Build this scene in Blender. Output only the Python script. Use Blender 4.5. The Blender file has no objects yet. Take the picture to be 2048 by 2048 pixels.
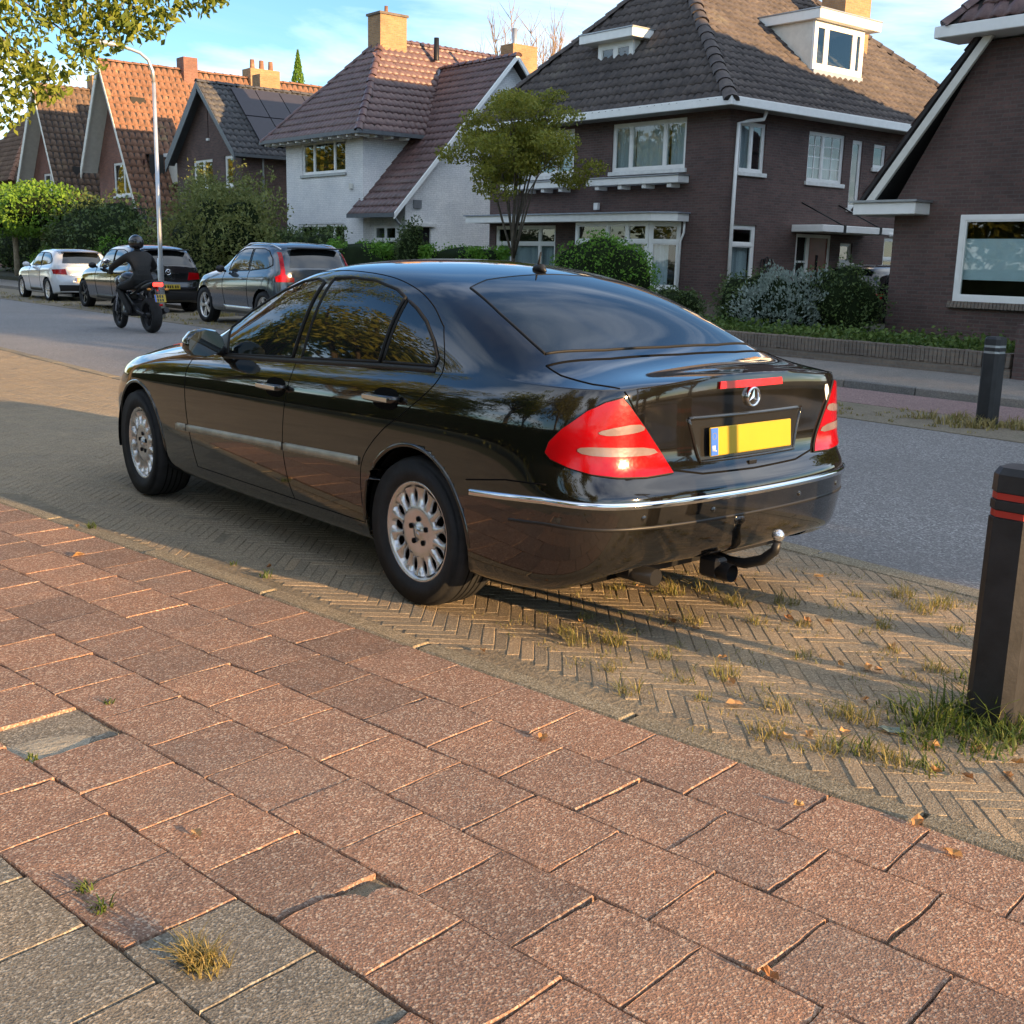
import bpy, bmesh, math, random
import numpy as np
from mathutils import Vector, Matrix
from mathutils.bvhtree import BVHTree
from mathutils.geometry import delaunay_2d_cdt

R = math.radians
sc = bpy.context.scene
col = sc.collection
rng = np.random.default_rng(7)
random.seed(7)

# ------------------------------------------------------------------ camera
cam_d = bpy.data.cameras.new('camera')
cam = bpy.data.objects.new('camera', cam_d)
col.objects.link(cam)
_y, _p, _r = R(39.6), R(12.5), R(1.4)
_F = Vector((math.sin(_y) * math.cos(_p), math.cos(_y) * math.cos(_p), -math.sin(_p)))
_r0 = Vector((math.cos(_y), -math.sin(_y), 0))
_u0 = _r0.cross(_F)
_R = _r0 * math.cos(_r) + _u0 * math.sin(_r)
_U = -_r0 * math.sin(_r) + _u0 * math.cos(_r)
_m = Matrix((_R, _U, -_F)).transposed().to_4x4()
_m.translation = Vector((0, 0, 1.49))
cam.matrix_world = _m
cam_d.sensor_width = 36.0
cam_d.lens = 2290 / 2048 * 36.0
cam_d.clip_start = 0.05
cam_d.clip_end = 3000
sc.camera = cam

# ------------------------------------------------------------------ sky, sun, exposure
SUN_AZ, SUN_EL = R(168.0), R(10.0)          # azimuth from +Y towards +X
world = bpy.data.worlds.new('World')
sc.world = world
world.use_nodes = True
nt = world.node_tree
nt.nodes.clear()
wo = nt.nodes.new('ShaderNodeOutputWorld')
bg = nt.nodes.new('ShaderNodeBackground')
bg.inputs['Strength'].default_value = 0.10
sky = nt.nodes.new('ShaderNodeTexSky')
sky.sky_type = 'NISHITA'
sky.sun_disc = False
sky.sun_elevation = SUN_EL
sky.sun_rotation = SUN_AZ
sky.air_density = 1.0
sky.dust_density = 0.0
sky.ozone_density = 3.8
tc = nt.nodes.new('ShaderNodeTexCoord')
sep = nt.nodes.new('ShaderNodeSeparateXYZ')
nt.links.new(tc.outputs['Generated'], sep.inputs[0])
zmax = nt.nodes.new('ShaderNodeMath'); zmax.operation = 'MAXIMUM'; zmax.inputs[1].default_value = 0.03
nt.links.new(sep.outputs['Z'], zmax.inputs[0])
zadd = nt.nodes.new('ShaderNodeMath'); zadd.operation = 'ADD'; zadd.inputs[1].default_value = 0.12
nt.links.new(zmax.outputs[0], zadd.inputs[0])
dx = nt.nodes.new('ShaderNodeMath'); dx.operation = 'DIVIDE'
dy = nt.nodes.new('ShaderNodeMath'); dy.operation = 'DIVIDE'
nt.links.new(sep.outputs['X'], dx.inputs[0]); nt.links.new(zadd.outputs[0], dx.inputs[1])
nt.links.new(sep.outputs['Y'], dy.inputs[0]); nt.links.new(zadd.outputs[0], dy.inputs[1])
cmb = nt.nodes.new('ShaderNodeCombineXYZ')
nt.links.new(dx.outputs[0], cmb.inputs[0]); nt.links.new(dy.outputs[0], cmb.inputs[1])
def cloud_layer(scale, rot, stretch, off, lo, hi, amount, detail, distort):
    m_ = nt.nodes.new('ShaderNodeMapping')
    m_.inputs['Rotation'].default_value = (0, 0, R(rot)); m_.inputs['Scale'].default_value = (*stretch, 1); m_.inputs['Location'].default_value = (*off, 0)
    nt.links.new(cmb.outputs[0], m_.inputs[0])
    n_ = nt.nodes.new('ShaderNodeTexNoise')
    n_.inputs['Scale'].default_value = scale; n_.inputs['Detail'].default_value = detail
    n_.inputs['Roughness'].default_value = 0.56; n_.inputs['Distortion'].default_value = distort
    nt.links.new(m_.outputs[0], n_.inputs['Vector'])
    r_ = nt.nodes.new('ShaderNodeValToRGB')
    r_.color_ramp.elements[0].position = lo; r_.color_ramp.elements[0].color = (0, 0, 0, 1)
    r_.color_ramp.elements[1].position = hi; r_.color_ramp.elements[1].color = (amount, amount, amount, 1)
    nt.links.new(n_.outputs['Fac'], r_.inputs[0])
    return r_.outputs[0], m_
def over(base, fac, colour):
    x_ = nt.nodes.new('ShaderNodeMix'); x_.data_type = 'RGBA'
    nt.links.new(fac, x_.inputs[0]); nt.links.new(base, x_.inputs[6]); x_.inputs[7].default_value = (*colour, 1)
    return x_.outputs[2]
big_c, big_map = cloud_layer(.62, 35, (.8, 1.2), (51.405, 102.243), .45, .70, .85, 9, .5)      # broken cloud, mostly out of view, shaped to brighten the ambient light
thin_c, _ = cloud_layer(1.3, 20, (.45, 1.5), (5.0, 3.0), .48, .92, .34, 8, .8)          # thin wisps
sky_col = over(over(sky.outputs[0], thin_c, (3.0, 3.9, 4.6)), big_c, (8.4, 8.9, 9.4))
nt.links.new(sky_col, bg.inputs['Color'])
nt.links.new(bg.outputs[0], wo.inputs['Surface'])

sun_d = bpy.data.lights.new('sun', 'SUN')
sun = bpy.data.objects.new('sun', sun_d)
col.objects.link(sun)
sun_d.energy = 4.5
sun_d.angle = R(0.55)
sun_d.color = (1.0, 0.64, 0.31)
_sd = Vector((math.sin(SUN_AZ) * math.cos(SUN_EL), math.cos(SUN_AZ) * math.cos(SUN_EL), math.sin(SUN_EL)))
sun.rotation_euler = (-_sd).to_track_quat('-Z', 'Y').to_euler()
sun.location = (8, -30, 12)

sc.view_settings.view_transform = 'Standard'
sc.view_settings.look = 'None'
sc.view_settings.exposure = 1.5
sc.view_settings.gamma = 1.0
sc.cycles.max_bounces = 4
sc.cycles.diffuse_bounces = 2
sc.cycles.glossy_bounces = 3
sc.cycles.transmission_bounces = 2
sc.cycles.transparent_max_bounces = 8
sc.cycles.use_denoising = True
sc.cycles.use_adaptive_sampling = True
sc.cycles.adaptive_threshold = 0.02

# ------------------------------------------------------------------ helpers: objects
def tag(o, label=None, cat=None, group=None, kind=None):
    if label: o['label'] = label
    if cat: o['category'] = cat
    if group: o['group'] = group
    if kind: o['kind'] = kind
    return o

def thing(name, label, cat, loc=(0, 0, 0), rz=0.0, group=None):
    o = bpy.data.objects.new(name, None)
    o.empty_display_size = 0.2
    col.objects.link(o)
    o.location = loc
    o.rotation_euler = (0, 0, rz)
    return tag(o, label, cat, group)

WORLD_PARENTS = set()
def base_thing(name, label, cat, loc, group=None):
    """a thing whose parts are given in world coordinates"""
    o = thing(name, label, cat, loc, 0, group)
    WORLD_PARENTS.add(o.name)
    return o

def link(name, me, mat=None, parent=None, loc=None, rot=None):
    o = bpy.data.objects.new(name, me)
    col.objects.link(o)
    if mat is not None and not me.materials:
        me.materials.append(mat)
    if parent is not None:
        o.parent = parent
        if parent.name in WORLD_PARENTS: o.matrix_parent_inverse = Matrix.Translation(-Vector(parent.location))
    if loc is not None: o.location = loc
    if rot is not None: o.rotation_euler = rot
    return o

def copy_tree(o, parent=None):
    c = o.copy()
    col.objects.link(c)
    c.parent = parent
    for ch in list(o.children):
        copy_tree(ch, c)
    return c

class MB:
    """collects geometry for ONE mesh"""
    def __init__(s): s.v, s.f, s.sm = [], [], []
    def add(s, vs, fs, smooth=False):
        b = len(s.v)
        s.v += [tuple(map(float, p)) for p in vs]
        s.f += [tuple(i + b for i in f) for f in fs]
        s.sm += [smooth] * len(fs)
        return s
    def box(s, c, d, rz=0.0, bev=0.0):
        cx, cy, cz = c; hx, hy, hz = d[0] / 2, d[1] / 2, d[2] / 2
        if bev <= 0:
            p = [(-hx, -hy, -hz), (hx, -hy, -hz), (hx, hy, -hz), (-hx, hy, -hz), (-hx, -hy, hz), (hx, -hy, hz), (hx, hy, hz), (-hx, hy, hz)]
            f = [(0, 3, 2, 1), (4, 5, 6, 7), (0, 1, 5, 4), (1, 2, 6, 5), (2, 3, 7, 6), (3, 0, 4, 7)]
        else:
            b = min(bev, hx * .9, hy * .9, hz * .9)
            p = []
            for z, e in ((-hz, b), (-hz + b, 0), (hz - b, 0), (hz, b)):
                ex, ey = hx - e, hy - e
                q = b if e == 0 else b * .4
                p += [(-ex + q, -ey, z), (ex - q, -ey, z), (ex, -ey + q, z), (ex, ey - q, z), (ex - q, ey, z), (-ex + q, ey, z), (-ex, ey - q, z), (-ex, -ey + q, z)]
            f = [tuple(range(7, -1, -1)), tuple(range(24, 32))]
            for r_ in range(3):
                for k in range(8):
                    a = r_ * 8 + k; b2 = r_ * 8 + (k + 1) % 8
                    f.append((a, b2, b2 + 8, a + 8))
        ca, sa = math.cos(rz), math.sin(rz)
        return s.add([(cx + x * ca - y * sa, cy + x * sa + y * ca, cz + z) for x, y, z in p], f)
    def span(s, a, b, bev=0.0):
        return s.box([(a[i] + b[i]) / 2 for i in range(3)], [abs(b[i] - a[i]) for i in range(3)], 0, bev)
    def prism(s, poly, axis, a, b):
        """polygon (2-D) extruded along axis from a to b; poly coords are the two other axes in order"""
        n = len(poly)
        def P(q, t):
            l = list(q); l.insert(axis, t); return tuple(l)
        vs = [P(q, a) for q in poly] + [P(q, b) for q in poly]
        fs = [tuple(range(n))[::-1], tuple(range(n, 2 * n))] + [(i, (i + 1) % n, n + (i + 1) % n, n + i) for i in range(n)]
        return s.add(vs, fs)
    def tube(s, pts, rad, seg=8, cap=True, smooth=True):
        pts = [Vector(p) for p in pts]
        n = len(pts)
        rs = rad if hasattr(rad, '__len__') else [rad] * n
        vs, fs = [], []
        up = None
        for i, p in enumerate(pts):
            t = (pts[min(i + 1, n - 1)] - pts[max(i - 1, 0)])
            if t.length < 1e-9: t = Vector((0, 0, 1))
            t.normalize()
            if up is None:
                up = Vector((0, 0, 1)) if abs(t.z) < .9 else Vector((1, 0, 0))
            a = t.cross(up)
            if a.length < 1e-6: a = t.orthogonal()
            a.normalize(); b = a.cross(t).normalized(); up = b
            for k in range(seg):
                th = 2 * math.pi * k / seg
                vs.append(p + (a * math.cos(th) + b * math.sin(th)) * rs[i])
        for i in range(n - 1):
            for k in range(seg):
                k2 = (k + 1) % seg
                fs.append((i * seg + k, i * seg + k2, (i + 1) * seg + k2, (i + 1) * seg + k))
        s.add(vs, fs, smooth)
        if cap:
            b = len(s.v) - n * seg
            s.f.append(tuple(b + k for k in range(seg))[::-1]); s.sm.append(False)
            s.f.append(tuple(b + (n - 1) * seg + k for k in range(seg))); s.sm.append(False)
        return s
    def lathe(s, prof, axis='z', c=(0, 0, 0), seg=24, smooth=True):
        """profile of (radius, height) turned about an axis through c"""
        vs, fs = [], []
        n = len(prof)
        for r_, h in prof:
            for k in range(seg):
                th = 2 * math.pi * k / seg
                x, y = r_ * math.cos(th), r_ * math.sin(th)
                q = (x, y, h) if axis == 'z' else ((h, x, y) if axis == 'x' else (y, h, x))
                vs.append((c[0] + q[0], c[1] + q[1], c[2] + q[2]))
        for i in range(n - 1):
            for k in range(seg):
                k2 = (k + 1) % seg
                fs.append((i * seg + k, i * seg + k2, (i + 1) * seg + k2, (i + 1) * seg + k))
        return s.add(vs, fs, smooth)
    def ball(s, c, r, seg=16, rings=10, sq=(1, 1, 1)):
        vs, fs = [], []
        for i in range(rings + 1):
            ph = math.pi * i / rings
            for k in range(seg):
                th = 2 * math.pi * k / seg
                vs.append((c[0] + sq[0] * r * math.sin(ph) * math.cos(th), c[1] + sq[1] * r * math.sin(ph) * math.sin(th), c[2] + sq[2] * r * math.cos(ph)))
        for i in range(rings):
            for k in range(seg):
                k2 = (k + 1) % seg
                fs.append((i * seg + k, (i + 1) * seg + k, (i + 1) * seg + k2, i * seg + k2))
        return s.add(vs, fs, True)
    def mesh(s, name='mesh'):
        me = bpy.data.meshes.new(name)
        me.from_pydata(s.v, [], s.f)
        me.polygons.foreach_set('use_smooth', s.sm)
        me.update()
        return me
    def build(s, name, mat, parent=None, loc=None, rot=None, fix=True):
        me = s.mesh(name)
        if fix:
            bm = bmesh.new(); bm.from_mesh(me)
            bmesh.ops.recalc_face_normals(bm, faces=bm.faces)
            bm.to_mesh(me); bm.free()
        return link(name, me, mat, parent, loc, rot)

def np_mesh(name, V, F, smooth=False):
    """fast mesh from numpy verts (n,3) and equal-size faces (m,k)"""
    V = np.asarray(V, np.float32); F = np.asarray(F, np.int32)
    me = bpy.data.meshes.new(name)
    me.vertices.add(len(V)); me.vertices.foreach_set('co', V.ravel())
    k = F.shape[1]
    me.loops.add(F.size); me.loops.foreach_set('vertex_index', F.ravel())
    me.polygons.add(len(F))
    me.polygons.foreach_set('loop_start', np.arange(0, F.size, k, dtype=np.int32))
    me.polygons.foreach_set('loop_total', np.full(len(F), k, np.int32))
    me.polygons.foreach_set('use_smooth', np.full(len(F), smooth))
    me.update(calc_edges=True)
    return me

# ------------------------------------------------------------------ helpers: materials
MAT = {}
def nodes(name):
    m = bpy.data.materials.new(name); m.use_nodes = True
    t = m.node_tree
    b = t.nodes['Principled BSDF']
    MAT[name] = m
    return m, t, b

def N(t, kind, **kw):
    n = t.nodes.new(kind)
    for k, v in kw.items():
        if k.startswith('i_'):
            n.inputs[k[2:].replace('_', ' ')].default_value = v
        else:
            setattr(n, k, v)
    return n

def ramp(t, fac, stops):
    r_ = t.nodes.new('ShaderNodeValToRGB')
    e = r_.color_ramp.elements
    while len(e) < len(stops): e.new(0.5)
    for k, (p, c) in enumerate(stops):
        e[k].position = p; e[k].color = (*c, 1) if len(c) == 3 else c
    t.links.new(fac, r_.inputs[0])
    return r_.outputs[0]

def coords(t, scale=None, obj=True):
    tcn = t.nodes.new('ShaderNodeTexCoord')
    o = tcn.outputs['Object' if obj else 'Generated']
    if scale is not None:
        m_ = t.nodes.new('ShaderNodeMapping')
        m_.inputs['Scale'].default_value = scale if hasattr(scale, '__len__') else (scale,) * 3
        t.links.new(o, m_.inputs[0]); o = m_.outputs[0]
    return o

def wcoords(t, scale=None):
    """world position"""
    g = t.nodes.new('ShaderNodeNewGeometry'); o = g.outputs['Position']
    if scale is not None:
        m_ = t.nodes.new('ShaderNodeMapping')
        m_.inputs['Scale'].default_value = scale if hasattr(scale, '__len__') else (scale,) * 3
        t.links.new(o, m_.inputs[0]); o = m_.outputs[0]
    return o

def noise(t, vec, scale, detail=4, rough=.55):
    n = N(t, 'ShaderNodeTexNoise')
    n.inputs['Scale'].default_value = scale; n.inputs['Detail'].default_value = detail; n.inputs['Roughness'].default_value = rough
    t.links.new(vec, n.inputs['Vector'])
    return n.outputs['Fac']

def mixc(t, fac, a, b, mode='MIX'):
    m_ = t.nodes.new('ShaderNodeMix'); m_.data_type = 'RGBA'; m_.blend_type = mode
    for sock, v in ((0, fac), (6, a), (7, b)):
        if isinstance(v, bpy.types.NodeSocket): t.links.new(v, m_.inputs[sock])
        elif sock == 0: m_.inputs[0].default_value = v
        else: m_.inputs[sock].default_value = (*v, 1) if len(v) == 3 else v
    return m_.outputs[2]

def mathn(t, op, a, b=0.0):
    m_ = t.nodes.new('ShaderNodeMath'); m_.operation = op
    for k, v in ((0, a), (1, b)):
        if isinstance(v, bpy.types.NodeSocket): t.links.new(v, m_.inputs[k])
        else: m_.inputs[k].default_value = v
    return m_.outputs[0]

def bump(t, b, h, strength=.3, dist=.01):
    n = N(t, 'ShaderNodeBump'); n.inputs['Strength'].default_value = strength; n.inputs['Distance'].default_value = dist
    t.links.new(h, n.inputs['Height']); t.links.new(n.outputs[0], b.inputs['Normal'])

def plain(name, c, rough=.5, metal=0.0, spec=.5, vary=.12, scale=6.0, coat=0.0, bmp=0.0, bscale=60.0):
    m, t, b = nodes(name)
    v = wcoords(t)
    n1 = noise(t, v, scale, 5)
    lo = tuple(x * (1 - vary) for x in c); hi = tuple(min(1, x * (1 + vary)) for x in c)
    t.links.new(ramp(t, n1, [(.3, lo), (.7, hi)]), b.inputs['Base Color'])
    b.inputs['Roughness'].default_value = rough; b.inputs['Metallic'].default_value = metal
    b.inputs['Specular IOR Level'].default_value = spec; b.inputs['Coat Weight'].default_value = coat
    if bmp: bump(t, b, noise(t, v, bscale, 3), bmp, .004)
    return m
# ================================================================== vehicles
def bspl(P, n):
    """uniform cubic B-spline through phantom-ended control rows P (k,3...) sampled n+1 times"""
    P = np.asarray(P, float)
    P = np.concatenate([[2 * P[0] - P[1]], P, [2 * P[-1] - P[-2]]])
    k = len(P) - 3
    u = np.linspace(0, k, n + 1); i = np.minimum(u.astype(int), k - 1); f = (u - i)
    sh = (-1,) + (1,) * (P.ndim - 1)
    f = f.reshape(sh)
    return ((1 - f) ** 3 * P[i] + (3 * f ** 3 - 6 * f ** 2 + 4) * P[i + 1] + (-3 * f ** 3 + 3 * f ** 2 + 3 * f + 1) * P[i + 2] + f ** 3 * P[i + 3]) / 6

def car_shell(outline, nF, nR, levels, beltz, ribs, arches, nu=200, nv=56, nt=44, crown=0.0):
    """half body: outline = plan points (w,y) front centre -> rear centre; stations < nF are front, >= len-nR rear.
    levels: (inset_front, inset_side, inset_rear, z_front, z_side, z_rear); beltz per station; ribs {station:[(w,z,dy)..]}
    returns (verts, faces) of the whole body, mirrored"""
    O = np.array(outline, float); n = len(O)
    T = np.gradient(O, axis=0); T /= np.linalg.norm(T, axis=1)[:, None]
    T[0] = (1, 0); T[-1] = (-1, 0)
    nin = np.stack([T[:, 1], -T[:, 0]], 1)         # inward
    ctr = np.array([0.0, O[:, 1].mean()])
    for i in range(n):
        if nin[i] @ (ctr - O[i]) < 0 and abs(O[i, 0]) > 1e-6: nin[i] *= -1
    nin[0] = (0, -1); nin[-1] = (0, 1)
    fr = np.array([1 if i < nF - 1 else (.6 if i == nF - 1 else 0) for i in range(n)], float)
    rr = np.array([1 if i > n - nR else (.75 if i == n - nR else (.2 if i == n - nR - 1 else 0)) for i in range(n)], float)
    zref = levels[-1][4]
    rows = []
    for lk, (f_, s_, r_, zf, zs, zr) in enumerate(levels):
        ins = fr * f_ + rr * r_ + (1 - fr - rr) * s_
        zz = np.where(zs > .6, .6 + (zs - .6) * (np.array(beltz) - .6) / (zref - .6), zs)
        z = fr * zf + rr * zr + (1 - fr - rr) * zz
        z = z + rr * crown * {len(levels) - 1: 1.0, len(levels) - 2: .8, len(levels) - 3: .4}.get(lk, 0.0) * np.clip(1 - (O[:, 0] / .62) ** 2, 0, 1)
        p = O + nin * ins[:, None]
        p[0, 0] = 0; p[-1, 0] = 0
        rows.append(np.column_stack([np.maximum(p[:, 0], 0), p[:, 1], z]))
    G = np.array(rows)                              # level, station, 3
    # mirror stations for smooth centre
    def along(A):
        A = np.asarray(A)
        a = A[1:2].copy(); a[..., 0] *= -1; b = A[-2:-1].copy(); b[..., 0] *= -1
        full = np.concatenate([a, A, b]); k = len(A) - 1
        P = full; u = np.linspace(0, k, nu + 1); i = np.minimum(u.astype(int), k - 1); f = (u - i).reshape((-1,) + (1,) * (A.ndim - 1))
        return ((1 - f) ** 3 * P[i] + (3 * f ** 3 - 6 * f ** 2 + 4) * P[i + 1] + (-3 * f ** 3 + 3 * f ** 2 + 3 * f + 1) * P[i + 2] + f ** 3 * P[i + 3]) / 6
    S = along(G.transpose(1, 0, 2))                 # nu+1, level, 3
    S = bspl(S.transpose(1, 0, 2), nv)              # nv+1, nu+1, 3
    # top ribs
    keys = sorted(ribs)
    belt = S[-1]
    us = np.linspace(0, n - 1, nu + 1)
    rp = []
    for k in keys:
        b = belt[np.argmin(abs(us - k))]
        rp.append([b] + [(w, b[1] + d, z) for (w, z, d) in ribs[k]])
    rp = np.array(rp)
    i0 = int(np.argmin(abs(us - keys[0]))); i1 = int(np.argmin(abs(us - keys[-1])))
    ntu = i1 - i0
    # spline over ribs parametrised by station number
    Pp = np.concatenate([[2 * rp[0] - rp[1]], rp, [2 * rp[-1] - rp[-2]]]); k = len(rp) - 1
    kk = np.array(keys, float)
    uu = np.interp(us[i0:i1 + 1], kk, np.arange(len(kk)))
    i = np.minimum(uu.astype(int), k - 1); f = (uu - i).reshape(-1, 1, 1)
    Tt = ((1 - f) ** 3 * Pp[i] + (3 * f ** 3 - 6 * f ** 2 + 4) * Pp[i + 1] + (-3 * f ** 3 + 3 * f ** 2 + 3 * f + 1) * Pp[i + 2] + f ** 3 * Pp[i + 3]) / 6
    Tt[:, 0] = belt[i0:i1 + 1]
    # across: mirrored at the centre
    A = Tt.transpose(1, 0, 2)
    last = A[-2:-1].copy(); last[..., 0] *= -1
    Pq = np.concatenate([[2 * A[0] - A[1]], A, last]); k = len(A) - 1
    u = np.linspace(0, k, nt + 1); i = np.minimum(u.astype(int), k - 1); f = (u - i).reshape(-1, 1, 1)
    Top = ((1 - f) ** 3 * Pq[i] + (3 * f ** 3 - 6 * f ** 2 + 4) * Pq[i + 1] + (-3 * f ** 3 + 3 * f ** 2 + 3 * f + 1) * Pq[i + 2] + f ** 3 * Pq[i + 3]) / 6
    V, F = [], []
    def grid(g, keep=None):
        b = sum(len(x) for x in V)
        a, c = g.shape[:2]
        V.append(g.reshape(-1, 3))
        ii, jj = np.meshgrid(np.arange(a - 1), np.arange(c - 1), indexing='ij')
        q = np.stack([ii * c + jj, ii * c + jj + 1, (ii + 1) * c + jj + 1, (ii + 1) * c + jj], -1).reshape(-1, 4)
        if keep is not None: q = q[keep(g.reshape(-1, 3), q)]
        F.append(q + b)
    Sg = S.copy()
    for (ya, za, ra) in arches:                     # snap to the wheel-arch circle
        P = Sg.reshape(-1, 3)
        m = P[:, 0] > .55
        d = np.hypot(P[:, 1] - ya, P[:, 2] - za)
        near = m & (d > ra - .016) & (d < ra + .012)
        s = ra / np.maximum(d, 1e-6)
        P[near, 1] = ya + (P[near, 1] - ya) * s[near]; P[near, 2] = za + (P[near, 2] - za) * s[near]
        Sg = P.reshape(Sg.shape)
    def keep(P, q):
        k = np.ones(len(q), bool)
        for (ya, za, ra) in arches:
            d = np.hypot(P[:, 1] - ya, P[:, 2] - za)
            ins = (d < ra - .002) & (P[:, 0] > .5)
            k &= ~(ins[q].any(1))
        return k
    grid(Sg, keep); grid(Top)
    for A_, B_ in ((belt[i1:], Top[:, -1]), (belt[:i0 + 1][::-1], Top[:, 0])):   # close deck and bonnet edges
        fa = np.linspace(0, 1, len(A_)); cb = np.r_[0, np.cumsum(np.linalg.norm(np.diff(B_, axis=0), axis=1))]; cb /= cb[-1]
        ca = np.r_[0, np.cumsum(np.linalg.norm(np.diff(A_, axis=0), axis=1))]; ca /= ca[-1]
        Br = np.column_stack([np.interp(ca, cb, B_[:, k_]) for k_ in range(3)])
        grid(np.stack([A_, Br]))
    V = np.concatenate(V); F = np.concatenate(F)
    nb = len(V)
    Vm = V * np.array([-1, 1, 1])
    V2 = np.concatenate([V, Vm]); F2 = np.concatenate([F[:, ::-1], F + nb])
    return V2, F2

def shell_object(name, V, F, mat, parent):
    me = np_mesh(name, V, F, True)
    bm = bmesh.new(); bm.from_mesh(me)
    bmesh.ops.remove_doubles(bm, verts=bm.verts, dist=.0012)
    bmesh.ops.recalc_face_normals(bm, faces=bm.faces)
    bm.faces.ensure_lookup_table()
    big = max(bm.faces, key=lambda f: f.calc_center_median().z)
    if big.normal.z < 0:
        for f in bm.faces: f.normal_flip()
    loose = [v for v in bm.verts if not v.link_faces]
    bmesh.ops.delete(bm, geom=loose, context='VERTS')
    bvh = BVHTree.FromBMesh(bm)
    bm.to_mesh(me); bm.free()
    me.polygons.foreach_set('use_smooth', [True] * len(me.polygons))
    return link(name, me, mat, parent), bvh

def caster(bvh, mode):
    """returns f(a,b,off) -> point on shell; mode left/right: (y,z); top: (x,y); rear: (x,z)"""
    def f(a, b, off=0.0, d=None):
        if mode == 'left': o, dr = Vector((-3, a, b)), Vector((1, 0, 0))
        elif mode == 'right': o, dr = Vector((3, a, b)), Vector((-1, 0, 0))
        elif mode == 'top': o, dr = Vector((a, b, 4)), Vector((0, 0, -1))
        elif mode == 'rear': o, dr = Vector((a, -4, b)), Vector((0, 1, 0))
        elif mode == 'diagL':
            dr = Vector((.66, .75, 0)); o = Vector((.75, -.66, 0)) * a - dr * 4 + Vector((0, 0, b))
        elif mode == 'diagR':
            dr = Vector((-.66, .75, 0)); o = Vector((-.75, -.66, 0)) * a - dr * 4 + Vector((0, 0, b))
        h = bvh.ray_cast(o, dr)
        if h[0] is None:
            h = bvh.find_nearest(o + dr * (3.2 if mode != 'top' else 2.9))
            if h[0] is None: return o
        n = h[1]
        if n.dot(dr) > 0: n = -n
        return h[0] + n * off
    return f

def resample(poly, step, closed=True):
    P = [np.array(p, float) for p in poly]
    out = []
    n = len(P)
    for i in range(n if closed else n - 1):
        a, b = P[i], P[(i + 1) % n]
        k = max(1, int(math.ceil(np.linalg.norm(b - a) / step)))
        out += [tuple(a + (b - a) * j / k) for j in range(k)]
    if not closed: out.append(tuple(P[-1]))
    return out

def smooth_poly(poly, it=2, keep=()):
    """Chaikin corner cutting of a closed polygon"""
    P = [np.array(p, float) for p in poly]
    for _ in range(it):
        Q = []
        for i in range(len(P)):
            a, b = P[i], P[(i + 1) % len(P)]
            Q += [a * .75 + b * .25, a * .25 + b * .75]
        P = Q
    return [tuple(p) for p in P]

def panel(cast, poly, off, step=.03, thick=0.0):
    """a panel that follows the shell inside polygon poly"""
    B = resample(poly, step)
    lo = np.min(B, 0); hi = np.max(B, 0)
    pts = [Vector(p) for p in B]; nb = len(pts)
    from_edges = [(i, (i + 1) % nb) for i in range(nb)]
    xs = np.arange(lo[0] + step, hi[0], step); ys = np.arange(lo[1] + step, hi[1], step)
    Bn = np.array(B)
    for x in xs:
        for y in ys:
            a, b = Bn, np.roll(Bn, -1, 0)
            cr = ((a[:, 1] > y) != (b[:, 1] > y)) & (x < (b[:, 0] - a[:, 0]) * (y - a[:, 1]) / (b[:, 1] - a[:, 1] + 1e-12) + a[:, 0])
            if cr.sum() % 2 and np.min(np.hypot(Bn[:, 0] - x, Bn[:, 1] - y)) > step * .55: pts.append(Vector((x, y)))
    r_ = delaunay_2d_cdt(pts, from_edges, [], 1, 1e-5)
    vs = [cast(p[0], p[1], off) for p in r_[0]]
    mb = MB(); mb.add(vs, [tuple(f) for f in r_[2]], True)
    if thick:
        n = len(vs); ring = [cast(p[0], p[1], off - thick) for p in B]
        top = [cast(p[0], p[1], off) for p in B]
        m = len(B); mb.add(top + ring, [(i, (i + 1) % m, m + (i + 1) % m, m + i) for i in range(m)], False)
    return mb

def stripe(cast, line, rad, off=0.0, step=.03, closed=False, seg=6):
    L = resample(line, step, closed)
    pts = [cast(a, b, off) for a, b in L]
    if closed: pts.append(pts[0])
    return MB().tube(pts, rad, seg)

def band(cast, line, half, off, step=.03, thick=.012):
    """flat moulding strip following a line on the shell, half height 'half' in the 2nd coordinate"""
    L = resample(line, step, False)
    rows = []
    for a, b in L:
        rows.append([cast(a, b + half, off - thick), cast(a, b + half * .8, off), cast(a, b - half * .8, off), cast(a, b - half, off - thick)])
    vs = [p for r_ in rows for p in r_]; fs = []
    for i in range(len(rows) - 1):
        for k in range(3): fs.append((i * 4 + k, i * 4 + k + 1, (i + 1) * 4 + k + 1, (i + 1) * 4 + k))
    n = len(rows) * 4
    fs += [(0, 1, 2, 3), (n - 1, n - 2, n - 3, n - 4)]
    return MB().add(vs, fs, True)

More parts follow.
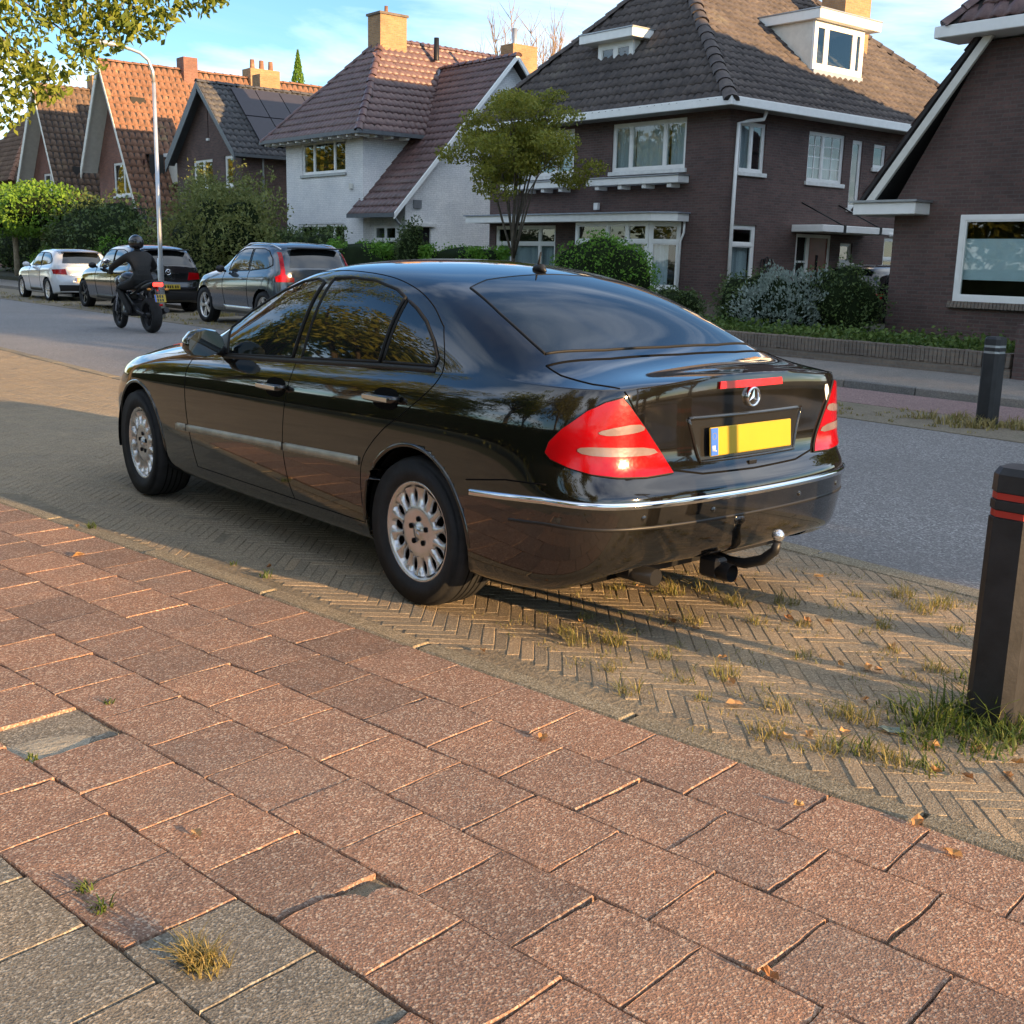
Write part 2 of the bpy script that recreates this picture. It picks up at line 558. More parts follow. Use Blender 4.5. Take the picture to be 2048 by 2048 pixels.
def wheel(parent, x, y, r, w, rim_r, side, kind, mats, steer=0.0, holes=14, dish=.02):
    """wheel part with tyre, rim and hub sub-parts; side=-1 left (face looks to -x)"""
    wh = MB()
    hw = w / 2
    prof = [(rim_r, -hw * .8), (rim_r + .012, -hw * .95), (r * .86 + rim_r * .14, -hw * 1.03), (r - .035, -hw * .97), (r - .012, -hw * .88), (r - .002, -hw * .74), (r, -hw * .5)]
    prof = prof + [(r, 0.0)] + [(a, -b) for a, b in prof[::-1]]
    o = wh.lathe(prof, 'x', seg=56).build('wheel', mats['tyre'], parent, (x, y, r), (0, 0, steer))
    tr = MB()
    for gx in (-hw * .42, -hw * .14, hw * .14, hw * .42):
        tr.lathe([(r + .0012, gx - .004), (r + .0012, gx + .004)], 'x', seg=56)
    tr.build('tread_groove', mats['rubber'], o)
    s = side
    fx = s * (hw - .028)
    if kind == 'disc14':
        m = MB()
        # outer lip and inner face as lathe, then spokes between the oval holes
        m.lathe([(rim_r + .004, fx - s * .02), (rim_r + .006, fx + s * .012), (rim_r - .004, fx + s * .014), (rim_r - .012, fx + s * .004), (rim_r - .02, fx - s * .003), (rim_r - .026, fx - s * .02)], 'x', seg=84)
        m.lathe([(.118, fx - s * .02), (.122, fx - s * .004), (.112, fx + s * .004), (.085, fx + s * .004), (.05, fx - s * .002), (.034, fx - s * .002), (.031, fx + s * .006), (.0, fx + s * .008)], 'x', seg=84)
        for k in range(holes):
            a = 2 * math.pi * (k + .5) / holes
            rows = []
            for j in range(7):
                rr = .112 + (rim_r - .02 - .112) * j / 6
                hwid = .5 * (2 * math.pi * rr / holes) * min(1.06, .40 + 2.6 * abs(j / 6 - .5) ** 2.2)
                hx = fx + s * (.004 - .004 * math.sin(math.pi * j / 6))
                row = []
                for q, dep in ((-1, -.022), (-.75, -.002), (0, .003), (.75, -.002), (1, -.022)):
                    tt = a + q * hwid / rr
                    row.append((hx + s * dep, rr * math.cos(tt), rr * math.sin(tt)))
                rows.append(row)
            vs = [p for r_ in rows for p in r_]
            m.add(vs, [(i * 5 + q, i * 5 + q + 1, (i + 1) * 5 + q + 1, (i + 1) * 5 + q) for i in range(6) for q in range(4)], True)
        ro = m.build('rim', mats['rim'], o)
        for k in range(5):
            a = 2 * math.pi * k / 5 + .3
            cy, cz = .056 * math.cos(a), .056 * math.sin(a)
            MB().lathe([(.0, fx + s * .0055), (.012, fx + s * .0058), (.012, fx - s * .005)], 'x', (0, cy, cz), 12).build('bolt_hole', mats['dark'], o)
        MB().lathe([(.0, fx + s * .011), (.022, fx + s * .010), (.026, fx + s * .007)], 'x', seg=24).build('hub_cap', mats['chrome'], o)
        st = MB()
        for k in range(3):
            a = math.pi / 2 + 2 * math.pi * k / 3
            st.tube([(fx + s * .0115, 0, 0), (fx + s * .0115, .021 * math.cos(a), .021 * math.sin(a))], [.004, .0012], 6)
        st.build('hub_star', mats['rim'], o)
    else:
        m = MB()
        m.lathe([(rim_r + .004, fx - s * .02), (rim_r + .006, fx + s * .012), (rim_r - .006, fx + s * .012), (rim_r - .02, fx - s * .01), (rim_r - .022, fx - s * .06)], 'x', seg=40)
        m.lathe([(.06, fx - s * .03), (.055, fx - s * .004), (.0, fx)], 'x', seg=20)
        nsp = holes
        for k in range(nsp):
            a = 2 * math.pi * k / nsp
            rows = []
            for j in range(4):
                rr = .045 + (rim_r - .012 - .045) * j / 3
                hwid = (.030 + .012 * j / 3) * (5 / nsp) ** .6
                hx = fx - s * .006 + s * .01 * (j / 3)
                rows.append([(hx + s * dep, rr * math.cos(a + q * hwid / rr), rr * math.sin(a + q * hwid / rr)) for q, dep in ((-1, -.03), (-.8, 0), (.8, 0), (1, -.03))])
            vs = [p for r_ in rows for p in r_]
            m.add(vs, [(i * 4 + q, i * 4 + q + 1, (i + 1) * 4 + q + 1, (i + 1) * 4 + q) for i in range(3) for q in range(3)])
        m.build('rim', mats['rim'], o)
    MB().lathe([(rim_r - .002, fx - s * .06), (.0, fx - s * .06)], 'x', seg=40).build('brake_disc', mats['dark'], o)
    return o
# ------------------------------------------------------------------ vehicle materials
def paint(name, c, rough=.06, dust=.08, metal=0.0):
    m, t, b = nodes(name)
    v = coords(t)
    n1 = noise(t, v, 3.0, 6, .65)
    dz = t.nodes.new('ShaderNodeSeparateXYZ'); t.links.new(v, dz.inputs[0])
    fac = mathn(t, 'MULTIPLY', ramp(t, n1, [(.42, (0, 0, 0)), (.75, (1, 1, 1))]), dust)
    t.links.new(mixc(t, fac, c, (.30, .27, .23)), b.inputs['Base Color'])
    b.inputs['Metallic'].default_value = metal
    rr = mathn(t, 'ADD', mathn(t, 'MULTIPLY', n1, .10 * dust * 5), rough)
    t.links.new(rr, b.inputs['Roughness'])
    b.inputs['Coat Weight'].default_value = 1.0; b.inputs['Coat Roughness'].default_value = .025
    b.inputs['Coat IOR'].default_value = 1.5
    fine = noise(t, v, 14.0, 2)
    bump(t, b, fine, .012, .01)
    return m

def lens(name, c, rough=.08, em=None, metal=0.0):
    m, t, b = nodes(name)
    v = coords(t)
    n1 = noise(t, v, 9, 2)
    t.links.new(ramp(t, n1, [(.35, tuple(x * .75 for x in c)), (.65, c)]), b.inputs['Base Color'])
    b.inputs['Roughness'].default_value = .16; b.inputs['Specular IOR Level'].default_value = .3; b.inputs['Coat Weight'].default_value = .4; b.inputs['Coat Roughness'].default_value = .02
    b.inputs['Metallic'].default_value = metal
    vo = N(t, 'ShaderNodeTexVoronoi'); vo.inputs['Scale'].default_value = 60; t.links.new(v, vo.inputs['Vector'])
    bump(t, b, vo.outputs['Distance'], .05, .004)
    if em:
        b.inputs['Emission Color'].default_value = (*c, 1); b.inputs['Emission Strength'].default_value = em
    return m

def tinted(name, c=(.006, .008, .009), rough=.015):
    m, t, b = nodes(name)
    v = coords(t)
    n1 = noise(t, v, 2.2, 4)
    t.links.new(ramp(t, n1, [(.3, tuple(x * .7 for x in c)), (.7, tuple(x * 1.5 for x in c))]), b.inputs['Base Color'])
    b.inputs['Roughness'].default_value = rough; b.inputs['Specular IOR Level'].default_value = .75
    b.inputs['Coat Weight'].default_value = .35; b.inputs['Coat Roughness'].default_value = .02
    return m

paint('black_paint', (.005, .0048, .0045), .05, .03)
paint('white_paint', (.55, .57, .60), .12, .1)
paint('charcoal_paint', (.010, .010, .011), .08, .02)
paint('grey_paint', (.06, .078, .098), .12, .08, .25)
paint('silver_roof_paint', (.33, .36, .40), .10, .05, .4)
plain('chrome', (.78, .80, .84), .06, 1.0, .5, .04)
plain('silver_trim', (.62, .64, .68), .18, .9, .5, .05)
plain('rim_silver', (.62, .60, .58), .26, .75, .5, .10, 9)
plain('rim_dark', (.03, .03, .032), .3, .6)
plain('tyre_rubber', (.017, .017, .018), .75, 0, .3, .25, 20, 0, .25, 90)
plain('black_rubber', (.008, .008, .008), .6, 0, .3)
plain('black_plastic', (.013, .013, .014), .45, 0, .4)
plain('dark_void', (.004, .004, .004), .9, 0, .1)
plain('dirty_moulding', (.33, .31, .25), .35, .3, .5, .2, 14)
lens('red_lens', (.30, .0006, .004)); lens('clear_lens', (.30, .22, .22), metal=.4); lens('amber_lens', (.8, .32, .04))
lens('brake_red', (.50, .003, .008)); lens('lit_red', (.95, .03, .02), .1, 2.2)
tinted('dark_glass'); tinted('car_glass', (.012, .016, .018))
plain('plate_yellow', (.40, .275, .008), .4, 0, .5, .05); plain('plate_blue', (.03, .12, .50), .4, 0, .5, .05)
plain('plate_white', (.75, .75, .72), .4, 0, .5, .03)
plain('badge_dark', (.02, .02, .02), .2, .3)

# ================================================================== ground
def mat_slab(name, c1, c2, c3, sp=(.62, .50, .40)):
    m, t, b = nodes(name)
    v = wcoords(t)
    fine = noise(t, v, 150, 2, .7)
    mid = noise(t, v, 3.2, 5, .6)
    oi = t.nodes.new('ShaderNodeObjectInfo')
    base = mixc(t, ramp(t, mid, [(.32, (0, 0, 0)), (.68, (1, 1, 1))]), c1, c2)
    base = mixc(t, ramp(t, fine, [(.35, (0, 0, 0)), (.62, (1, 1, 1))]), mixc(t, 1.0, base, (.55, .53, .5), 'MULTIPLY'), base)
    vor = N(t, 'ShaderNodeTexVoronoi'); vor.inputs['Scale'].default_value = 170
    t.links.new(v, vor.inputs['Vector'])
    sepc = t.nodes.new('ShaderNodeSeparateColor'); t.links.new(vor.outputs['Color'], sepc.inputs[0])
    speck = mathn(t, 'GREATER_THAN', sepc.outputs[0], .80)
    base = mixc(t, mathn(t, 'MULTIPLY', speck, .55), base, sp)
    dark = mathn(t, 'GREATER_THAN', sepc.outputs[1], .82)
    base = mixc(t, mathn(t, 'MULTIPLY', dark, .55), base, c3)
    rnd = ramp(t, oi.outputs['Random'], [(0, (.78, .80, .82)), (.5, (1, 1, 1)), (1, (1.18, 1.10, 1.02))])
    base = mixc(t, 1.0, base, rnd, 'MULTIPLY')
    stain = noise(t, v, 1.1, 6, .6)
    base = mixc(t, mathn(t, 'MULTIPLY', ramp(t, stain, [(.52, (0, 0, 0)), (.72, (1, 1, 1))]), .35), base, (.16, .14, .12))
    worn = noise(t, v, 7.0, 5, .65)
    base = mixc(t, mathn(t, 'MULTIPLY', ramp(t, worn, [(.50, (0, 0, 0)), (.66, (1, 1, 1))]), .30), base, mixc(t, 1.0, base, (1.45, 1.35, 1.25), 'MULTIPLY'))
    t.links.new(base, b.inputs['Base Color'])
    b.inputs['Roughness'].default_value = .93; b.inputs['Specular IOR Level'].default_value = .2
    h = mathn(t, 'ADD', mathn(t, 'MULTIPLY', vor.outputs['Distance'], .6), fine)
    bump(t, b, h, .42, .005)
    return m
mat_slab('red_slab', (.36, .215, .15), (.30, .19, .14), (.13, .085, .07), (.55, .44, .34))
mat_slab('grey_slab', (.27, .235, .185), (.21, .19, .155), (.09, .08, .07), (.44, .40, .33))
mat_slab('far_slab', (.27, .255, .235), (.22, .21, .20), (.1, .1, .1), (.4, .38, .36))
mat_slab('brick_paver', (.38, .30, .205), (.31, .25, .175), (.19, .15, .105), (.46, .38, .27))
mat_slab('kerb_stone', (.34, .28, .19), (.28, .235, .16), (.1, .09, .07), (.45, .4, .3))

def mat_asphalt(name, c, sp):
    m, t, b = nodes(name)
    v = wcoords(t)
    vor = N(t, 'ShaderNodeTexVoronoi'); vor.inputs['Scale'].default_value = 95
    t.links.new(v, vor.inputs['Vector'])
    sepc = t.nodes.new('ShaderNodeSeparateColor'); t.links.new(vor.outputs['Color'], sepc.inputs[0])
    big = noise(t, v, .45, 6, .6)
    fine = noise(t, v, 60, 3, .7)
    base = ramp(t, sepc.outputs[0], [(.0, tuple(x * .55 for x in c)), (.6, c), (.86, tuple(x * 1.35 for x in c)), (.97, sp)])
    base = mixc(t, mathn(t, 'MULTIPLY', ramp(t, big, [(.35, (0, 0, 0)), (.7, (1, 1, 1))]), .55), base, tuple(x * .68 for x in c))
    t.links.new(base, b.inputs['Base Color'])
    b.inputs['Roughness'].default_value = .85
    bump(t, b, mathn(t, 'ADD', vor.outputs['Distance'], fine), .5, .006)
    return m
mat_asphalt('asphalt', (.215, .20, .19), (.42, .40, .38))
mat_asphalt('red_asphalt', (.26, .165, .15), (.40, .30, .27))

def mat_soil(name, c1, c2, c3, sc_=3.0):
    m, t, b = nodes(name)
    v = wcoords(t)
    n1 = noise(t, v, sc_, 8, .65); n2 = noise(t, v, 45, 4, .7)
    base = ramp(t, n1, [(.30, c1), (.5, c2), (.72, c3)])
    base = mixc(t, ramp(t, n2, [(.35, (0, 0, 0)), (.6, (1, 1, 1))]), mixc(t, 1.0, base, (.6, .6, .6), 'MULTIPLY'), base)
    t.links.new(base, b.inputs['Base Color']); b.inputs['Roughness'].default_value = .95
    bump(t, b, n2, .7, .02)
    return m
mat_soil('joint_sand', (.19, .155, .10), (.25, .20, .135), (.29, .24, .16), 2.0)
mat_soil('pale_sand', (.36, .30, .22), (.42, .36, .27), (.48, .42, .32), 6.0)
mat_soil('soil', (.03, .028, .015), (.05, .05, .022), (.07, .07, .03))
mat_soil('earth', (.05, .06, .025), (.06, .075, .03), (.09, .085, .05), .6)
mat_soil('verge_brick', (.20, .165, .115), (.25, .205, .145), (.16, .15, .09), 1.6)

def struct(name, a, b, mat):
    o = MB().span(a, b).build(name, mat)
    o['kind'] = 'structure'
    return o
struct('ground', (-400, -300, -.9), (600, 700, -.12), MAT['earth'])
struct('road', (5.02, -90, -.11), (9.86, 260, 0.0), MAT['asphalt'])
struct('verge', (9.86, -90, -.11), (11.02, 15.6, .008), MAT['verge_brick'])
struct('cycle_path', (11.02, -90, -.11), (12.30, 15.6, .012), MAT['red_asphalt'])
struct('lay_by', (9.86, 15.6, -.11), (12.38, 200, .009), MAT['verge_brick'])
struct('footpath', (12.48, -90, -.11), (14.72, 200, .09), MAT['far_slab'])
for (x0, x1, y0, y1) in ((14.9, 60, -80, 15.3), (14.9, 60, 15.3, 230)):
    struct('garden_soil', (x0, y0, -.11), (x1, y1, .30 if y0 < 0 else .22), MAT['soil'])
kb = tag(thing('kerb', None, None), kind='structure')
_k = MB().box((0, 0, 0), (.10, .985, .20), 0, .012).mesh('kerb_stone')
for i in range(36):
    link('kerb_stone', _k, MAT['far_slab'], kb, (12.39 + .05, -6 + i * 1.0, .0))
ks = tag(struct('kerb_run', (12.39, 31, -.1), (12.48, 200, .1), MAT['far_slab']))
# concrete gutter line on the near road edge
gt = tag(thing('road_edge_strip', None, None), kind='structure')
_g = MB().box((0, 0, 0), (.15, .99, .1), 0, .01).mesh('edge_stone')
for i in range(40):
    link('edge_stone', _g, MAT['kerb_stone'], gt, (5.02 - .02, -2 + i * 1.0, -.046))

# ---- pavement frame (runs at a slight angle to the road)
PA = R(8.5)
PD = np.array([-math.sin(PA), math.cos(PA)]); PN = np.array([-math.cos(PA), -math.sin(PA)])   # along, away from road
PE = np.array([2.45, 4.0])
def pav(s, d, z=0.0):
    q = PE + PD * s + PN * d
    return (q[0], q[1], z)
_Fv, _Rv, _Uv = np.array(_F), np.array(_R), np.array(_U)
def pix(P):
    """where a world point falls in the frame (0..1), used only to choose which pieces are modelled singly"""
    d = np.asarray(P, float) - np.array([0, 0, 1.49])
    z = d @ _Fv
    k = 2290 / 2048
    return .5 + k * (d @ _Rv) / z, .5 - k * (d @ _Uv) / z, z
def in_frame(P, m=.04):
    x, y, z = pix(P)
    return (z > .1) & (x > -m) & (x < 1 + m) & (y > -m) & (y < 1 + m)
# sand beds below bricks and slabs
q = [pav(-15, .02, 0), (5.02, pav(-15, .02)[1], 0), (5.02, pav(60, .02)[1], 0), pav(60, .02, 0)]
_pb = MB().add([(x, y, -.11) for x, y, _ in q] + [(x, y, -.0036) for x, y, _ in q], [(0, 1, 2, 3), (4, 5, 6, 7), (0, 1, 5, 4), (1, 2, 6, 5), (2, 3, 7, 6), (3, 0, 4, 7)])
tag(_pb.build('parking_bed', MAT['joint_sand']), kind='structure')
pb = MB()
q = [pav(-60, .025, 0), pav(60, .025, 0), pav(60, 4.2, 0), pav(-60, 4.2, 0)]
pb.add([(x, y, -.11) for x, y, _ in q] + [(x, y, -.014) for x, y, _ in q], [(0, 1, 2, 3), (4, 5, 6, 7), (0, 1, 5, 4), (1, 2, 6, 5), (2, 3, 7, 6), (3, 0, 4, 7)])
pave = tag(pb.build('pavement', MAT['joint_sand']), kind='structure')
def slab_mesh(seed, lx=.2992, ly=.2968, notch=None):
    """slab with worn, slightly ragged bevelled edge"""
    r_ = np.random.default_rng(seed)
    n = 7
    def ring(e):
        pts = []
        for k in range(4):
            a = [(-1, -1), (1, -1), (1, 1), (-1, 1)][k]; b = [(-1, -1), (1, -1), (1, 1), (-1, 1)][(k + 1) % 4]
            for j in range(n):
                f = j / n
                pts.append(((a[0] + (b[0] - a[0]) * f) * (lx / 2), (a[1] + (b[1] - a[1]) * f) * (ly / 2)))
        P = np.array(pts)
        rad = 1 - e / (lx / 2)
        return P * rad
    jit = r_.uniform(-.0022, .0022, (4 * n, 2))
    jit[::n] *= 2.4
    R0, R1, R2 = ring(0), ring(.0015) + jit * .5, ring(.0038) + jit
    if notch:
        for i, amt in ((4 * n - 2, .012), (4 * n - 1, .045), (0, .075), (1, .07), (2, .05), (3, .018)):
            a = min(amt, .9)
            for Q in (R0, R1, R2):
                dv = -Q[i] / np.linalg.norm(Q[i]) * a * notch * (1 + .25 * np.sin(i * 2.3)); Q[i] = Q[i] + dv
    z2 = r_.uniform(-.001, .001, 4 * n)
    N_ = 4 * n
    V = [(x, y, -.045) for x, y in R0] + [(x, y, -.0038) for x, y in R1] + [(x, y, z) for (x, y), z in zip(R2, z2)]
    F = [(i, (i + 1) % N_, N_ + (i + 1) % N_, N_ + i) for i in range(N_)] + [(N_ + i, N_ + (i + 1) % N_, 2 * N_ + (i + 1) % N_, 2 * N_ + i) for i in range(N_)]
    F.append(tuple(range(2 * N_, 3 * N_)))
    me = bpy.data.meshes.new('slab'); me.from_pydata(V, [], F); me.update()
    return me
SL_R = [slab_mesh(k) for k in range(5)]; SL_G = [slab_mesh(20 + k) for k in range(4)]
for m_ in SL_R: m_.materials.append(MAT['red_slab'])
for m_ in SL_G: m_.materials.append(MAT['grey_slab'])
SL_C = slab_mesh(77, notch=1); SL_C.materials.append(MAT['red_slab'])
CHIP = [np.array(p) for p in ((1.30, 1.98),)]
SL_W = [slab_mesh(90 + k, notch=.16) for k in range(3)]
for m_ in SL_W: m_.materials.append(MAT['red_slab'])
slabs = []
for row in range(0, 12):
    d = .115 + .15 + row * .3
    for k in range(-34, 40):
        s = (k + (.5 if row % 2 else 0)) * .3
        P = np.array(pav(s, d, 0))
        vis = any(in_frame(np.array(pav(s + a, d + b, 0)), .03) for a in (-.15, .15) for b in (-.15, .15))
        if vis and abs(s) < 14: slabs.append((row, k, s, d, P))
slabs.sort(key=lambda q: np.linalg.norm(q[4] - np.array([0, 0, 1.49])))
slab_far = []
SUNK = []
def put_slab(row, k, s, d, P, as_obj=True):
    grey = row >= 6 or (row == 5 and -2.15 < s < -1.55)
    me = random.choice(SL_G if grey else (SL_R + SL_W))
    rz = PA + random.gauss(0, .008) + random.choice((0, math.pi))
    z = random.gauss(0, .0009) + (.002 if not grey else .0)
    rot = (random.gauss(0, .003), random.gauss(0, .003), rz)
    for cp in CHIP:
        if abs(P[0] - cp[0]) < .15 and abs(P[1] - cp[1]) < .15: me = SL_C; rz = PA + math.pi; z = .006
    if as_obj:
        link('slab', me, None, pave, (P[0], P[1], z), rot)
    else:
        slab_far.append((me, P, z, rz))
HOLE = np.array([1.04, 3.56])
for i, (row, k, s, d, P) in enumerate(slabs):
    if abs(P[0] - HOLE[0]) < .16 and abs(P[1] - HOLE[1]) < .17:
        SUNK.append((P, s, d)); continue
    put_slab(row, k, s, d, P, i < 290)
def joined(name, items, mat, parent, kind='stuff'):
    """items: (mesh, P, z, rz) -> one mesh"""
    mb = MB()
    for me, P, z, rz in items:
        ca, sa = math.cos(rz), math.sin(rz)
        mb.add([(P[0] + v.co.x * ca - v.co.y * sa, P[1] + v.co.x * sa + v.co.y * ca, z + v.co.z) for v in me.vertices], [tuple(p.vertices) for p in me.polygons])
    o = mb.build(name, mat, parent, fix=False); o['kind'] = kind
    return o
if slab_far: joined('distant_slabs', slab_far, MAT['red_slab'], pave)
for P, s, d in SUNK:      # the sunken spot: low broken slab and loose sand
    link('slab', SL_G[1], None, pave, (P[0] + .01, P[1] + .02, -.0105), (.004, -.004, PA + .05))
    sd = MB()
    ring = [(P[0] - .06 + .17 * math.cos(a) * (1 + .25 * math.sin(3 * a)), P[1] - .10 + .13 * math.sin(a)) for a in np.linspace(0, 2 * math.pi, 22)[:-1]]
    sd.add([(P[0] - .06, P[1] - .10, -.001)] + [(x, y, -.013) for x, y in ring], [(0, 1 + i, 1 + (i + 1) % 21) for i in range(21)], True)
    sd.build('loose_sand', MAT['pale_sand'], pave)
# kerb stones between slabs and bricks
_ke = MB().box((0, 0, 0), (.092, .985, .12), 0, .008).mesh('border_stone')
for i in range(-9, 24):
    x, y, _ = pav(i * 1.0, .062)
    link('border_stone', _ke, MAT['kerb_stone'], pave, (x, y, -.056 + random.gauss(0, .002)), (0, 0, PA + random.gauss(0, .002)))
# ---- herringbone parking strip
pk = tag(thing('parking_strip', None, None), kind='structure')
BW, BL = .053, .212                       # slim clinkers, four widths to a length
BRK = []
for k in range(5):
    r_ = np.random.default_rng(50 + k)
    mb = MB().box((0, 0, -.03), (BL - .0028, BW - .0028, .06), 0, .003)
    mb.v = [(x + r_.uniform(-.0012, .0012), y + r_.uniform(-.0012, .0012), z) for x, y, z in mb.v]
    me = mb.mesh('brick'); me.materials.append(MAT['brick_paver']); BRK.append(me)
BA = R(45) + PA * .5
bc, bs = math.cos(BA), math.sin(BA)
bricks = []
rr_, cc_ = np.meshgrid(np.arange(-330, 360), np.arange(-330, 360), indexing='ij')
qq = (cc_ - rr_) % 8
for hz in (0, 1):
    m_ = qq == (0 if hz == 0 else 4)
    c1, r1 = cc_[m_], rr_[m_]
    if hz == 0: ux, uy = (c1 + 2) * BW, (r1 + .5) * BW
    else: ux, uy = (c1 + .5) * BW, (r1 - 1) * BW
    x = 4.0 + ux * bc - uy * bs; y = 6.0 + ux * bs + uy * bc
    dd = (x - PE[0]) * PN[0] + (y - PE[1]) * PN[1]
    k_ = (x < 4.90) & (y > -.8) & (y < 19) & (dd < -.05)
    bricks += list(zip(x[k_], y[k_], np.full(k_.sum(), hz)))
B_ = np.array(bricks)
fx, fy, fz = pix(np.column_stack([B_[:, 0], B_[:, 1], np.zeros(len(B_))]))
vis = (fz > .1) & (fx > -.02) & (fx < 1.02) & (fy > 0) & (fy < 1.02)
near = np.hypot(B_[:, 0], B_[:, 1])
# bricks under the car are not seen
under = (abs(B_[:, 0] - 3.62) < .70) & (B_[:, 1] > 2.8) & (B_[:, 1] < 7.5)
order = np.argsort(near + np.where(vis & ~under, 0, 1000))
rest = []
for n_, i in enumerate(order):
    x, y, hz = B_[i]
    rz = BA + (math.pi / 2 if hz else 0) + random.gauss(0, .012) + random.choice((0, math.pi))
    z = random.gauss(-.0015, .0008)
    me = random.choice(BRK)
    if n_ < 300: link('brick', me, None, pk, (x, y, z), (random.gauss(0, .0028), random.gauss(0, .0028), rz))
    else: rest.append((me, (x, y), z, rz))
joined('distant_bricks', rest, MAT['brick_paver'], pk)
# ================================================================== houses
def mat_brick(name, c1, c2, mortar, bump_s=.5, msize=.008, vary=1.0):
    m, t, b = nodes(name)
    g = t.nodes.new('ShaderNodeNewGeometry')
    sp = t.nodes.new('ShaderNodeSeparateXYZ'); t.links.new(g.outputs['Position'], sp.inputs[0])
    cb = t.nodes.new('ShaderNodeCombineXYZ')
    t.links.new(mathn(t, 'ADD', sp.outputs[0], sp.outputs[1]), cb.inputs[0]); t.links.new(sp.outputs[2], cb.inputs[1])
    br = N(t, 'ShaderNodeTexBrick'); br.offset = .5
    br.inputs['Scale'].default_value = 1.0; br.inputs['Brick Width'].default_value = .215; br.inputs['Row Height'].default_value = .062
    br.inputs['Mortar Size'].default_value = msize; br.inputs['Mortar Smooth'].default_value = .3; br.inputs['Bias'].default_value = 0
    br.inputs['Color1'].default_value = (*c1, 1); br.inputs['Color2'].default_value = (*c2, 1); br.inputs['Mortar'].default_value = (*mortar, 1)
    t.links.new(cb.outputs[0], br.inputs['Vector'])
    n1 = noise(t, g.outputs['Position'], 1.3, 6, .6); n2 = noise(t, g.outputs['Position'], 22, 3)
    base = mixc(t, 1.0, br.outputs['Color'], ramp(t, n1, [(.25, (.72 * vary + 1 - vary,) * 3), (.75, (1.15, 1.12, 1.08))]), 'MULTIPLY')
    base = mixc(t, 1.0, base, ramp(t, n2, [(.3, (.85, .85, .85)), (.7, (1.1, 1.1, 1.1))]), 'MULTIPLY')
    t.links.new(base, b.inputs['Base Color']); b.inputs['Roughness'].default_value = .88
    bump(t, b, mathn(t, 'SUBTRACT', n2, mathn(t, 'MULTIPLY', br.outputs['Fac'], 1.5)), bump_s, .008)
    return m
mat_brick('purple_brick', (.145, .085, .076), (.095, .06, .056), (.12, .10, .092), .6, .009)
mat_brick('dark_brick', (.14, .083, .073), (.092, .058, .054), (.115, .096, .088), .6, .009)
mat_brick('red_brick', (.29, .13, .092), (.21, .098, .075), (.19, .15, .13))
mat_brick('white_brick', (.86, .865, .87), (.80, .805, .81), (.66, .67, .68), .8, .006, .4)
mat_brick('yellow_chimney_brick', (.42, .25, .12), (.34, .19, .09), (.3, .24, .18))
mat_brick('garden_brick', (.21, .165, .13), (.15, .12, .10), (.17, .155, .135))
plain('white_timber', (.82, .82, .79), .45, 0, .5, .05)
plain('cream_timber', (.66, .64, .57), .5, 0, .5, .08)
plain('zinc', (.34, .36, .38), .4, .6)
plain('grey_gutter', (.10, .11, .12), .5, .1)
plain('soffit_paint', (.30, .29, .27), .6)
plain('red_door', (.20, .035, .02), .35, 0, .5, .2)
plain('lead', (.30, .33, .38), .5, .3)
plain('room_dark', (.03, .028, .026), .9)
plain('frosted_film', (.78, .86, .90), .25, 0, .6, .05)
plain('iron', (.015, .015, .016), .5, .4)
plain('white_sill', (.70, .70, .67), .5)
def mat_curtain():
    m, t, b = nodes('net_curtain')
    v = wcoords(t)
    sp = t.nodes.new('ShaderNodeSeparateXYZ'); t.links.new(v, sp.inputs[0])
    w = N(t, 'ShaderNodeTexNoise'); w.inputs['Scale'].default_value = 7
    cb = t.nodes.new('ShaderNodeCombineXYZ'); t.links.new(mathn(t, 'ADD', sp.outputs[0], sp.outputs[1]), cb.inputs[0]); t.links.new(cb.outputs[0], w.inputs['Vector'])
    t.links.new(ramp(t, w.outputs['Fac'], [(.35, (.42, .45, .49)), (.65, (.80, .82, .84))]), b.inputs['Base Color']); b.inputs['Roughness'].default_value = .9
mat_curtain()
def mat_glass():
    m = bpy.data.materials.new('window_glass'); m.use_nodes = True; MAT['window_glass'] = m
    t = m.node_tree; t.nodes.clear()
    out = N(t, 'ShaderNodeOutputMaterial'); gl = N(t, 'ShaderNodeBsdfGlossy'); tr = N(t, 'ShaderNodeBsdfTransparent'); mx = N(t, 'ShaderNodeMixShader')
    gl.inputs['Roughness'].default_value = .012; tr.inputs['Color'].default_value = (.80, .86, .86, 1)
    lw = N(t, 'ShaderNodeFresnel'); lw.inputs['IOR'].default_value = 1.5
    n1 = noise(t, wcoords(t), 1.4, 2)
    bp = N(t, 'ShaderNodeBump'); bp.inputs['Strength'].default_value = .02; bp.inputs['Distance'].default_value = .05
    t.links.new(n1, bp.inputs['Height']); t.links.new(bp.outputs[0], gl.inputs['Normal'])
    gg = N(t, 'ShaderNodeNewGeometry')
    t.links.new(mathn(t, 'MULTIPLY', mathn(t, 'MULTIPLY', lw.outputs[0], 2.2), mathn(t, 'SUBTRACT', 1.0, gg.outputs['Backfacing'])), mx.inputs[0])
    t.links.new(tr.outputs[0], mx.inputs[1]); t.links.new(gl.outputs[0], mx.inputs[2]); t.links.new(mx.outputs[0], out.inputs[0])
mat_glass()
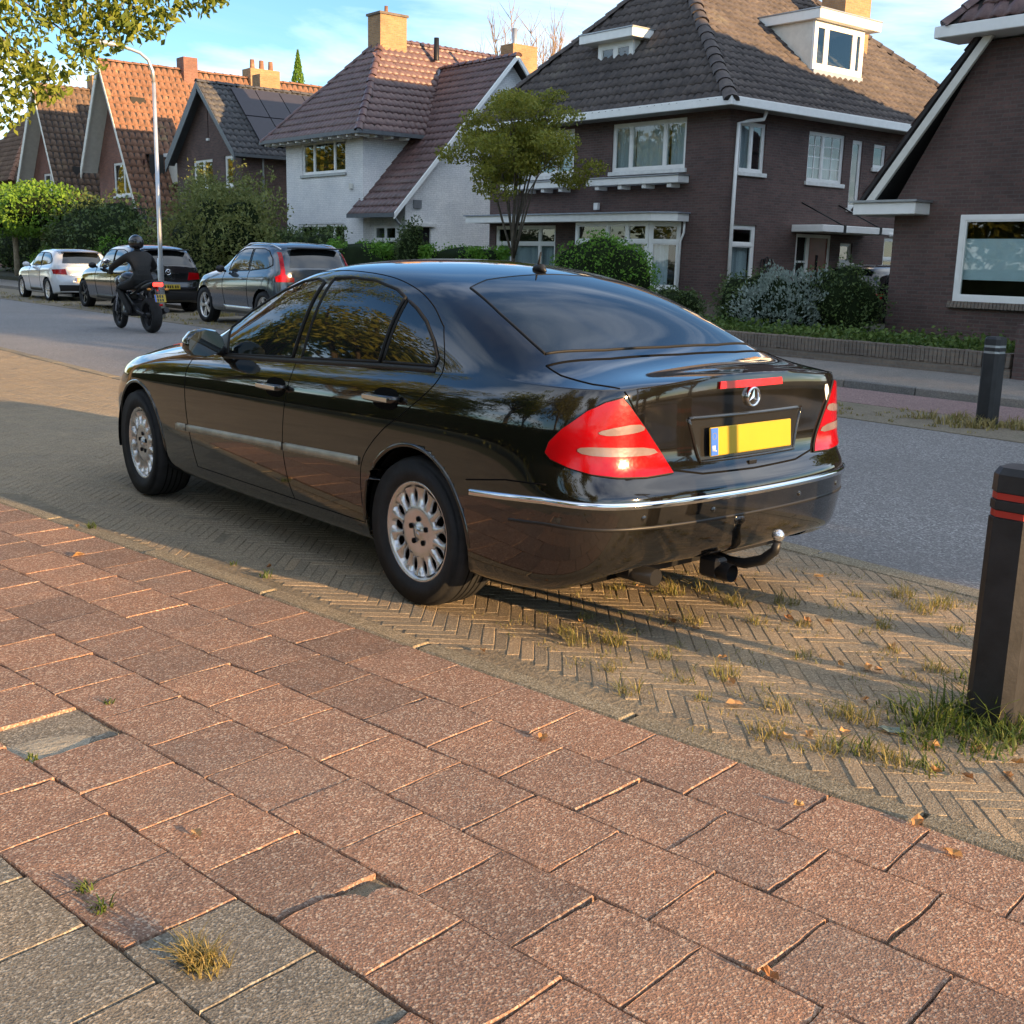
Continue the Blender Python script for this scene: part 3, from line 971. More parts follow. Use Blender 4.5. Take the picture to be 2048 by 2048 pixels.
def mat_tile(name, c1, c2, c3, rough=.55, spec=.4, patch=None):
    m, t, b = nodes(name)
    v = wcoords(t)
    n0 = noise(t, v, 5.5, 2); n1 = noise(t, v, .9, 6, .65); n2 = noise(t, v, 30, 3)
    base = ramp(t, n0, [(.30, c1), (.5, c2), (.70, c3)])
    base = mixc(t, 1.0, base, ramp(t, n1, [(.3, (.7, .7, .7)), (.7, (1.2, 1.18, 1.15))]), 'MULTIPLY')
    if patch:
        base = mixc(t, ramp(t, n1, [(.60, (0, 0, 0)), (.68, (.7, .7, .7))]), base, patch)
    base = mixc(t, 1.0, base, ramp(t, n2, [(.3, (.8, .8, .8)), (.7, (1.1, 1.1, 1.1))]), 'MULTIPLY')
    t.links.new(base, b.inputs['Base Color']); b.inputs['Roughness'].default_value = rough; b.inputs['Specular IOR Level'].default_value = spec
    bump(t, b, n2, .3, .006)
    return m
mat_tile('dark_tile', (.075, .064, .062), (.097, .082, .078), (.125, .105, .096), .75, .3, (.15, .135, .11))
mat_tile('plum_tile', (.115, .065, .062), (.14, .082, .078), (.17, .10, .092), .42, .5)
mat_tile('orange_tile', (.22, .118, .08), (.27, .145, .095), (.18, .108, .08), .85, .2, (.38, .31, .16))
mat_tile('brown_tile', (.15, .10, .075), (.19, .13, .095), (.12, .085, .07), .8, .2, (.24, .19, .12))
mat_tile('slate_tile', (.055, .055, .06), (.07, .07, .075), (.09, .088, .09), .6, .4)
plain('roof_underlay', (.03, .026, .025), .9)
plain('solar_panel', (.035, .032, .042), .45, 0, .5, .1)

def tile_mesh(w, l, amp=.022, n=5):
    """one pantile: rolled across, raised at its lower edge"""
    V, F = [], []
    for j, (v, zz) in enumerate(((-.06 * l, .045), (l * 1.02, .012))):
        for i in range(n + 1):
            f = i / n
            V.append((f * w, v, zz + amp * math.sin(2 * math.pi * f - .6)))
    for i in range(n + 1):
        f = i / n
        V.append((f * w, -.06 * l, .012 + amp * math.sin(2 * math.pi * f - .6)))
    for i in range(n):
        F.append((i, i + 1, n + 2 + i, n + 1 + i)); F.append((2 * n + 2 + i, 2 * n + 3 + i, i + 1, i))
    return np.array(V), np.array(F)

def inside(poly, P):
    x, y = P[:, 0], P[:, 1]
    r_ = np.zeros(len(P), bool)
    n = len(poly)
    for i in range(n):
        x0, y0 = poly[i]; x1, y1 = poly[(i + 1) % n]
        c_ = ((y0 > y) != (y1 > y)) & (x < (x1 - x0) * (y - y0) / (y1 - y0 + 1e-12) + x0)
        r_ ^= c_
    return r_

def roof_plane(parent, pts, mat, w=.235, l=.32, nobj=0, amp=.022, holes=(), under='roof_underlay', name='roof_slope', tiles=True):
    """planar roof slope; pts[0]->pts[1] is the eave. Builds a sheet with every tile on it."""
    P = [Vector(p) for p in pts]
    u = (P[1] - P[0]).normalized()
    nrm = None
    for k in range(2, len(P)):
        nrm = (P[1] - P[0]).cross(P[k] - P[0])
        if nrm.length > 1e-4: break
    nrm.normalize()
    if nrm.z < 0: nrm = -nrm
    v = nrm.cross(u).normalized()
    if v.z < 0: v = -v
    poly = [((p - P[0]).dot(u), (p - P[0]).dot(v)) for p in P]
    sheet = MB()
    n = len(P)
    sheet.add([p - nrm * .06 for p in P] + [p - nrm * .0 for p in P], [tuple(range(n)), tuple(range(n, 2 * n))] + [(i, (i + 1) % n, n + (i + 1) % n, n + i) for i in range(n)])
    sl = sheet.build(name, MAT[under], parent)
    if not tiles: return sl
    us = np.array([q[0] for q in poly]); vs = np.array([q[1] for q in poly])
    nu, nv = int((us.max() - us.min()) / w) + 2, int((vs.max() - vs.min()) / l) + 2
    ii, jj = np.meshgrid(np.arange(nu), np.arange(nv), indexing='ij')
    C = np.column_stack([us.min() + ii.ravel() * w, vs.min() + jj.ravel() * l])
    cen = C + np.array([w / 2, l / 2])
    k = inside(poly, cen)
    for h in holes: k &= ~inside(h, cen)
    C = C[k]
    un, vn, nn, p0 = (np.array(q) for q in (u, v, nrm, P[0]))
    TV, TF = tile_mesh(w, l, amp)
    W3 = p0 + C[:, :1] * un + C[:, 1:] * vn
    order = np.arange(len(C))
    if nobj:
        fx, fy, fz = pix(W3)
        vis = (fz > 0) & (fx > 0) & (fx < 1) & (fy > 0) & (fy < 1)
        order = np.argsort(np.linalg.norm(W3, axis=1) + np.where(vis, 0, 1e4))
        me = np_mesh('tile', TV, TF, True); me.materials.append(MAT[mat])
        M = Matrix((u, v, nrm)).transposed().to_euler()
        for i in order[:nobj]:
            o = link('tile', me, None, sl, W3[i] + nn * random.uniform(-.003, .006), (M.x + random.gauss(0, .01), M.y + random.gauss(0, .008), M.z))
        order = order[nobj:]
    if len(order):
        loc = TV[None, :, :]
        jit = rng.uniform(-.003, .006, (len(order), 1, 1))
        A = W3[order][:, None, :] + loc[..., :1] * un + loc[..., 1:2] * vn + (loc[..., 2:] + jit) * nn
        F = (TF[None] + (np.arange(len(order)) * len(TV))[:, None, None]).reshape(-1, 4)
        o = link('roof_tiles', np_mesh('roof_tiles', A.reshape(-1, 3), F, True), MAT[mat], sl); o['kind'] = 'stuff'
    return sl

def ridge_caps(parent, a, b, mat, r=.13, step=.36, name='ridge_tile'):
    a, b = Vector(a), Vector(b)
    d = b - a; L = d.length; d.normalize()
    n = max(1, int(L / step))
    side = d.cross(Vector((0, 0, 1))).normalized(); up = side.cross(d).normalized()
    mb = MB(); seg = 6
    vs = []
    for (t, rr) in ((-.02, r * 1.12), (.06, r * 1.1), (step * 1.02, r * .92)):
        for k in range(seg + 1):
            th = math.pi * (k / seg)
            vs.append(side * (math.cos(th) * rr) + up * (math.sin(th) * rr * .8 - .03) + d * t)
    fs = [(i * (seg + 1) + k, i * (seg + 1) + k + 1, (i + 1) * (seg + 1) + k + 1, (i + 1) * (seg + 1) + k) for i in range(2) for k in range(seg)]
    fs.append(tuple(range(seg + 1)))
    mb.add(vs, fs, True); me = mb.mesh(name); me.materials.append(MAT[mat])
    for i in range(n):
        link(name, me, None, parent, a + d * (i * L / n) + Vector((random.gauss(0, .006), random.gauss(0, .006), random.gauss(0, .006))))

def plane_map(pl, pos):
    return (lambda h, z, d=0.0: (pos + d, h, z)) if pl == 'x' else (lambda h, z, d=0.0: (h, pos + d, z))

def wall(parent, pl, pos, poly, holes, mat, thick=.22, name='wall', out=-1):
    """wall face with real openings; poly/holes in (horizontal, z); the outside looks towards the smaller coordinate"""
    P = plane_map(pl, pos)
    pts = [Vector(p) for p in poly]; edges = [(i, (i + 1) % len(poly)) for i in range(len(poly))]
    hs = []
    for (a0, a1, z0, z1) in holes:
        b = len(pts); q = [(a0, z0), (a1, z0), (a1, z1), (a0, z1)]
        pts += [Vector(p) for p in q]; edges += [(b + i, b + (i + 1) % 4) for i in range(4)]; hs.append((a0, a1, z0, z1))
    r_ = delaunay_2d_cdt(pts, edges, [], 1, 1e-5)
    mb = MB(); fs = []
    V = r_[0]
    for f in r_[2]:
        c = sum((V[i] for i in f), Vector((0, 0))) / len(f)
        if any(a0 < c[0] < a1 and z0 < c[1] < z1 for (a0, a1, z0, z1) in hs): continue
        fs.append(tuple(f))
    mb.add([P(v[0], v[1]) for v in V], fs)
    mb.add([P(v[0], v[1], thick) for v in V], [f[::-1] for f in fs])
    for (a0, a1, z0, z1) in hs:
        q = [(a0, z0), (a1, z0), (a1, z1), (a0, z1)]
        mb.add([P(*p) for p in q] + [P(*p, thick) for p in q], [(i, (i + 1) % 4, 4 + (i + 1) % 4, 4 + i) for i in range(4)])
    return mb.build(name, MAT[mat], parent)

def bx(mb, P, a0, a1, z0, z1, d0, d1, bev=0.0):
    p, q = P(a0, z0, d0), P(a1, z1, d1)
    mb.span([min(p[i], q[i]) for i in range(3)], [max(p[i], q[i]) for i in range(3)], bev)

def window(parent, pl, pos, a0, a1, z0, z1, lights=(1,), transom=0.0, fw=.06, frame='white_timber', sill=True, inset=.04, curtain=None, bars=None, glass='window_glass', sillmat='white_sill', back=True, name='window', e=.25):
    """lights: relative widths left->right in increasing coordinate; transom: height of the top lights"""
    P = plane_map(pl, pos)
    f = MB()
    d0, d1 = inset, inset + .07
    bx(f, P, a0, a1, z1 - fw, z1, d0, d1); bx(f, P, a0, a1, z0, z0 + fw, d0, d1)
    bx(f, P, a0, a0 + fw, z0 + fw, z1 - fw, d0, d1); bx(f, P, a1 - fw, a1, z0 + fw, z1 - fw, d0, d1)
    tot = sum(lights); x = a0 + fw; W = a1 - a0 - 2 * fw
    zt = z1 - fw - transom if transom else z1 - fw
    if transom: bx(f, P, a0 + fw, a1 - fw, zt - fw * .45, zt + fw * .45, d0 - .004, d1 - .004)
    cells = []
    for i, l in enumerate(lights):
        xa, xb = x, x + W * l / tot
        if i: bx(f, P, xa - fw * .5, xa + fw * .5, z0 + fw, z1 - fw, d0 + .002, d1 + .002)
        lo = xa + (fw * .5 if i else 0); hi = xb - (fw * .5 if i < len(lights) - 1 else 0)
        cells.append((lo, hi, z0 + fw, zt - (fw * .45 if transom else 0)))
        if transom: cells.append((lo, hi, zt + fw * .45, z1 - fw))
        x = xb
    w = f.build(name, MAT[frame], parent)
    s2 = .028
    for (lo, hi, za, zb) in cells:
        r_ = MB()
        bx(r_, P, lo, hi, zb - s2, zb, d0 + .012, d1 - .01); bx(r_, P, lo, hi, za, za + s2, d0 + .012, d1 - .01)
        bx(r_, P, lo, lo + s2, za + s2, zb - s2, d0 + .012, d1 - .01); bx(r_, P, hi - s2, hi, za + s2, zb - s2, d0 + .012, d1 - .01)
        if bars:
            nx, nz = bars
            for k in range(1, nx): bx(r_, P, lo + (hi - lo) * k / nx - .01, lo + (hi - lo) * k / nx + .01, za + s2, zb - s2, d0 + .02, d1 - .02)
            for k in range(1, nz): bx(r_, P, lo + s2, hi - s2, za + (zb - za) * k / nz - .01, za + (zb - za) * k / nz + .01, d0 + .022, d1 - .022)
        r_.build('sash', MAT[frame], w)
        g = MB(); bx(g, P, lo + s2 * .5, hi - s2 * .5, za + s2 * .5, zb - s2 * .5, d0 + .035, d0 + .041)
        g.build('pane', MAT[glass], w)
    if sill:
        s = MB(); bx(s, P, a0 - .07, a1 + .07, z0 - .10, z0 - .003, -.06, inset + .05, .01); s.build('sill', MAT[sillmat], w)
    if curtain:
        for (lo, hi, ka, kb) in curtain:
            n = max(8, int((hi - lo) / .028)); vs = []
            for i in range(n + 1):
                h = lo + (hi - lo) * i / n; dd = d1 + .07 + .022 * math.sin(i * 1.9) + .01 * math.sin(i * .73)
                vs += [P(h, ka, dd), P(h, kb, dd)]
            MB().add(vs, [(2 * i, 2 * i + 2, 2 * i + 3, 2 * i + 1) for i in range(n)], True).build('curtain', MAT['net_curtain'], w, fix=False)
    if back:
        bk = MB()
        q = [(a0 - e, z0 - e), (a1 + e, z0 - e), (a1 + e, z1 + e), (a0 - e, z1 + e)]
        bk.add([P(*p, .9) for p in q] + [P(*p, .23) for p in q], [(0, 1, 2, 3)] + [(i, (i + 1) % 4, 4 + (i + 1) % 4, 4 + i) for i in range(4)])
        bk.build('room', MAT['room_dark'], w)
    return w

def fascia(parent, pts, h, t, mat='white_timber', name='fascia', z=None):
    """board run along horizontal or sloping points"""
    for a, b in zip(pts[:-1], pts[1:]):
        a, b = Vector(a), Vector(b)
        d = (b - a).normalized(); s = d.cross(Vector((0, 0, 1))).normalized()
        up = Vector((0, 0, 1))
        vs = []
        for p in (a - d * .0, b + d * .0):
            for (sx, zz) in ((0, 0), (t, 0), (t, h), (0, h)):
                vs.append(p + s * sx + up * zz)
        MB().add(vs, [(0, 1, 2, 3), (4, 7, 6, 5)] + [(i, (i + 1) % 4, 4 + (i + 1) % 4, 4 + i) for i in range(4)]).build(name, MAT[mat], parent)
# ------------------------------------------------------------------ the big brick house
H = base_thing('brick_house', 'large dark brick house with hipped dark tile roof, white gutters and two dormers', 'house', (26, 22.8, .25))
EV = 5.10; APX = (24.18, 22.8, 9.3); APB = (29.6, 22.8, 9.3)
wF = wall(H, 'x', 21.5, [(18.4, .2), (27.35, .2), (27.35, 5.0), (18.4, 5.0)], [(19.75, 22.3, 3.72, 4.90), (23.75, 26.35, 3.72, 4.90), (24.4, 27.06, .85, 2.40), (20.0, 23.0, .85, 2.40)], 'purple_brick')
wR = wall(H, 'y', 18.4, [(21.503, .2), (33.4, .2), (33.4, 5.0), (21.503, 5.0)], [(21.88, 22.82, 3.62, 4.75), (24.5, 26.0, 3.55, 4.75), (26.34, 26.80, 2.98, 4.68), (27.3, 27.86, 4.05, 4.65), (21.80, 22.70, .85, 2.40), (24.28, 25.74, .40, 2.26), (26.16, 26.70, 1.58, 2.08), (28.15, 29.0, .95, 2.28)], 'purple_brick')
MB().span((21.9, 18.8, .2), (21.95, 26.9, 5.0)).build('inner_wall', MAT['room_dark'], H) if False else None
MB().add([(21.5, 27.35, .2), (33.4, 27.35, .2), (33.4, 27.35, 5.0), (21.5, 27.35, 5.0)], [(0, 1, 2, 3)]).build('wall', MAT['purple_brick'], H)
MB().span((21.42, 18.32, .2), (33.4, 27.4, .52)).build('plinth', MAT['garden_brick'], H)
window(H, 'x', 21.5, 19.75, 22.3, 3.72, 4.90, (.28, .5, .24), 0, .075, curtain=[(19.8, 20.4, 3.75, 4.85), (20.45, 21.55, 3.75, 4.85), (21.6, 22.25, 3.75, 4.85)])
window(H, 'x', 21.5, 23.75, 26.35, 3.72, 4.90, (.28, .5, .24), 0, .075, curtain=[(23.8, 24.4, 3.75, 4.85), (24.5, 26.3, 3.75, 4.85)])
window(H, 'x', 21.5, 24.4, 27.06, .85, 2.40, (.26, .5, .26), .42, .075, curtain=[(24.45, 25.2, .9, 1.85), (25.2, 26.4, .9, 1.85), (26.4, 27.0, .9, 1.85)])
for (a, b) in ((19.58, 22.82), (23.55, 26.40)):     # flower ledges under the upper windows
    lg = MB().span((21.10, a, 3.36), (21.5, b, 3.53), .012).build('flower_ledge', MAT['white_timber'], H)
    MB().span((21.07, a - .03, 3.53), (21.5, b + .03, 3.565), .006).build('ledge_cap', MAT['zinc'], lg)
    for k in range(4):
        y = a + .35 + k * (b - a - .7) / 3
        MB().span((21.16, y - .07, 3.26), (21.5, y + .07, 3.357), .01).build('bracket', MAT['white_timber'], lg)
MB().span((21.40, 22.66, 2.78), (21.5, 22.82, 2.96), .01).build('alarm_box', MAT['white_timber'], H)
# bay canopy with bevelled end
can = MB().prism([(21.5, 19.52), (21.5, 27.5), (20.72, 27.5), (20.72, 20.05), (21.10, 19.52)], 2, 2.46, 2.64).build('bay_canopy', MAT['white_timber'], H)
MB().prism([(21.5, 19.47), (21.5, 27.55), (20.67, 27.55), (20.67, 20.03), (21.08, 19.47)], 2, 2.643, 2.675).build('canopy_lead', MAT['lead'], can)
bay = MB().prism([(21.5, 19.75), (21.5, 23.05), (20.98, 23.05), (20.98, 20.32)], 2, .3, .80).build('bay_base', MAT['purple_brick'], H)
window(H, 'x', 20.96, 20.34, 23.0, .82, 2.455, (.30, .32, .5), .40, .085, curtain=[(20.4, 20.95, .9, 1.95), (21.0, 21.7, .9, 1.95), (22.2, 22.95, .9, 1.95)], sill=True, inset=0.0, back=False)
L_ = math.hypot(.54, .57)
sw = window(H, 'y', 0.0, 0.0, L_, .82, 2.455, (1,), .40, .085, curtain=[(.1, .5, .9, 1.9)], sill=True, inset=0.0, back=False)
sw.location = (20.97, 20.32, 0); sw.rotation_euler = (0, 0, math.atan2(-.57, .54))
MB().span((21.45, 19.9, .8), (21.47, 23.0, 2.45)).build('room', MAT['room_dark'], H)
# right-hand face
window(H, 'y', 18.4, 21.88, 22.82, 3.62, 4.75, (1, 1), 0, .06, curtain=[(21.9, 22.35, 3.65, 4.7)])
window(H, 'y', 18.4, 24.5, 26.0, 3.55, 4.75, (.75, 1), 0, .06, bars=(2, 4), curtain=[(24.55, 25.95, 3.6, 4.2)])
window(H, 'y', 18.4, 26.34, 26.80, 2.98, 4.68, (1,), 0, .06)
window(H, 'y', 18.4, 27.3, 27.86, 4.05, 4.65, (1,), 0, .055)
window(H, 'y', 18.4, 21.80, 22.70, .85, 2.40, (1,), .38, .08, curtain=[(21.86, 22.64, .9, 1.95)])
window(H, 'y', 18.4, 26.16, 26.70, 1.58, 2.08, (1,), 0, .05)
window(H, 'y', 18.4, 28.15, 29.0, .95, 2.28, (1,), .5, .07)
df = MB()
P_ = plane_map('y', 18.4)
bx(df, P_, 24.28, 24.36, .40, 2.26, .02, .10); bx(df, P_, 25.66, 25.74, .40, 2.26, .02, .10); bx(df, P_, 24.36, 25.66, 2.18, 2.26, .02, .10); bx(df, P_, 24.78, 24.86, .40, 2.18, .02, .10)
for z in (.75, 1.15, 1.55): bx(df, P_, 24.36, 24.78, z, z + .05, .03, .09)
dr = df.build('front_door', MAT['white_timber'], H)
d2 = MB(); bx(d2, P_, 24.86, 25.66, .40, 2.18, .05, .09); ld = d2.build('door_leaf', MAT['red_door'], dr)
d3 = MB(); bx(d3, P_, 24.36, 24.78, .42, 2.18, .06, .066); d3.build('pane', MAT['window_glass'], dr)
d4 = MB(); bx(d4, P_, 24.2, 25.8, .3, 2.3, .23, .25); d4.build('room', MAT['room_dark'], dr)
d5 = MB(); bx(d5, P_, 25.20, 25.30, 1.2, 1.75, .045, .052); d5.build('letter_pane', MAT['dark_glass'], dr)
cn_ = MB().span((24.05, 17.45, 2.30), (27.2, 18.395, 2.47), .012).build('door_canopy', MAT['white_timber'], H)
for x in (24.95, 26.5):
    MB().span((x - .05, 17.44, 2.285), (x + .05, 17.50, 2.485)).build('canopy_clamp', MAT['iron'], cn_)
    MB().tube([(x - .55, 18.40, 3.02), (x, 17.50, 2.47)], .018, 8).build('tie_rod', MAT['iron'], cn_)
MB().ball((26.95, 17.42, 2.30), .07, 12, 8).build('porch_lamp', MAT['plate_white'], cn_)
orn = MB()
for k in range(3):
    orn.tube([(22.98 + .16 * k + .07 * math.cos(a), 18.37, 1.46 + .16 * math.sin(a) + .05 * (k == 1)) for a in np.linspace(0, 2 * math.pi, 14)], .014, 6)
orn.tube([(22.9, 18.37, 1.30), (23.46, 18.37, 1.30)], .016, 6)
orn.build('wall_ornament', MAT['iron'], H)
MB().span((26.22, 18.25, 1.28), (26.62, 18.40, 1.48), .02).build('mailbox', MAT['white_timber'], H)
# downpipe
MB().tube([(22.35, 18.05, 4.98), (22.33, 18.10, 4.80), (22.0, 18.3, 4.74), (21.72, 18.33, 4.68), (21.70, 18.33, 3.0), (21.70, 18.33, .25)], .045, 10).build('downpipe', MAT['white_timber'], H)
MB().tube([(21.46, 19.62, 2.46), (21.44, 19.60, 2.2), (21.44, 19.70, 2.0), (21.44, 19.72, .3)], .03, 8).build('downpipe', MAT['white_timber'], H)
# eaves
gx0, gx1, gy0, gy1 = 20.9, 34.0, 17.9, 27.75
MB().span((gx0 + .02, gy0 + .02, 4.985), (gx1, gy1 - .02, 5.005)).build('soffit', MAT['soffit_paint'], H)
for a, b in (((gx0 - .06, gy0 - .06, 4.97), (gx0 + .02, gy1 + .06, 5.17)), ((gx0 + .024, gy0 - .06, 4.97), (gx1 + .06, gy0 + .02, 5.17)), ((gx0 + .024, gy1 - .02, 4.97), (gx1 + .06, gy1 + .06, 5.17))):
    MB().span(a, b, .01).build('gutter', MAT['white_timber'], H)
E1, E2, E3, E4 = (gx0, gy0, EV), (gx0, gy1, EV), (gx1, gy1, EV), (gx1, gy0, EV)
roof_plane(H, [E2, E1, APX], 'dark_tile', .24, .30, 150, .024)
roof_plane(H, [E1, E4, APB, APX], 'dark_tile', .24, .30, 150, .024)
roof_plane(H, [E3, E2, APX, APB], 'dark_tile', tiles=False); roof_plane(H, [E4, E3, APB], 'dark_tile', tiles=False)
ridge_caps(H, E1, APX, 'dark_tile', .17, .38); ridge_caps(H, E2, APX, 'dark_tile', .17, .38); ridge_caps(H, APX, APB, 'dark_tile', .17, .38); ridge_caps(H, E4, APB, 'dark_tile', .17, .38)
def dormer(H, pl, pos, a0, a1, z0, z1, depth, slab, lights, face='white_timber', nm='dormer'):
    """box dormer: face plane with window, cheeks, flat slab roof"""
    P = plane_map(pl, pos)
    w0 = window(H, pl, pos, a0, a1, z0, z1, lights, 0, .13, face, sill=False, inset=0.0, name=nm, back=True, curtain=None, e=-.06)
    ck = MB(); bx(ck, P, a0 + .001, a0 + .05, z0 - .35, z1, .075, depth); ck.build('cheek', MAT['cream_timber'], w0)
    ck = MB(); bx(ck, P, a1 - .05, a1 - .001, z0 - .35, z1, .075, depth); ck.build('cheek', MAT['cream_timber'], w0)
    ap = MB(); bx(ap, P, a0, a1, z0 - .14, z0 - .002, -.05, .10); ap.build('lead_apron', MAT['lead'], w0)
    s0, s1, sh, fo = slab
    sb = MB(); bx(sb, P, a0 - s0, a1 + s1, z1 + .002, z1 + sh, -fo, depth, .012); so = sb.build('dormer_roof', MAT['white_timber'], w0)
    tp = MB(); bx(tp, P, a0 - s0 - .02, a1 + s1 + .02, z1 + sh + .002, z1 + sh + .03, -fo - .02, depth); tp.build('roof_felt', MAT['zinc'], w0)
    return w0
dormer(H, 'x', 22.10, 22.30, 23.60, 6.50, 7.05, 1.6, (.28, .42, .22, .32), (1, 1))
d_ = dormer(H, 'y', 19.30, 25.6, 27.75, 6.42, 7.60, 2.6, (.12, .42, .24, .22), (.3, .9, .2))
ch = MB().span((28.6, 20.6, 6.9), (29.8, 21.4, 9.35)).build('chimney', MAT['yellow_chimney_brick'], H)
MB().span((28.53, 20.53, 9.352), (29.87, 21.47, 9.46), .01).build('chimney_cap', MAT['garden_brick'], ch)

# ------------------------------------------------------------------ white house with catslide wing
Wh = base_thing('white_house', 'white painted brick house with plum tile hipped roof and long sloping side wing', 'house', (25, 35, .2))
wall(Wh, 'x', 21.0, [(33.5, .15), (38.7, .15), (38.7, 5.36), (33.5, 5.36)], [(34.6, 37.55, 4.18, 5.28), (34.7, 37.85, .9, 2.50)], 'white_brick')
wall(Wh, 'y', 33.5, [(21.003, .15), (29.5, .15), (29.5, 5.36), (21.003, 5.36)], [], 'white_brick')
wall(Wh, 'x', 21.25, [(31.4, .15), (33.497, .15), (33.497, 3.3), (31.4, 3.3)], [(31.95, 33.3, .5, 2.45)], 'white_brick')
wall(Wh, 'y', 31.4, [(21.253, .15), (29.3, .15), (29.3, 3.8), (25.4, 7.88), (21.253, 3.34)], [(21.42, 22.26, .3, 2.40), (24.25, 24.80, 4.22, 4.85)], 'white_brick')
window(Wh, 'x', 21.0, 34.6, 37.55, 4.18, 5.28, (.26, .5, .26), 0, .07, sillmat='zinc')
window(Wh, 'x', 21.0, 34.7, 37.85, .9, 2.50, (.3, .5, .5), 0, .07)
window(Wh, 'x', 21.25, 31.95, 33.3, .5, 2.45, (1, 1), .4, .07)
window(Wh, 'y', 31.4, 24.25, 24.80, 4.22, 4.85, (1,), 0, .06)
dw = MB(); P_ = plane_map('y', 31.4)
bx(dw, P_, 21.42, 22.26, .3, 2.40, .08, .12); dwo = dw.build('side_door', MAT['iron'], Wh)
dw = MB(); bx(dw, P_, 21.30, 22.40, 2.42, 2.52, -.12, .0); dw.build('lintel', MAT['white_sill'], dwo)
MB().span((21.55, 31.34, 2.98), (21.85, 31.397, 3.24)).build('wall_vent', MAT['zinc'], Wh)
MB().span((20.9, 34.12, 3.62), (21.0, 34.26, 3.80), .01).build('wall_lamp', MAT['cream_timber'], Wh)
A0, A1, A2, A3 = (20.4, 32.8, 5.38), (20.4, 39.4, 5.38), (31.5, 39.4, 5.38), (31.5, 32.8, 5.38)
T0, T1 = (23.4, 36.1, 8.88), (28.6, 36.1, 8.88)
roof_plane(Wh, [A1, A0, T0], 'plum_tile', .25, .33, 120, .02)
roof_plane(Wh, [A0, A3, T1, T0], 'plum_tile', .25, .33, 80, .02)
roof_plane(Wh, [A2, A1, T0, T1], 'plum_tile', tiles=False); roof_plane(Wh, [A3, A2, T1], 'plum_tile', tiles=False)
for a, b in ((A0, T0), (A1, T0), (T0, T1), (A3, T1)): ridge_caps(Wh, a, b, 'plum_tile', .13, .38)
for a, b in (((20.33, 32.72, 5.28), (20.41, 39.48, 5.40)), ((20.414, 32.72, 5.28), (31.5, 32.80, 5.40))):
    MB().span(a, b).build('gutter', MAT['grey_gutter'], Wh)
MB().span((20.45, 32.85, 5.36), (31.4, 39.35, 5.375)).build('soffit', MAT['grey_gutter'], Wh)
_rf = MB().box((0, 0, 0), (.5, .10, .13), 0, .01).mesh('rafter_end')
for k in range(12): link('rafter_end', _rf, MAT['white_timber'], Wh, (20.66, 33.0 + k * .56, 5.27))
for k in range(5): link('rafter_end', _rf, MAT['white_timber'], Wh, (21.1 + k * .62, 33.10, 5.27), (0, 0, R(90)))
roof_plane(Wh, [(20.6, 33.75, 2.78), (20.6, 31.0, 2.78), (25.4, 31.0, 8.02), (25.4, 35.32, 8.02), (23.02, 33.55, 5.42), (23.0, 33.75, 5.40)], 'plum_tile', .25, .33, 100, .02)
roof_plane(Wh, [(29.6, 31.0, 3.5), (29.6, 35.4, 3.5), (25.4, 35.4, 8.02), (25.4, 31.0, 8.02)], 'plum_tile', tiles=False)
ridge_caps(Wh, (25.4, 30.95, 8.03), (25.4, 35.3, 8.03), 'plum_tile', .13, .38)
for a, b in (((20.55, 31.0, 2.60), (25.4, 31.0, 7.88)), ((25.4, 31.0, 7.88), (29.6, 31.0, 3.35))):
    MB().add([(a[0], 30.96, a[2]), (b[0], 30.96, b[2]), (b[0], 30.96, b[2] + .17), (a[0], 30.96, a[2] + .17), (a[0], 31.03, a[2]), (b[0], 31.03, b[2]), (b[0], 31.03, b[2] + .17), (a[0], 31.03, a[2] + .17)],
             [(0, 1, 2, 3), (4, 7, 6, 5), (0, 4, 5, 1), (3, 2, 6, 7), (0, 3, 7, 4), (1, 5, 6, 2)]).build('barge_board', MAT['white_timber'], Wh)
MB().span((20.53, 30.98, 2.66), (20.61, 33.8, 2.79)).build('gutter', MAT['grey_gutter'], Wh)
MB().tube([(20.6, 31.1, 2.68), (20.95, 31.35, 2.5), (21.22, 31.36, 2.3), (21.22, 31.36, .2)], .04, 8).build('downpipe', MAT['zinc'], Wh)
MB().tube([(23.03, 33.50, 5.46), (25.4, 35.28, 8.06)], .07, 6).build('lead_valley', MAT['lead'], Wh)
c1 = MB().span((23.1, 35.7, 7.9), (24.2, 36.5, 9.62)).build('chimney', MAT['yellow_chimney_brick'], Wh)
MB().span((23.05, 35.65, 9.622), (24.25, 36.55, 9.70)).build('chimney_cap', MAT['garden_brick'], c1)
MB().lathe([(.07, 9.70), (.06, 9.98), (.0, 9.98)], 'z', (23.6, 36.1, 0), 10).build('chimney_pot', MAT['orange_tile'], c1)
MB().lathe([(.10, 8.3), (.09, 9.05), (.0, 9.05)], 'z', (25.2, 35.3, 0), 10).build('vent_pipe', MAT['iron'], Wh)
c2 = MB().span((26.6, 32.7, 6.2), (27.7, 33.4, 8.75)).build('chimney', MAT['yellow_chimney_brick'], Wh)
MB().lathe([(.09, 8.75), (.09, 9.3), (.0, 9.3)], 'z', (26.9, 33.0, 0), 10).build('flue', MAT['zinc'], c2)

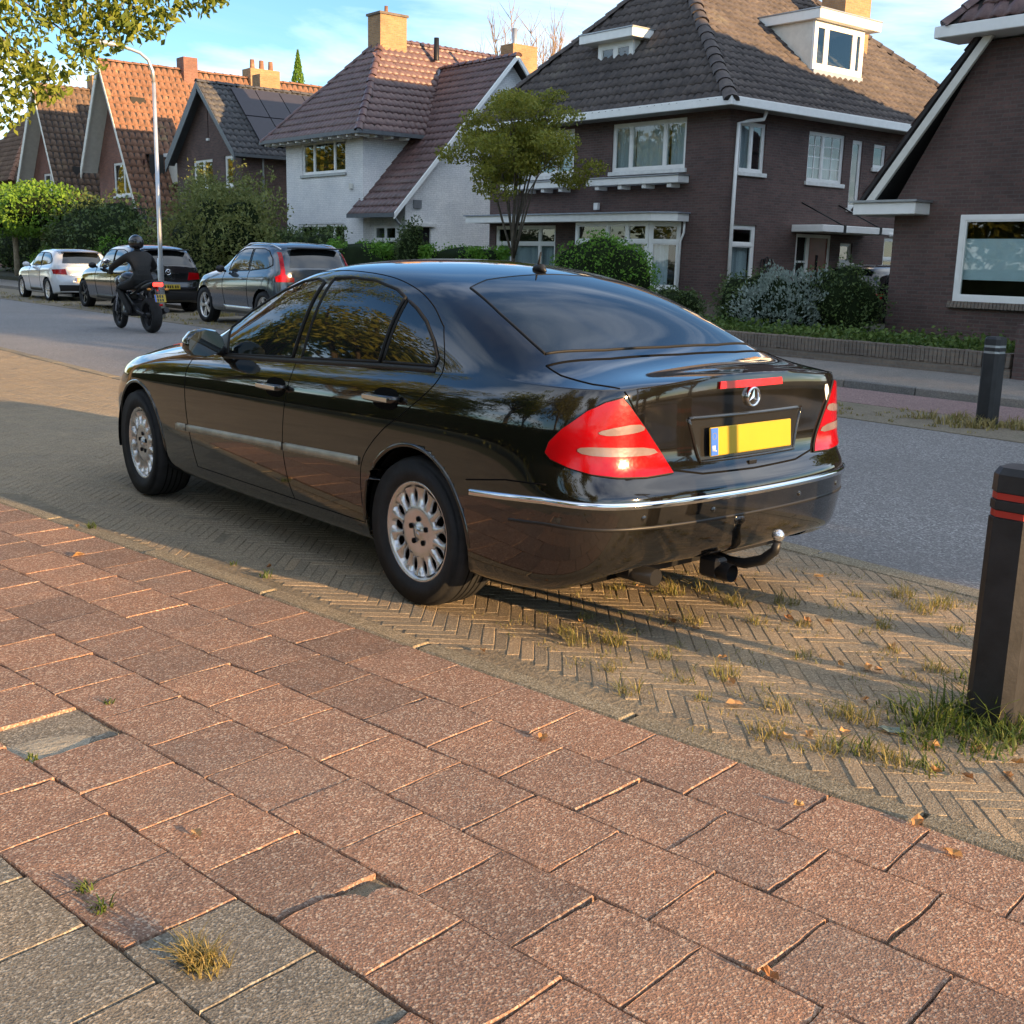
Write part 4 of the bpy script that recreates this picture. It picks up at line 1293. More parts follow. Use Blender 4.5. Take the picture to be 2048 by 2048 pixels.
# ------------------------------------------------------------------ gabled houses further along the street
def gable_house(name, label, X, yl, yr, zl, zr, apex, depth, wallmat, tile, wins, group=None, nobj=0, barge='cream_timber', ov=.4, tw=.25, tl=.36, amp=.03, ridge_r=.13):
    """gable faces the street; yl/zl far (left) eave, yr/zr near (right) eave, apex (y,z)"""
    h = base_thing(name, label, 'house', (X + depth / 2, (yl + yr) / 2, .2), group)
    ya, za = apex
    sr = (za - zr) / (ya - yr); sl = (za - zl) / (yl - ya)
    wall(h, 'x', X, [(yr + .25, .15), (yl - .25, .15), (yl - .25, zl + .25 * sl - .12), (ya, za - .15), (yr + .25, zr + .25 * sr - .12)], [w[:4] for w in wins], wallmat)
    for w in wins:
        window(h, 'x', X, w[0], w[1], w[2], w[3], w[4], w[5] if len(w) > 5 else 0, .08, curtain=w[6] if len(w) > 6 else None)
    wall(h, 'y', yr + .25, [(X + .004, .15), (X + depth, .15), (X + depth, zr + .25 * sr - .1), (X + .004, zr + .25 * sr - .1)], [], wallmat)
    x0, x1 = X - ov, X + depth
    a, b, r0, r1 = (x0, yr, zr), (x1, yr, zr), (x0, ya, za), (x1, ya, za)
    rs = roof_plane(h, [a, b, r1, r0], tile, tw, tl, nobj, amp)
    roof_plane(h, [(x1, yl, zl), (x0, yl, zl), r0, r1], tile, tw, tl, 0, amp, tiles=False)
    ridge_caps(h, r0, r1, tile, ridge_r, .40)
    for (p, q) in (((yr, zr), (ya, za)), ((yl, zl), (ya, za))):
        bb = MB(); t = .26 if p[0] < q[0] else .46
        bb.add([(x0 - .03, p[0], p[1] - t), (x0 - .03, q[0], q[1] - t), (x0 - .03, q[0], q[1] - .0), (x0 - .03, p[0], p[1] - .0), (x0 + .03, p[0], p[1] - t), (x0 + .03, q[0], q[1] - t), (x0 + .03, q[0], q[1]), (x0 + .03, p[0], p[1])],
               [(0, 1, 2, 3), (4, 7, 6, 5), (0, 4, 5, 1), (3, 2, 6, 7), (0, 3, 7, 4), (1, 5, 6, 2)])
        bb.build('barge_board', MAT[barge], h)
        so = MB(); so.add([(x0, p[0], p[1] - .18), (x0, q[0], q[1] - .18), (X, q[0], q[1] - .18), (X, p[0], p[1] - .18)], [(0, 1, 2, 3)])
        so.build('soffit', MAT[barge], h)
    MB().span((x0, yr - .10, zr - .12), (x1, yr, zr - .0)).build('gutter', MAT['grey_gutter'], h)
    return h, rs
h4, rs4 = gable_house('gabled_house', 'dark brick gabled house with solar panels on its dark roof, beside the white house', 21.0, 48.5, 42.0, 5.15, 5.15, (45.2, 8.05), 8, 'dark_brick', 'slate_tile',
                 [(44.8, 46.6, 4.0, 5.1, (1, 1)), (43.0, 43.7, 4.0, 5.15, (1,)), (45.08, 45.16, 5.9, 7.0, (1,))], barge='grey_gutter')
sr = Vector((0, 3.2, 2.9)).normalized(); nr = Vector((0, -2.9, 3.2)).normalized()
for i in range(4):
    for j in range(2):
        if i == 0 and j == 1: pass
        o_ = Vector((21.9 + i * 1.08, 42.35, 5.47)) + sr * (j * 1.78) + nr * .10
        pm = MB(); e = Vector((1.04, 0, 0)); g_ = sr * 1.72
        pm.add([o_, o_ + e, o_ + e + g_, o_ + g_] + [p + nr * .04 for p in (o_, o_ + e, o_ + e + g_, o_ + g_)], [(0, 1, 2, 3), (4, 5, 6, 7), (0, 1, 5, 4), (1, 2, 6, 5), (2, 3, 7, 6), (3, 0, 4, 7)])
        pm.build('solar_panel', MAT['solar_panel'], h4)
MB().tube([(21.9, 42.2, 5.1), (21.9, 42.22, 4.9), (21.9, 42.22, .2)], .04, 8).build('downpipe', MAT['zinc'], h4)
c_ = MB().span((23.6, 45.6, 7.2), (24.5, 46.3, 8.7)).build('chimney', MAT['yellow_chimney_brick'], h4)
h3, _ = gable_house('gabled_house', 'red brick house with tall steep orange tile roof and white gable boards', 21.0, 57.6, 50.7, 5.2, 2.9, (54.7, 9.85), 11, 'red_brick', 'orange_tile',
                 [(52.0, 55.5, 3.9, 5.4, (1, 1, 1)), (53.85, 54.35, 6.6, 8.0, (1,)), (51.9, 53.5, 1.0, 2.6, (1, 1))], amp=.04, tw=.30, ov=.8)
c_ = MB().span((24.15, 54.3, 9.0), (24.85, 55.1, 10.4)).build('chimney', MAT['red_brick'], h3)
c_ = MB().span((27.6, 54.3, 9.0), (29.2, 55.2, 10.3)).build('chimney', MAT['yellow_chimney_brick'], h3)
for k in range(3): MB().lathe([(.13, 10.3), (.11, 10.75), (0, 10.75)], 'z', (27.9 + k * .5, 54.7, 0), 10).build('chimney_pot', MAT['orange_tile'], c_)
bl = MB().span((19.9, 56.1, 3.25), (21.0, 57.3, 3.4)); bl.build('balcony', MAT['white_timber'], h3)
bl = MB()
for k in range(9): bl.tube([(19.95, 49.2 + k * .18, 2.3), (19.95, 49.2 + k * .18, 3.2)], .02, 6)
bl.tube([(19.95, 49.2, 3.2), (19.95, 50.7, 3.2)], .03, 6); bl.span((19.9, 49.1, 2.2), (21.0, 50.8, 2.32)); bl.build('balcony_rail', MAT['iron'], h3)
dk = MB().span((22.2, 50.9, 4.4), (24.2, 52.2, 5.6)).build('roof_dormer', MAT['cream_timber'], h3)
MB().span((22.1, 50.8, 5.6), (24.3, 52.6, 5.75)).build('dormer_roof', MAT['white_timber'], dk)
h2, _ = gable_house('gabled_house', 'red brick gabled house with dark brown roof, left of the tall orange-roofed one', 21.0, 67.8, 61.0, 4.7, 3.7, (64.1, 9.65), 7, 'red_brick', 'brown_tile',
                 [(62.0, 65.6, 3.9, 5.3, (1, 1, 1, 1)), (63.6, 64.2, 6.4, 7.5, (1,))], amp=.045, tw=.32, barge='cream_timber', ov=.8)
c_ = MB().span((23.2, 63.7, 8.9), (24.1, 64.5, 10.4)).build('chimney', MAT['yellow_chimney_brick'], h2)
h1 = base_thing('hipped_house', 'farthest house, hipped brown tile roof at the left edge behind the trees', 'house', (25, 75, .2))
wall(h1, 'x', 21.0, [(70.5, .15), (80, .15), (80, 5.2), (70.5, 5.2)], [(72, 74, 3.2, 4.6)], 'red_brick'); window(h1, 'x', 21.0, 72, 74, 3.2, 4.6, (1, 1))
wall(h1, 'y', 70.5, [(21.004, .15), (30, .15), (30, 5.2), (21.004, 5.2)], [], 'red_brick')
q0, q1, q2, q3 = (20.5, 69.9, 5.1), (20.5, 80.6, 5.1), (30.5, 80.6, 5.1), (30.5, 69.9, 5.1)
t0, t1 = (23.6, 73.8, 10.0), (27.5, 73.8, 10.0)
roof_plane(h1, [q1, q0, t0], 'brown_tile', .32, .36, 0, .045); roof_plane(h1, [q0, q3, t1, t0], 'brown_tile', .32, .36, 0, .045)
roof_plane(h1, [q2, q1, t0, t1], 'brown_tile', tiles=False); roof_plane(h1, [q3, q2, t1], 'brown_tile', tiles=False)
ridge_caps(h1, q0, t0, 'orange_tile', .15); ridge_caps(h1, t0, t1, 'orange_tile', .15)
MB().span((26.0, 73.4, 9.3), (26.9, 74.2, 10.9)).build('chimney', MAT['yellow_chimney_brick'], h1)

# ------------------------------------------------------------------ near house at the right edge
Rh = base_thing('corner_house', 'dark brick house at right edge with white roof edge and wide frosted window', 'house', (22, 6.5, .25))
wall(Rh, 'x', 18.0, [(1.4, .2), (11.6, .2), (11.6, 2.62), (10.22, 5.02), (2.8, 5.02), (1.4, 2.62)], [(7.0, 10.36, .97, 2.36), (8.0, 8.9, 3.55, 4.6)], 'dark_brick')
wall(Rh, 'y', 1.4, [(18.004, .2), (35, .2), (35, 2.6), (18.004, 2.6)], [], 'dark_brick')
MB().add([(18.0, 11.6, .2), (35, 11.6, .2), (35, 11.6, 2.62), (18.0, 11.6, 2.62)], [(0, 1, 2, 3)]).build('wall', MAT['dark_brick'], Rh)
MB().add([(35, 1.4, .2), (35, 11.6, .2), (35, 11.6, 2.6), (35, 10.1, 5.2), (35, 2.9, 5.2), (35, 1.4, 2.6)], [(0, 1, 2, 3, 4, 5)]).build('wall', MAT['dark_brick'], Rh)
w_ = window(Rh, 'x', 18.0, 7.0, 10.36, .97, 2.36, (1,), 0, .085, sill=False, inset=-.02, curtain=[(7.0, 7.5, 1, 2.3)])
MB().span((18.075, 7.1, 1.32), (18.082, 10.28, 1.98)).build('privacy_film', MAT['frosted_film'], w_)
_sb = MB().box((0, 0, 0), (.12, .055, .11), 0, .006).mesh('sill_brick')
for k in range(56): link('sill_brick', _sb, MAT['garden_brick'], w_, (17.97, 6.95 + k * .0625, .905), (0, R(12), 0))
window(Rh, 'x', 18.0, 8.0, 8.9, 3.55, 4.6, (1,), 0, .07)
MB().span((17.55, 10.95, 2.36), (18.6, 12.15, 2.56), .012).build('eaves_box', MAT['white_timber'], Rh)
MB().span((17.5, 10.9, 2.563), (18.6, 12.2, 2.60)).build('eaves_lead', MAT['zinc'], Rh)
MB().span((17.45, 1.9, 5.06), (18.2, 10.85, 5.24), .012).build('gutter', MAT['white_timber'], Rh)
bb = MB(); x0 = 17.72
for (p, q) in (((12.1, 2.5), (10.15, 5.05)),):
    bb.add([(x0, p[0], p[1]), (x0, q[0], q[1]), (x0, q[0] - .16, q[1] - .0), (x0, p[0] - .16, p[1] - .0), (x0 + .06, p[0], p[1]), (x0 + .06, q[0], q[1]), (x0 + .06, q[0] - .16, q[1]), (x0 + .06, p[0] - .16, p[1])],
           [(0, 1, 2, 3), (4, 7, 6, 5), (0, 4, 5, 1), (3, 2, 6, 7), (0, 3, 7, 4), (1, 5, 6, 2)])
bb.build('barge_board', MAT['cream_timber'], Rh)
roof_plane(Rh, [(35.0, 12.3, 2.45), (17.75, 12.3, 2.45), (17.75, 10.15, 5.26), (35.0, 10.15, 5.26)], 'plum_tile', .25, .34)
roof_plane(Rh, [(17.75, .7, 2.45), (35.0, .7, 2.45), (35.0, 2.85, 5.26), (17.75, 2.85, 5.26)], 'plum_tile', tiles=False)
U0, U1 = (17.5, 2.0, 5.26), (17.5, 10.7, 5.26)
TR, TB_ = (21.0, 6.5, 9.6), (25.4, 6.5, 9.6)  # unseen ridge and long rear hip shaped to shade the brick house
K0, K1 = (35.0, 10.15, 5.26), (35.0, 2.85, 5.26)
roof_plane(Rh, [U1, U0, TR], 'plum_tile', .25, .34, 60)
roof_plane(Rh, [K0, (17.75, 10.15, 5.26), TR, TB_], 'plum_tile', .25, .34)
roof_plane(Rh, [(17.75, 2.85, 5.26), K1, TB_, TR], 'plum_tile', tiles=False)
roof_plane(Rh, [K1, K0, TB_], 'plum_tile', tiles=False)
ridge_caps(Rh, U1, TR, 'plum_tile', .14); ridge_caps(Rh, TR, TB_, 'plum_tile', .14)

# ------------------------------------------------------------------ garden walls in front
gw = base_thing('garden_wall', 'low brown brick garden wall topped with upright bricks, behind the far pavement', 'wall', (14.81, 11, 0))
MB().span((14.72, 7.55, .0), (14.90, 30.0, .21)).build('wall_base', MAT['garden_brick'], gw)
_cb = MB().box((0, 0, 0), (.20, .058, .20), 0, .006).mesh('coping_brick'); _cb.materials.append(MAT['garden_brick'])
for k in range(290):
    y = 7.6 + k * .0655
    link('coping_brick', _cb, None, gw, (14.81 + random.gauss(0, .004), y, .312 + random.gauss(0, .004)), (random.gauss(0, .01), 0, random.gauss(0, .015)))
pr = MB().span((14.66, 13.42, 0), (14.97, 13.72, .55)).build('pier', MAT['red_brick'], gw)
MB().span((14.62, 13.38, .552), (15.01, 13.76, .60), .01).build('pier_cap', MAT['iron'], pr)
gw2 = base_thing('garden_wall', 'higher dark brick garden wall at the right edge behind the far bollard', 'wall', (14.85, 5, 0))
MB().span((14.68, 2.5, 0), (14.95, 7.5, .80)).build('wall_base', MAT['dark_brick'], gw2)
for k in range(70): link('coping_brick', _cb, None, gw2, (14.81, 2.55 + k * .0705, .905 + random.gauss(0, .003)), (0, 0, random.gauss(0, .015)))
gw3 = tag(MB().span((17.2, 11.9, .2), (17.45, 13.2, .98)).build('brick_planter', MAT['dark_brick']), 'short dark brick planter wall beside the corner house', 'wall')
# ------------------------------------------------------------------ the black sedan
CAR_LOC, CAR_YAW = (3.625, 3.985, 0.0), R(1.5)
car = thing('black_sedan', 'glossy black four-door sedan parked on the brick parking strip, nearest vehicle', 'car', CAR_LOC, CAR_YAW)
OUT = [(0, 3.69), (.30, 3.68), (.58, 3.60), (.795, 3.43), (.872, 3.20), (.905, 2.85), (.912, 2.4), (.914, 1.9), (.915, 1.6), (.916, 1.3), (.916, .7), (.915, .2),
       (.912, -.2), (.905, -.55), (.880, -.83), (.80, -1.01), (.62, -1.085), (.33, -1.125), (0, -1.138)]
BELT = [.78, .78, .78, .79, .81, .868, .91, .94, .950, .962, .985, 1.008, 1.022, 1.026, 1.024, 1.024, 1.03, 1.04, 1.042]
LEV = [(.12, .14, .14, .22, .20, .335), (.03, .045, .045, .235, .205, .345), (.01, .02, .014, .33, .30, .42), (0, .006, 0, .46, .44, .52),
       (0, 0, -.002, .54, .54, .585), (0, 0, -.002, .585, .585, .625), (.01, 0, .010, .63, .63, .655), (.06, .001, .048, .68, .70, .69), (.10, .006, .070, .71, .78, .76),
       (.14, .014, .074, .735, .845, .85), (.20, .030, .078, .76, .90, .94), (.26, .055, .080, .775, .94, .998), (.29, .074, .087, .785, .962, 1.026)]
RIBS = {3: [(.60, .80, .03), (.5, .815, .05), (.36, .83, .07), (.22, .836, .09), (.1, .838, .10), (0, .839, .10)],
        4: [(.72, .835, 0), (.60, .865, 0), (.45, .888, .0), (.3, .90, 0), (.15, .905, 0), (0, .907, 0)],
        5: [(.765, .90, 0), (.66, .932, 0), (.5, .957, 0), (.33, .969, 0), (.16, .974, 0), (0, .976, 0)],
        6: [(.785, .94, 0), (.70, .968, 0), (.52, .998, 0), (.35, 1.013, 0), (.17, 1.02, 0), (0, 1.022, 0)],
        7: [(.82, .99, 0), (.775, 1.055, 0), (.70, 1.105, 0), (.5, 1.125, 0), (.25, 1.138, .0), (0, 1.142, .0)],
        8: [(.81, 1.07, 0), (.75, 1.19, 0), (.665, 1.275, 0), (.48, 1.30, 0), (.25, 1.318, .0), (0, 1.324, .0)],
        9: [(.80, 1.14, 0), (.735, 1.305, 0), (.64, 1.415, 0), (.48, 1.445, 0), (.25, 1.465, 0), (0, 1.47, 0)],
        10: [(.80, 1.155, 0), (.738, 1.315, 0), (.65, 1.425, 0), (.48, 1.465, 0), (.25, 1.486, 0), (0, 1.492, 0)],
        11: [(.80, 1.155, 0), (.735, 1.29, 0), (.65, 1.385, 0), (.48, 1.425, 0), (.25, 1.448, 0), (0, 1.454, 0)],
        12: [(.80, 1.12, 0), (.74, 1.205, 0), (.66, 1.265, 0), (.5, 1.298, 0), (.25, 1.318, 0), (0, 1.325, 0)],
        13: [(.785, 1.06, 0), (.72, 1.09, 0), (.64, 1.115, 0), (.48, 1.13, 0), (.25, 1.142, 0), (0, 1.146, 0)],
        14: [(.76, 1.036, 0), (.68, 1.046, 0), (.56, 1.056, 0), (.4, 1.064, 0), (.2, 1.07, 0), (0, 1.072, 0)],
        15: [(.68, 1.034, 0), (.57, 1.046, -.005), (.44, 1.057, -.01), (.3, 1.065, -.012), (.15, 1.070, -.015), (0, 1.072, -.015)],
        16: [(.50, 1.040, -.022), (.42, 1.048, -.03), (.32, 1.057, -.036), (.21, 1.063, -.041), (.1, 1.067, -.045), (0, 1.068, -.046)]}
_V, _F = car_shell(OUT, 4, 4, LEV, BELT, RIBS, [(0, .335, .365), (2.854, .335, .365)], nu=300, nv=72, nt=56, crown=.042)
body, bvh = shell_object('body', _V, _F, MAT['black_paint'], car)
cl, cr_, ct, crr = caster(bvh, 'left'), caster(bvh, 'right'), caster(bvh, 'top'), caster(bvh, 'rear')
MB().span((-.66, -.80, .235), (.66, 3.35, .27)).build('underbody', MAT['dark_void'], car)
for ya in (0, 2.854):
    for s in (-1, 1):
        ww = MB(); seg = 26
        pr = [(s * .875, ya + .368 * math.cos(a), .335 + .368 * math.sin(a)) for a in np.linspace(-.2, math.pi + .2, seg)]
        ww.add(pr + [(s * .52, p[1], p[2]) for p in pr], [(i, i + 1, seg + i + 1, seg + i) for i in range(seg - 1)] + [tuple(range(seg, 2 * seg))])
        ww.build('wheel_well', MAT['dark_void'], car)
def spline2(L, n=6):
    P = [np.array(p, float) for p in L]; P = [2 * P[0] - P[1]] + P + [2 * P[-1] - P[-2]]; out = []
    for i in range(1, len(P) - 2):
        for t in np.linspace(0, 1, n, endpoint=False):
            out.append(tuple(.5 * (2 * P[i] + (P[i + 1] - P[i - 1]) * t + (2 * P[i - 1] - 5 * P[i] + 4 * P[i + 1] - P[i + 2]) * t ** 2 + (3 * P[i] - P[i - 1] - 3 * P[i + 1] + P[i + 2]) * t ** 3)))
    return out + [tuple(P[-2])]
# glass
WIN_F = [(1.76, .952), (1.09, .988), (1.02, 1.352), (1.10, 1.366), (1.24, 1.348), (1.43, 1.288), (1.69, 1.182), (1.86, 1.085), (1.80, 1.02)]
WIN_R = [(1.0, .992), (.345, 1.028), (.315, 1.308), (.40, 1.338), (.60, 1.372), (.80, 1.38), (.95, 1.374)]
WIN_Q = [(.315, 1.03), (-.055, 1.042), (-.06, 1.075), (.0, 1.14), (.10, 1.215), (.20, 1.265), (.288, 1.298)]
for cst, nm in ((cl, 'left'), (cr_, 'right')):
    for poly in (WIN_F, WIN_R, WIN_Q):
        g = panel(cst, poly, .003, .035).build('side_window', MAT['dark_glass'], car, fix=False)
        stripe(cst, poly, .008, .002, .03, True).build('window_seal', MAT['black_rubber'], g)
    for ya in (0, 2.854):      # rolled wheel-arch lip
        stripe(cst, [(ya + .372 * math.cos(a), .335 + .372 * math.sin(a)) for a in np.linspace(.0 if ya else -.05, math.pi, 40)], .011, -.004, .05, False, 8).build('arch_lip', MAT['black_paint'], car)
    # belt moulding
    band(cst, [(1.80, .940), (1.09, .974), (.33, 1.012), (-.06, 1.026)], .012, .008, .05).build('belt_moulding', MAT['black_plastic'], car)
    # doors: shut lines
    FD = [(2.14, .90), (2.165, .80), (2.15, .62), (2.10, .40), (2.07, .30)]
    BD = [(1.045, .975), (1.03, .90), (1.06, .72), (1.07, .55), (1.045, .40), (1.0, .30)]
    RD = [(-.02, 1.20), (-.09, 1.10), (-.115, 1.03), (-.09, .955), (.06, .84), (.22, .74), (.36, .60), (.385, .45), (.375, .30)]
    CA = [(-.02, 1.20), (.12, 1.285), (.30, 1.35), (.55, 1.395), (.9, 1.412), (1.2, 1.395), (1.42, 1.335), (1.7, 1.215)]
    SL = [(2.07, .30), (1.0, .30), (.375, .30)]
    for L in (FD, BD, RD, CA, SL):
        L = spline2(L) if L is not SL else L
        stripe(cst, L, .0034, -.0012, .03, False, 5).build('shut_line', MAT['dark_void'], car)
    for pth in ([(2.27, .507), (2.17, .511)], [(2.13, .512), (1.085, .555)], [(1.045, .557), (.40, .583)]):
        band(cst, pth, .021, .014, .06, .014).build('side_moulding', MAT['dirty_moulding'], car)
    for (hy, hz) in ((1.16, .842), (.215, .885)):
        sgn = -1 if cst is cl else 1
        P = cst(hy, hz, 0)
        cup = panel(cst, smooth_poly([(hy - .105, hz - .05), (hy + .09, hz - .05), (hy + .09, hz + .045), (hy - .105, hz + .045)], 2), .0015, .03)
        cup.build('handle_recess', MAT['dark_void'], car, fix=False)
        h = MB().tube([P + Vector((sgn * .004, .115, .002)), P + Vector((sgn * .035, .10, 0)), P + Vector((sgn * .040, 0, 0)), P + Vector((sgn * .035, -.10, .004)), P + Vector((sgn * .004, -.115, .006))], [.012, .016, .017, .016, .012], 10)
        ho = h.build('door_handle', MAT['black_paint'], car)
        MB().box(P + Vector((sgn * .056, 0, .002)), (.004, .19, .02), 0, .002).build('chrome_strip', MAT['chrome'], ho)
# rear window on the top surface
RW = [(-.64, -.525), (-.36, -.575), (0, -.592), (.36, -.575), (.64, -.525), (.60, -.20), (.545, .07), (.42, .115), (0, .14), (-.42, .115), (-.545, .07), (-.60, -.20)]
rw = panel(ct, RW, .004, .045).build('rear_window', MAT['dark_glass'], car, fix=False)
stripe(ct, RW, .0055, .001, .03, True).build('window_seal', MAT['black_rubber'], rw)
WS = [(-.66, 1.95), (0, 2.06), (.66, 1.95), (.60, 1.5), (.54, 1.36), (0, 1.32), (-.54, 1.36), (-.60, 1.5)]
panel(ct, WS, .004, .05).build('windscreen', MAT['dark_glass'], car, fix=False)
# boot lid shut lines
for s in (-1, 1):
    stripe(ct, [(s * .70, -.60), (s * .715, -.70), (s * .70, -.86), (s * .655, -.985)], .0045, -.001, .03).build('shut_line', MAT['dark_void'], car)
stripe(ct, [(-.70, -.60), (-.4, -.65), (0, -.668), (.4, -.65), (.70, -.60)], .006, -.001, .03).build('shut_line', MAT['dark_void'], car)
stripe(crr, [(-.655, 1.02), (-.60, .92), (-.52, .78), (-.44, .715), (-.3, .692), (0, .687), (.3, .692), (.44, .715), (.52, .78), (.60, .92), (.655, 1.02)], .0045, -.001, .02).build('shut_line', MAT['dark_void'], car)
# bumper seams, chrome strip, sensors
for s in (-1, 1):
    stripe(cl if s < 0 else cr_, [(-.37, .62), (-.60, .655), (-.80, .665)], .0035, -.001, .03).build('shut_line', MAT['dark_void'], car)
cdl, cdr = caster(bvh, 'diagL'), caster(bvh, 'diagR')
def rearstrip(z, half, off, mat, name, y0=-.40, thick=.012):
    rows = []
    pts = []
    for s, cst in ((-1, cl), (1, cr_)):
        side_p = [(y, z - .030 + .030 * min(1, (-y - .4) / .4)) for y in np.linspace(y0, -.80, 12)]
        seq = [[cst(y, zz + k, o_) for k, o_ in ((half, off - thick), (half * .8, off), (-half * .8, off), (-half, off - thick))] for y, zz in side_p]
        pts.append(seq)
    mid = []
    for th in np.linspace(-1, 1, 60):
        ang = th * R(62)
        dr = Vector((-math.sin(ang), math.cos(ang), 0))
        o = Vector((0, -.35, 0)) - dr * 3
        row = []
        for k, o_ in ((half, off - thick), (half * .8, off), (-half * .8, off), (-half, off - thick)):
            h = bvh.ray_cast(o + Vector((0, 0, z + k)), dr)
            n = h[1] if h[1].dot(dr) < 0 else -h[1]
            row.append(h[0] + n * o_)
        mid.append(row)
    rows = pts[0] + [r_ for r_ in mid if r_[0].y < -.80 - 1e-3 or abs(r_[0].x) < .8] + pts[1][::-1]
    rows = [r_ for i, r_ in enumerate(rows) if i == 0 or (r_[1] - rows[i - 1][1]).length > .004]
    vs = [p for r_ in rows for p in r_]
    fs = [(i * 4 + k, i * 4 + k + 1, (i + 1) * 4 + k + 1, (i + 1) * 4 + k) for i in range(len(rows) - 1) for k in range(3)]
    return MB().add(vs, fs, True).build(name, mat, car)
rearstrip(.604, .0135, .010, MAT['chrome'], 'chrome_bumper_strip')
rearstrip(.515, .007, .003, MAT['black_plastic'], 'bumper_crease', -.62, .006)
for x in (-.62, -.28, .28, .62):
    P = crr(x, .555, .001)
    MB().lathe([(.0, -.003), (.011, -.002), (.012, .004)], 'y', P, 14).build('parking_sensor', MAT['black_paint'], car)
# tail lamps (outline in the diagonal view of each rear corner)
def tail_lamp(cd):
    LO = [(-.125, .785), (-.112, .825), (-.068, .876), (.02, .947), (.085, .980), (.145, .996), (.17, .970), (.238, .880), (.306, .782), (.356, .706), (.25, .700), (.14, .705), (.04, .718), (-.04, .738), (-.105, .763)]
    lamp = panel(cd, LO, .012, .02, .02).build('tail_lamp', MAT['red_lens'], car)
    for q in ([(.055, .868), (.080, .883), (.208, .904), (.240, .880), (.20, .867), (.10, .858)], [(-.016, .804), (.006, .818), (.12, .817), (.266, .810), (.294, .781), (.14, .780), (.012, .788)]):
        panel(cd, smooth_poly(q, 1), .0145, .014).build('reversing_lens', MAT['clear_lens'], lamp, fix=False)
    stripe(cd, LO, .005, .004, .02, True).build('lamp_seal', MAT['black_rubber'], lamp)
tail_lamp(cdl); tail_lamp(cdr)
# third brake light on the boot edge
TB = [(-.20, 1.012), (.20, 1.012), (.195, 1.040), (-.195, 1.040)]
panel(crr, TB, .010, .03, .012).build('high_brake_light', MAT['brake_red'], car)
# plate recess, plate, badge, lock
RC = [(-.36, .905), (.36, .905), (.30, .735), (-.30, .735)]
stripe(crr, RC, .008, .001, .03, True).build('plate_recess_rim', MAT['black_paint'], car)
panel(crr, RC, .0012, .04).build('plate_recess', MAT['badge_dark'], car, fix=False)
_p = crr(0, .81, .006); PY = min(_p.y, crr(0, .752, .006).y, crr(.2, .752, .006).y) - .004
pl = MB().box((0, 0, 0), (.52, .008, .112), 0, .003).build('number_plate', MAT['plate_yellow'], car, (-.01, PY, .812), (R(-5), 0, 0))
MB().box((-.237, -.0048, 0), (.042, .003, .106)).build('plate_band', MAT['plate_blue'], pl)
nl = MB()
for (a, b) in (((-.249, -.036), (-.249, -.014)), ((-.249, -.014), (-.241, -.036)), ((-.241, -.036), (-.241, -.014)), ((-.235, -.014), (-.235, -.036)), ((-.235, -.036), (-.226, -.036))):
    nl.tube([(a[0], -.0066, a[1]), (b[0], -.0066, b[1])], .0016, 5)
nl.build('country_letters', MAT['plate_white'], pl)
rg = MB()
for k in range(12):
    a = 2 * math.pi * k / 12
    rg.ball((-.237 + .012 * math.cos(a), -.0064, .022 + .012 * math.sin(a)), .0016, 6, 4)
rg.build('star_ring', MAT['plate_yellow'], pl)
BS = crr(0, .972, .004)
bo = MB().lathe([(.030, -.002), (.031, -.010), (.034, -.014), (.038, -.014), (.0405, -.009), (.0405, .004)], 'y', BS, 40).build('star_badge', MAT['chrome'], car)
st = MB()
for k in range(3):
    a = math.pi / 2 + 2 * math.pi * k / 3
    c_, s_ = math.cos(a), math.sin(a)
    t1 = Vector((c_, 0, s_)) * .033; n1 = Vector((-s_, 0, c_)) * .0075
    st.add([BS + Vector((0, -.014, 0)), BS + n1 * 1.0 + Vector((0, -.006, 0)), BS + t1 + Vector((0, -.010, 0)), BS - n1 * 1.0 + Vector((0, -.006, 0))], [(0, 1, 2), (0, 2, 3)])
st.build('star', MAT['chrome'], bo)
MB().lathe([(.030, -.004), (0, -.004)], 'y', BS, 30).build('badge_back', MAT['badge_dark'], bo)
LK = crr(.0, .71, .004)
MB().box(LK, (.05, .008, .018), 0, .003).build('boot_lock', MAT['badge_dark'], car)
# white sticker, roof antenna
SB = panel(crr, smooth_poly([(.565, .985), (.615, .985), (.625, .91), (.60, .90)], 1), .003, .02)
SB.build('sticker', MAT['plate_white'], car, fix=False)
AP = ct(0, .235, 0)
an = MB().tube([AP + Vector((0, .05, -.006)), AP + Vector((0, .02, .010)), AP + Vector((0, -.025, .012)), AP + Vector((0, -.05, -.005))], [.004, .017, .019, .006], 10)
ao = an.build('roof_antenna', MAT['black_plastic'], car)
MB().tube([AP + Vector((0, .005, .015)), AP + Vector((0, -.012, .085))], [.007, .003], 8).build('antenna_rod', MAT['black_rubber'], ao)
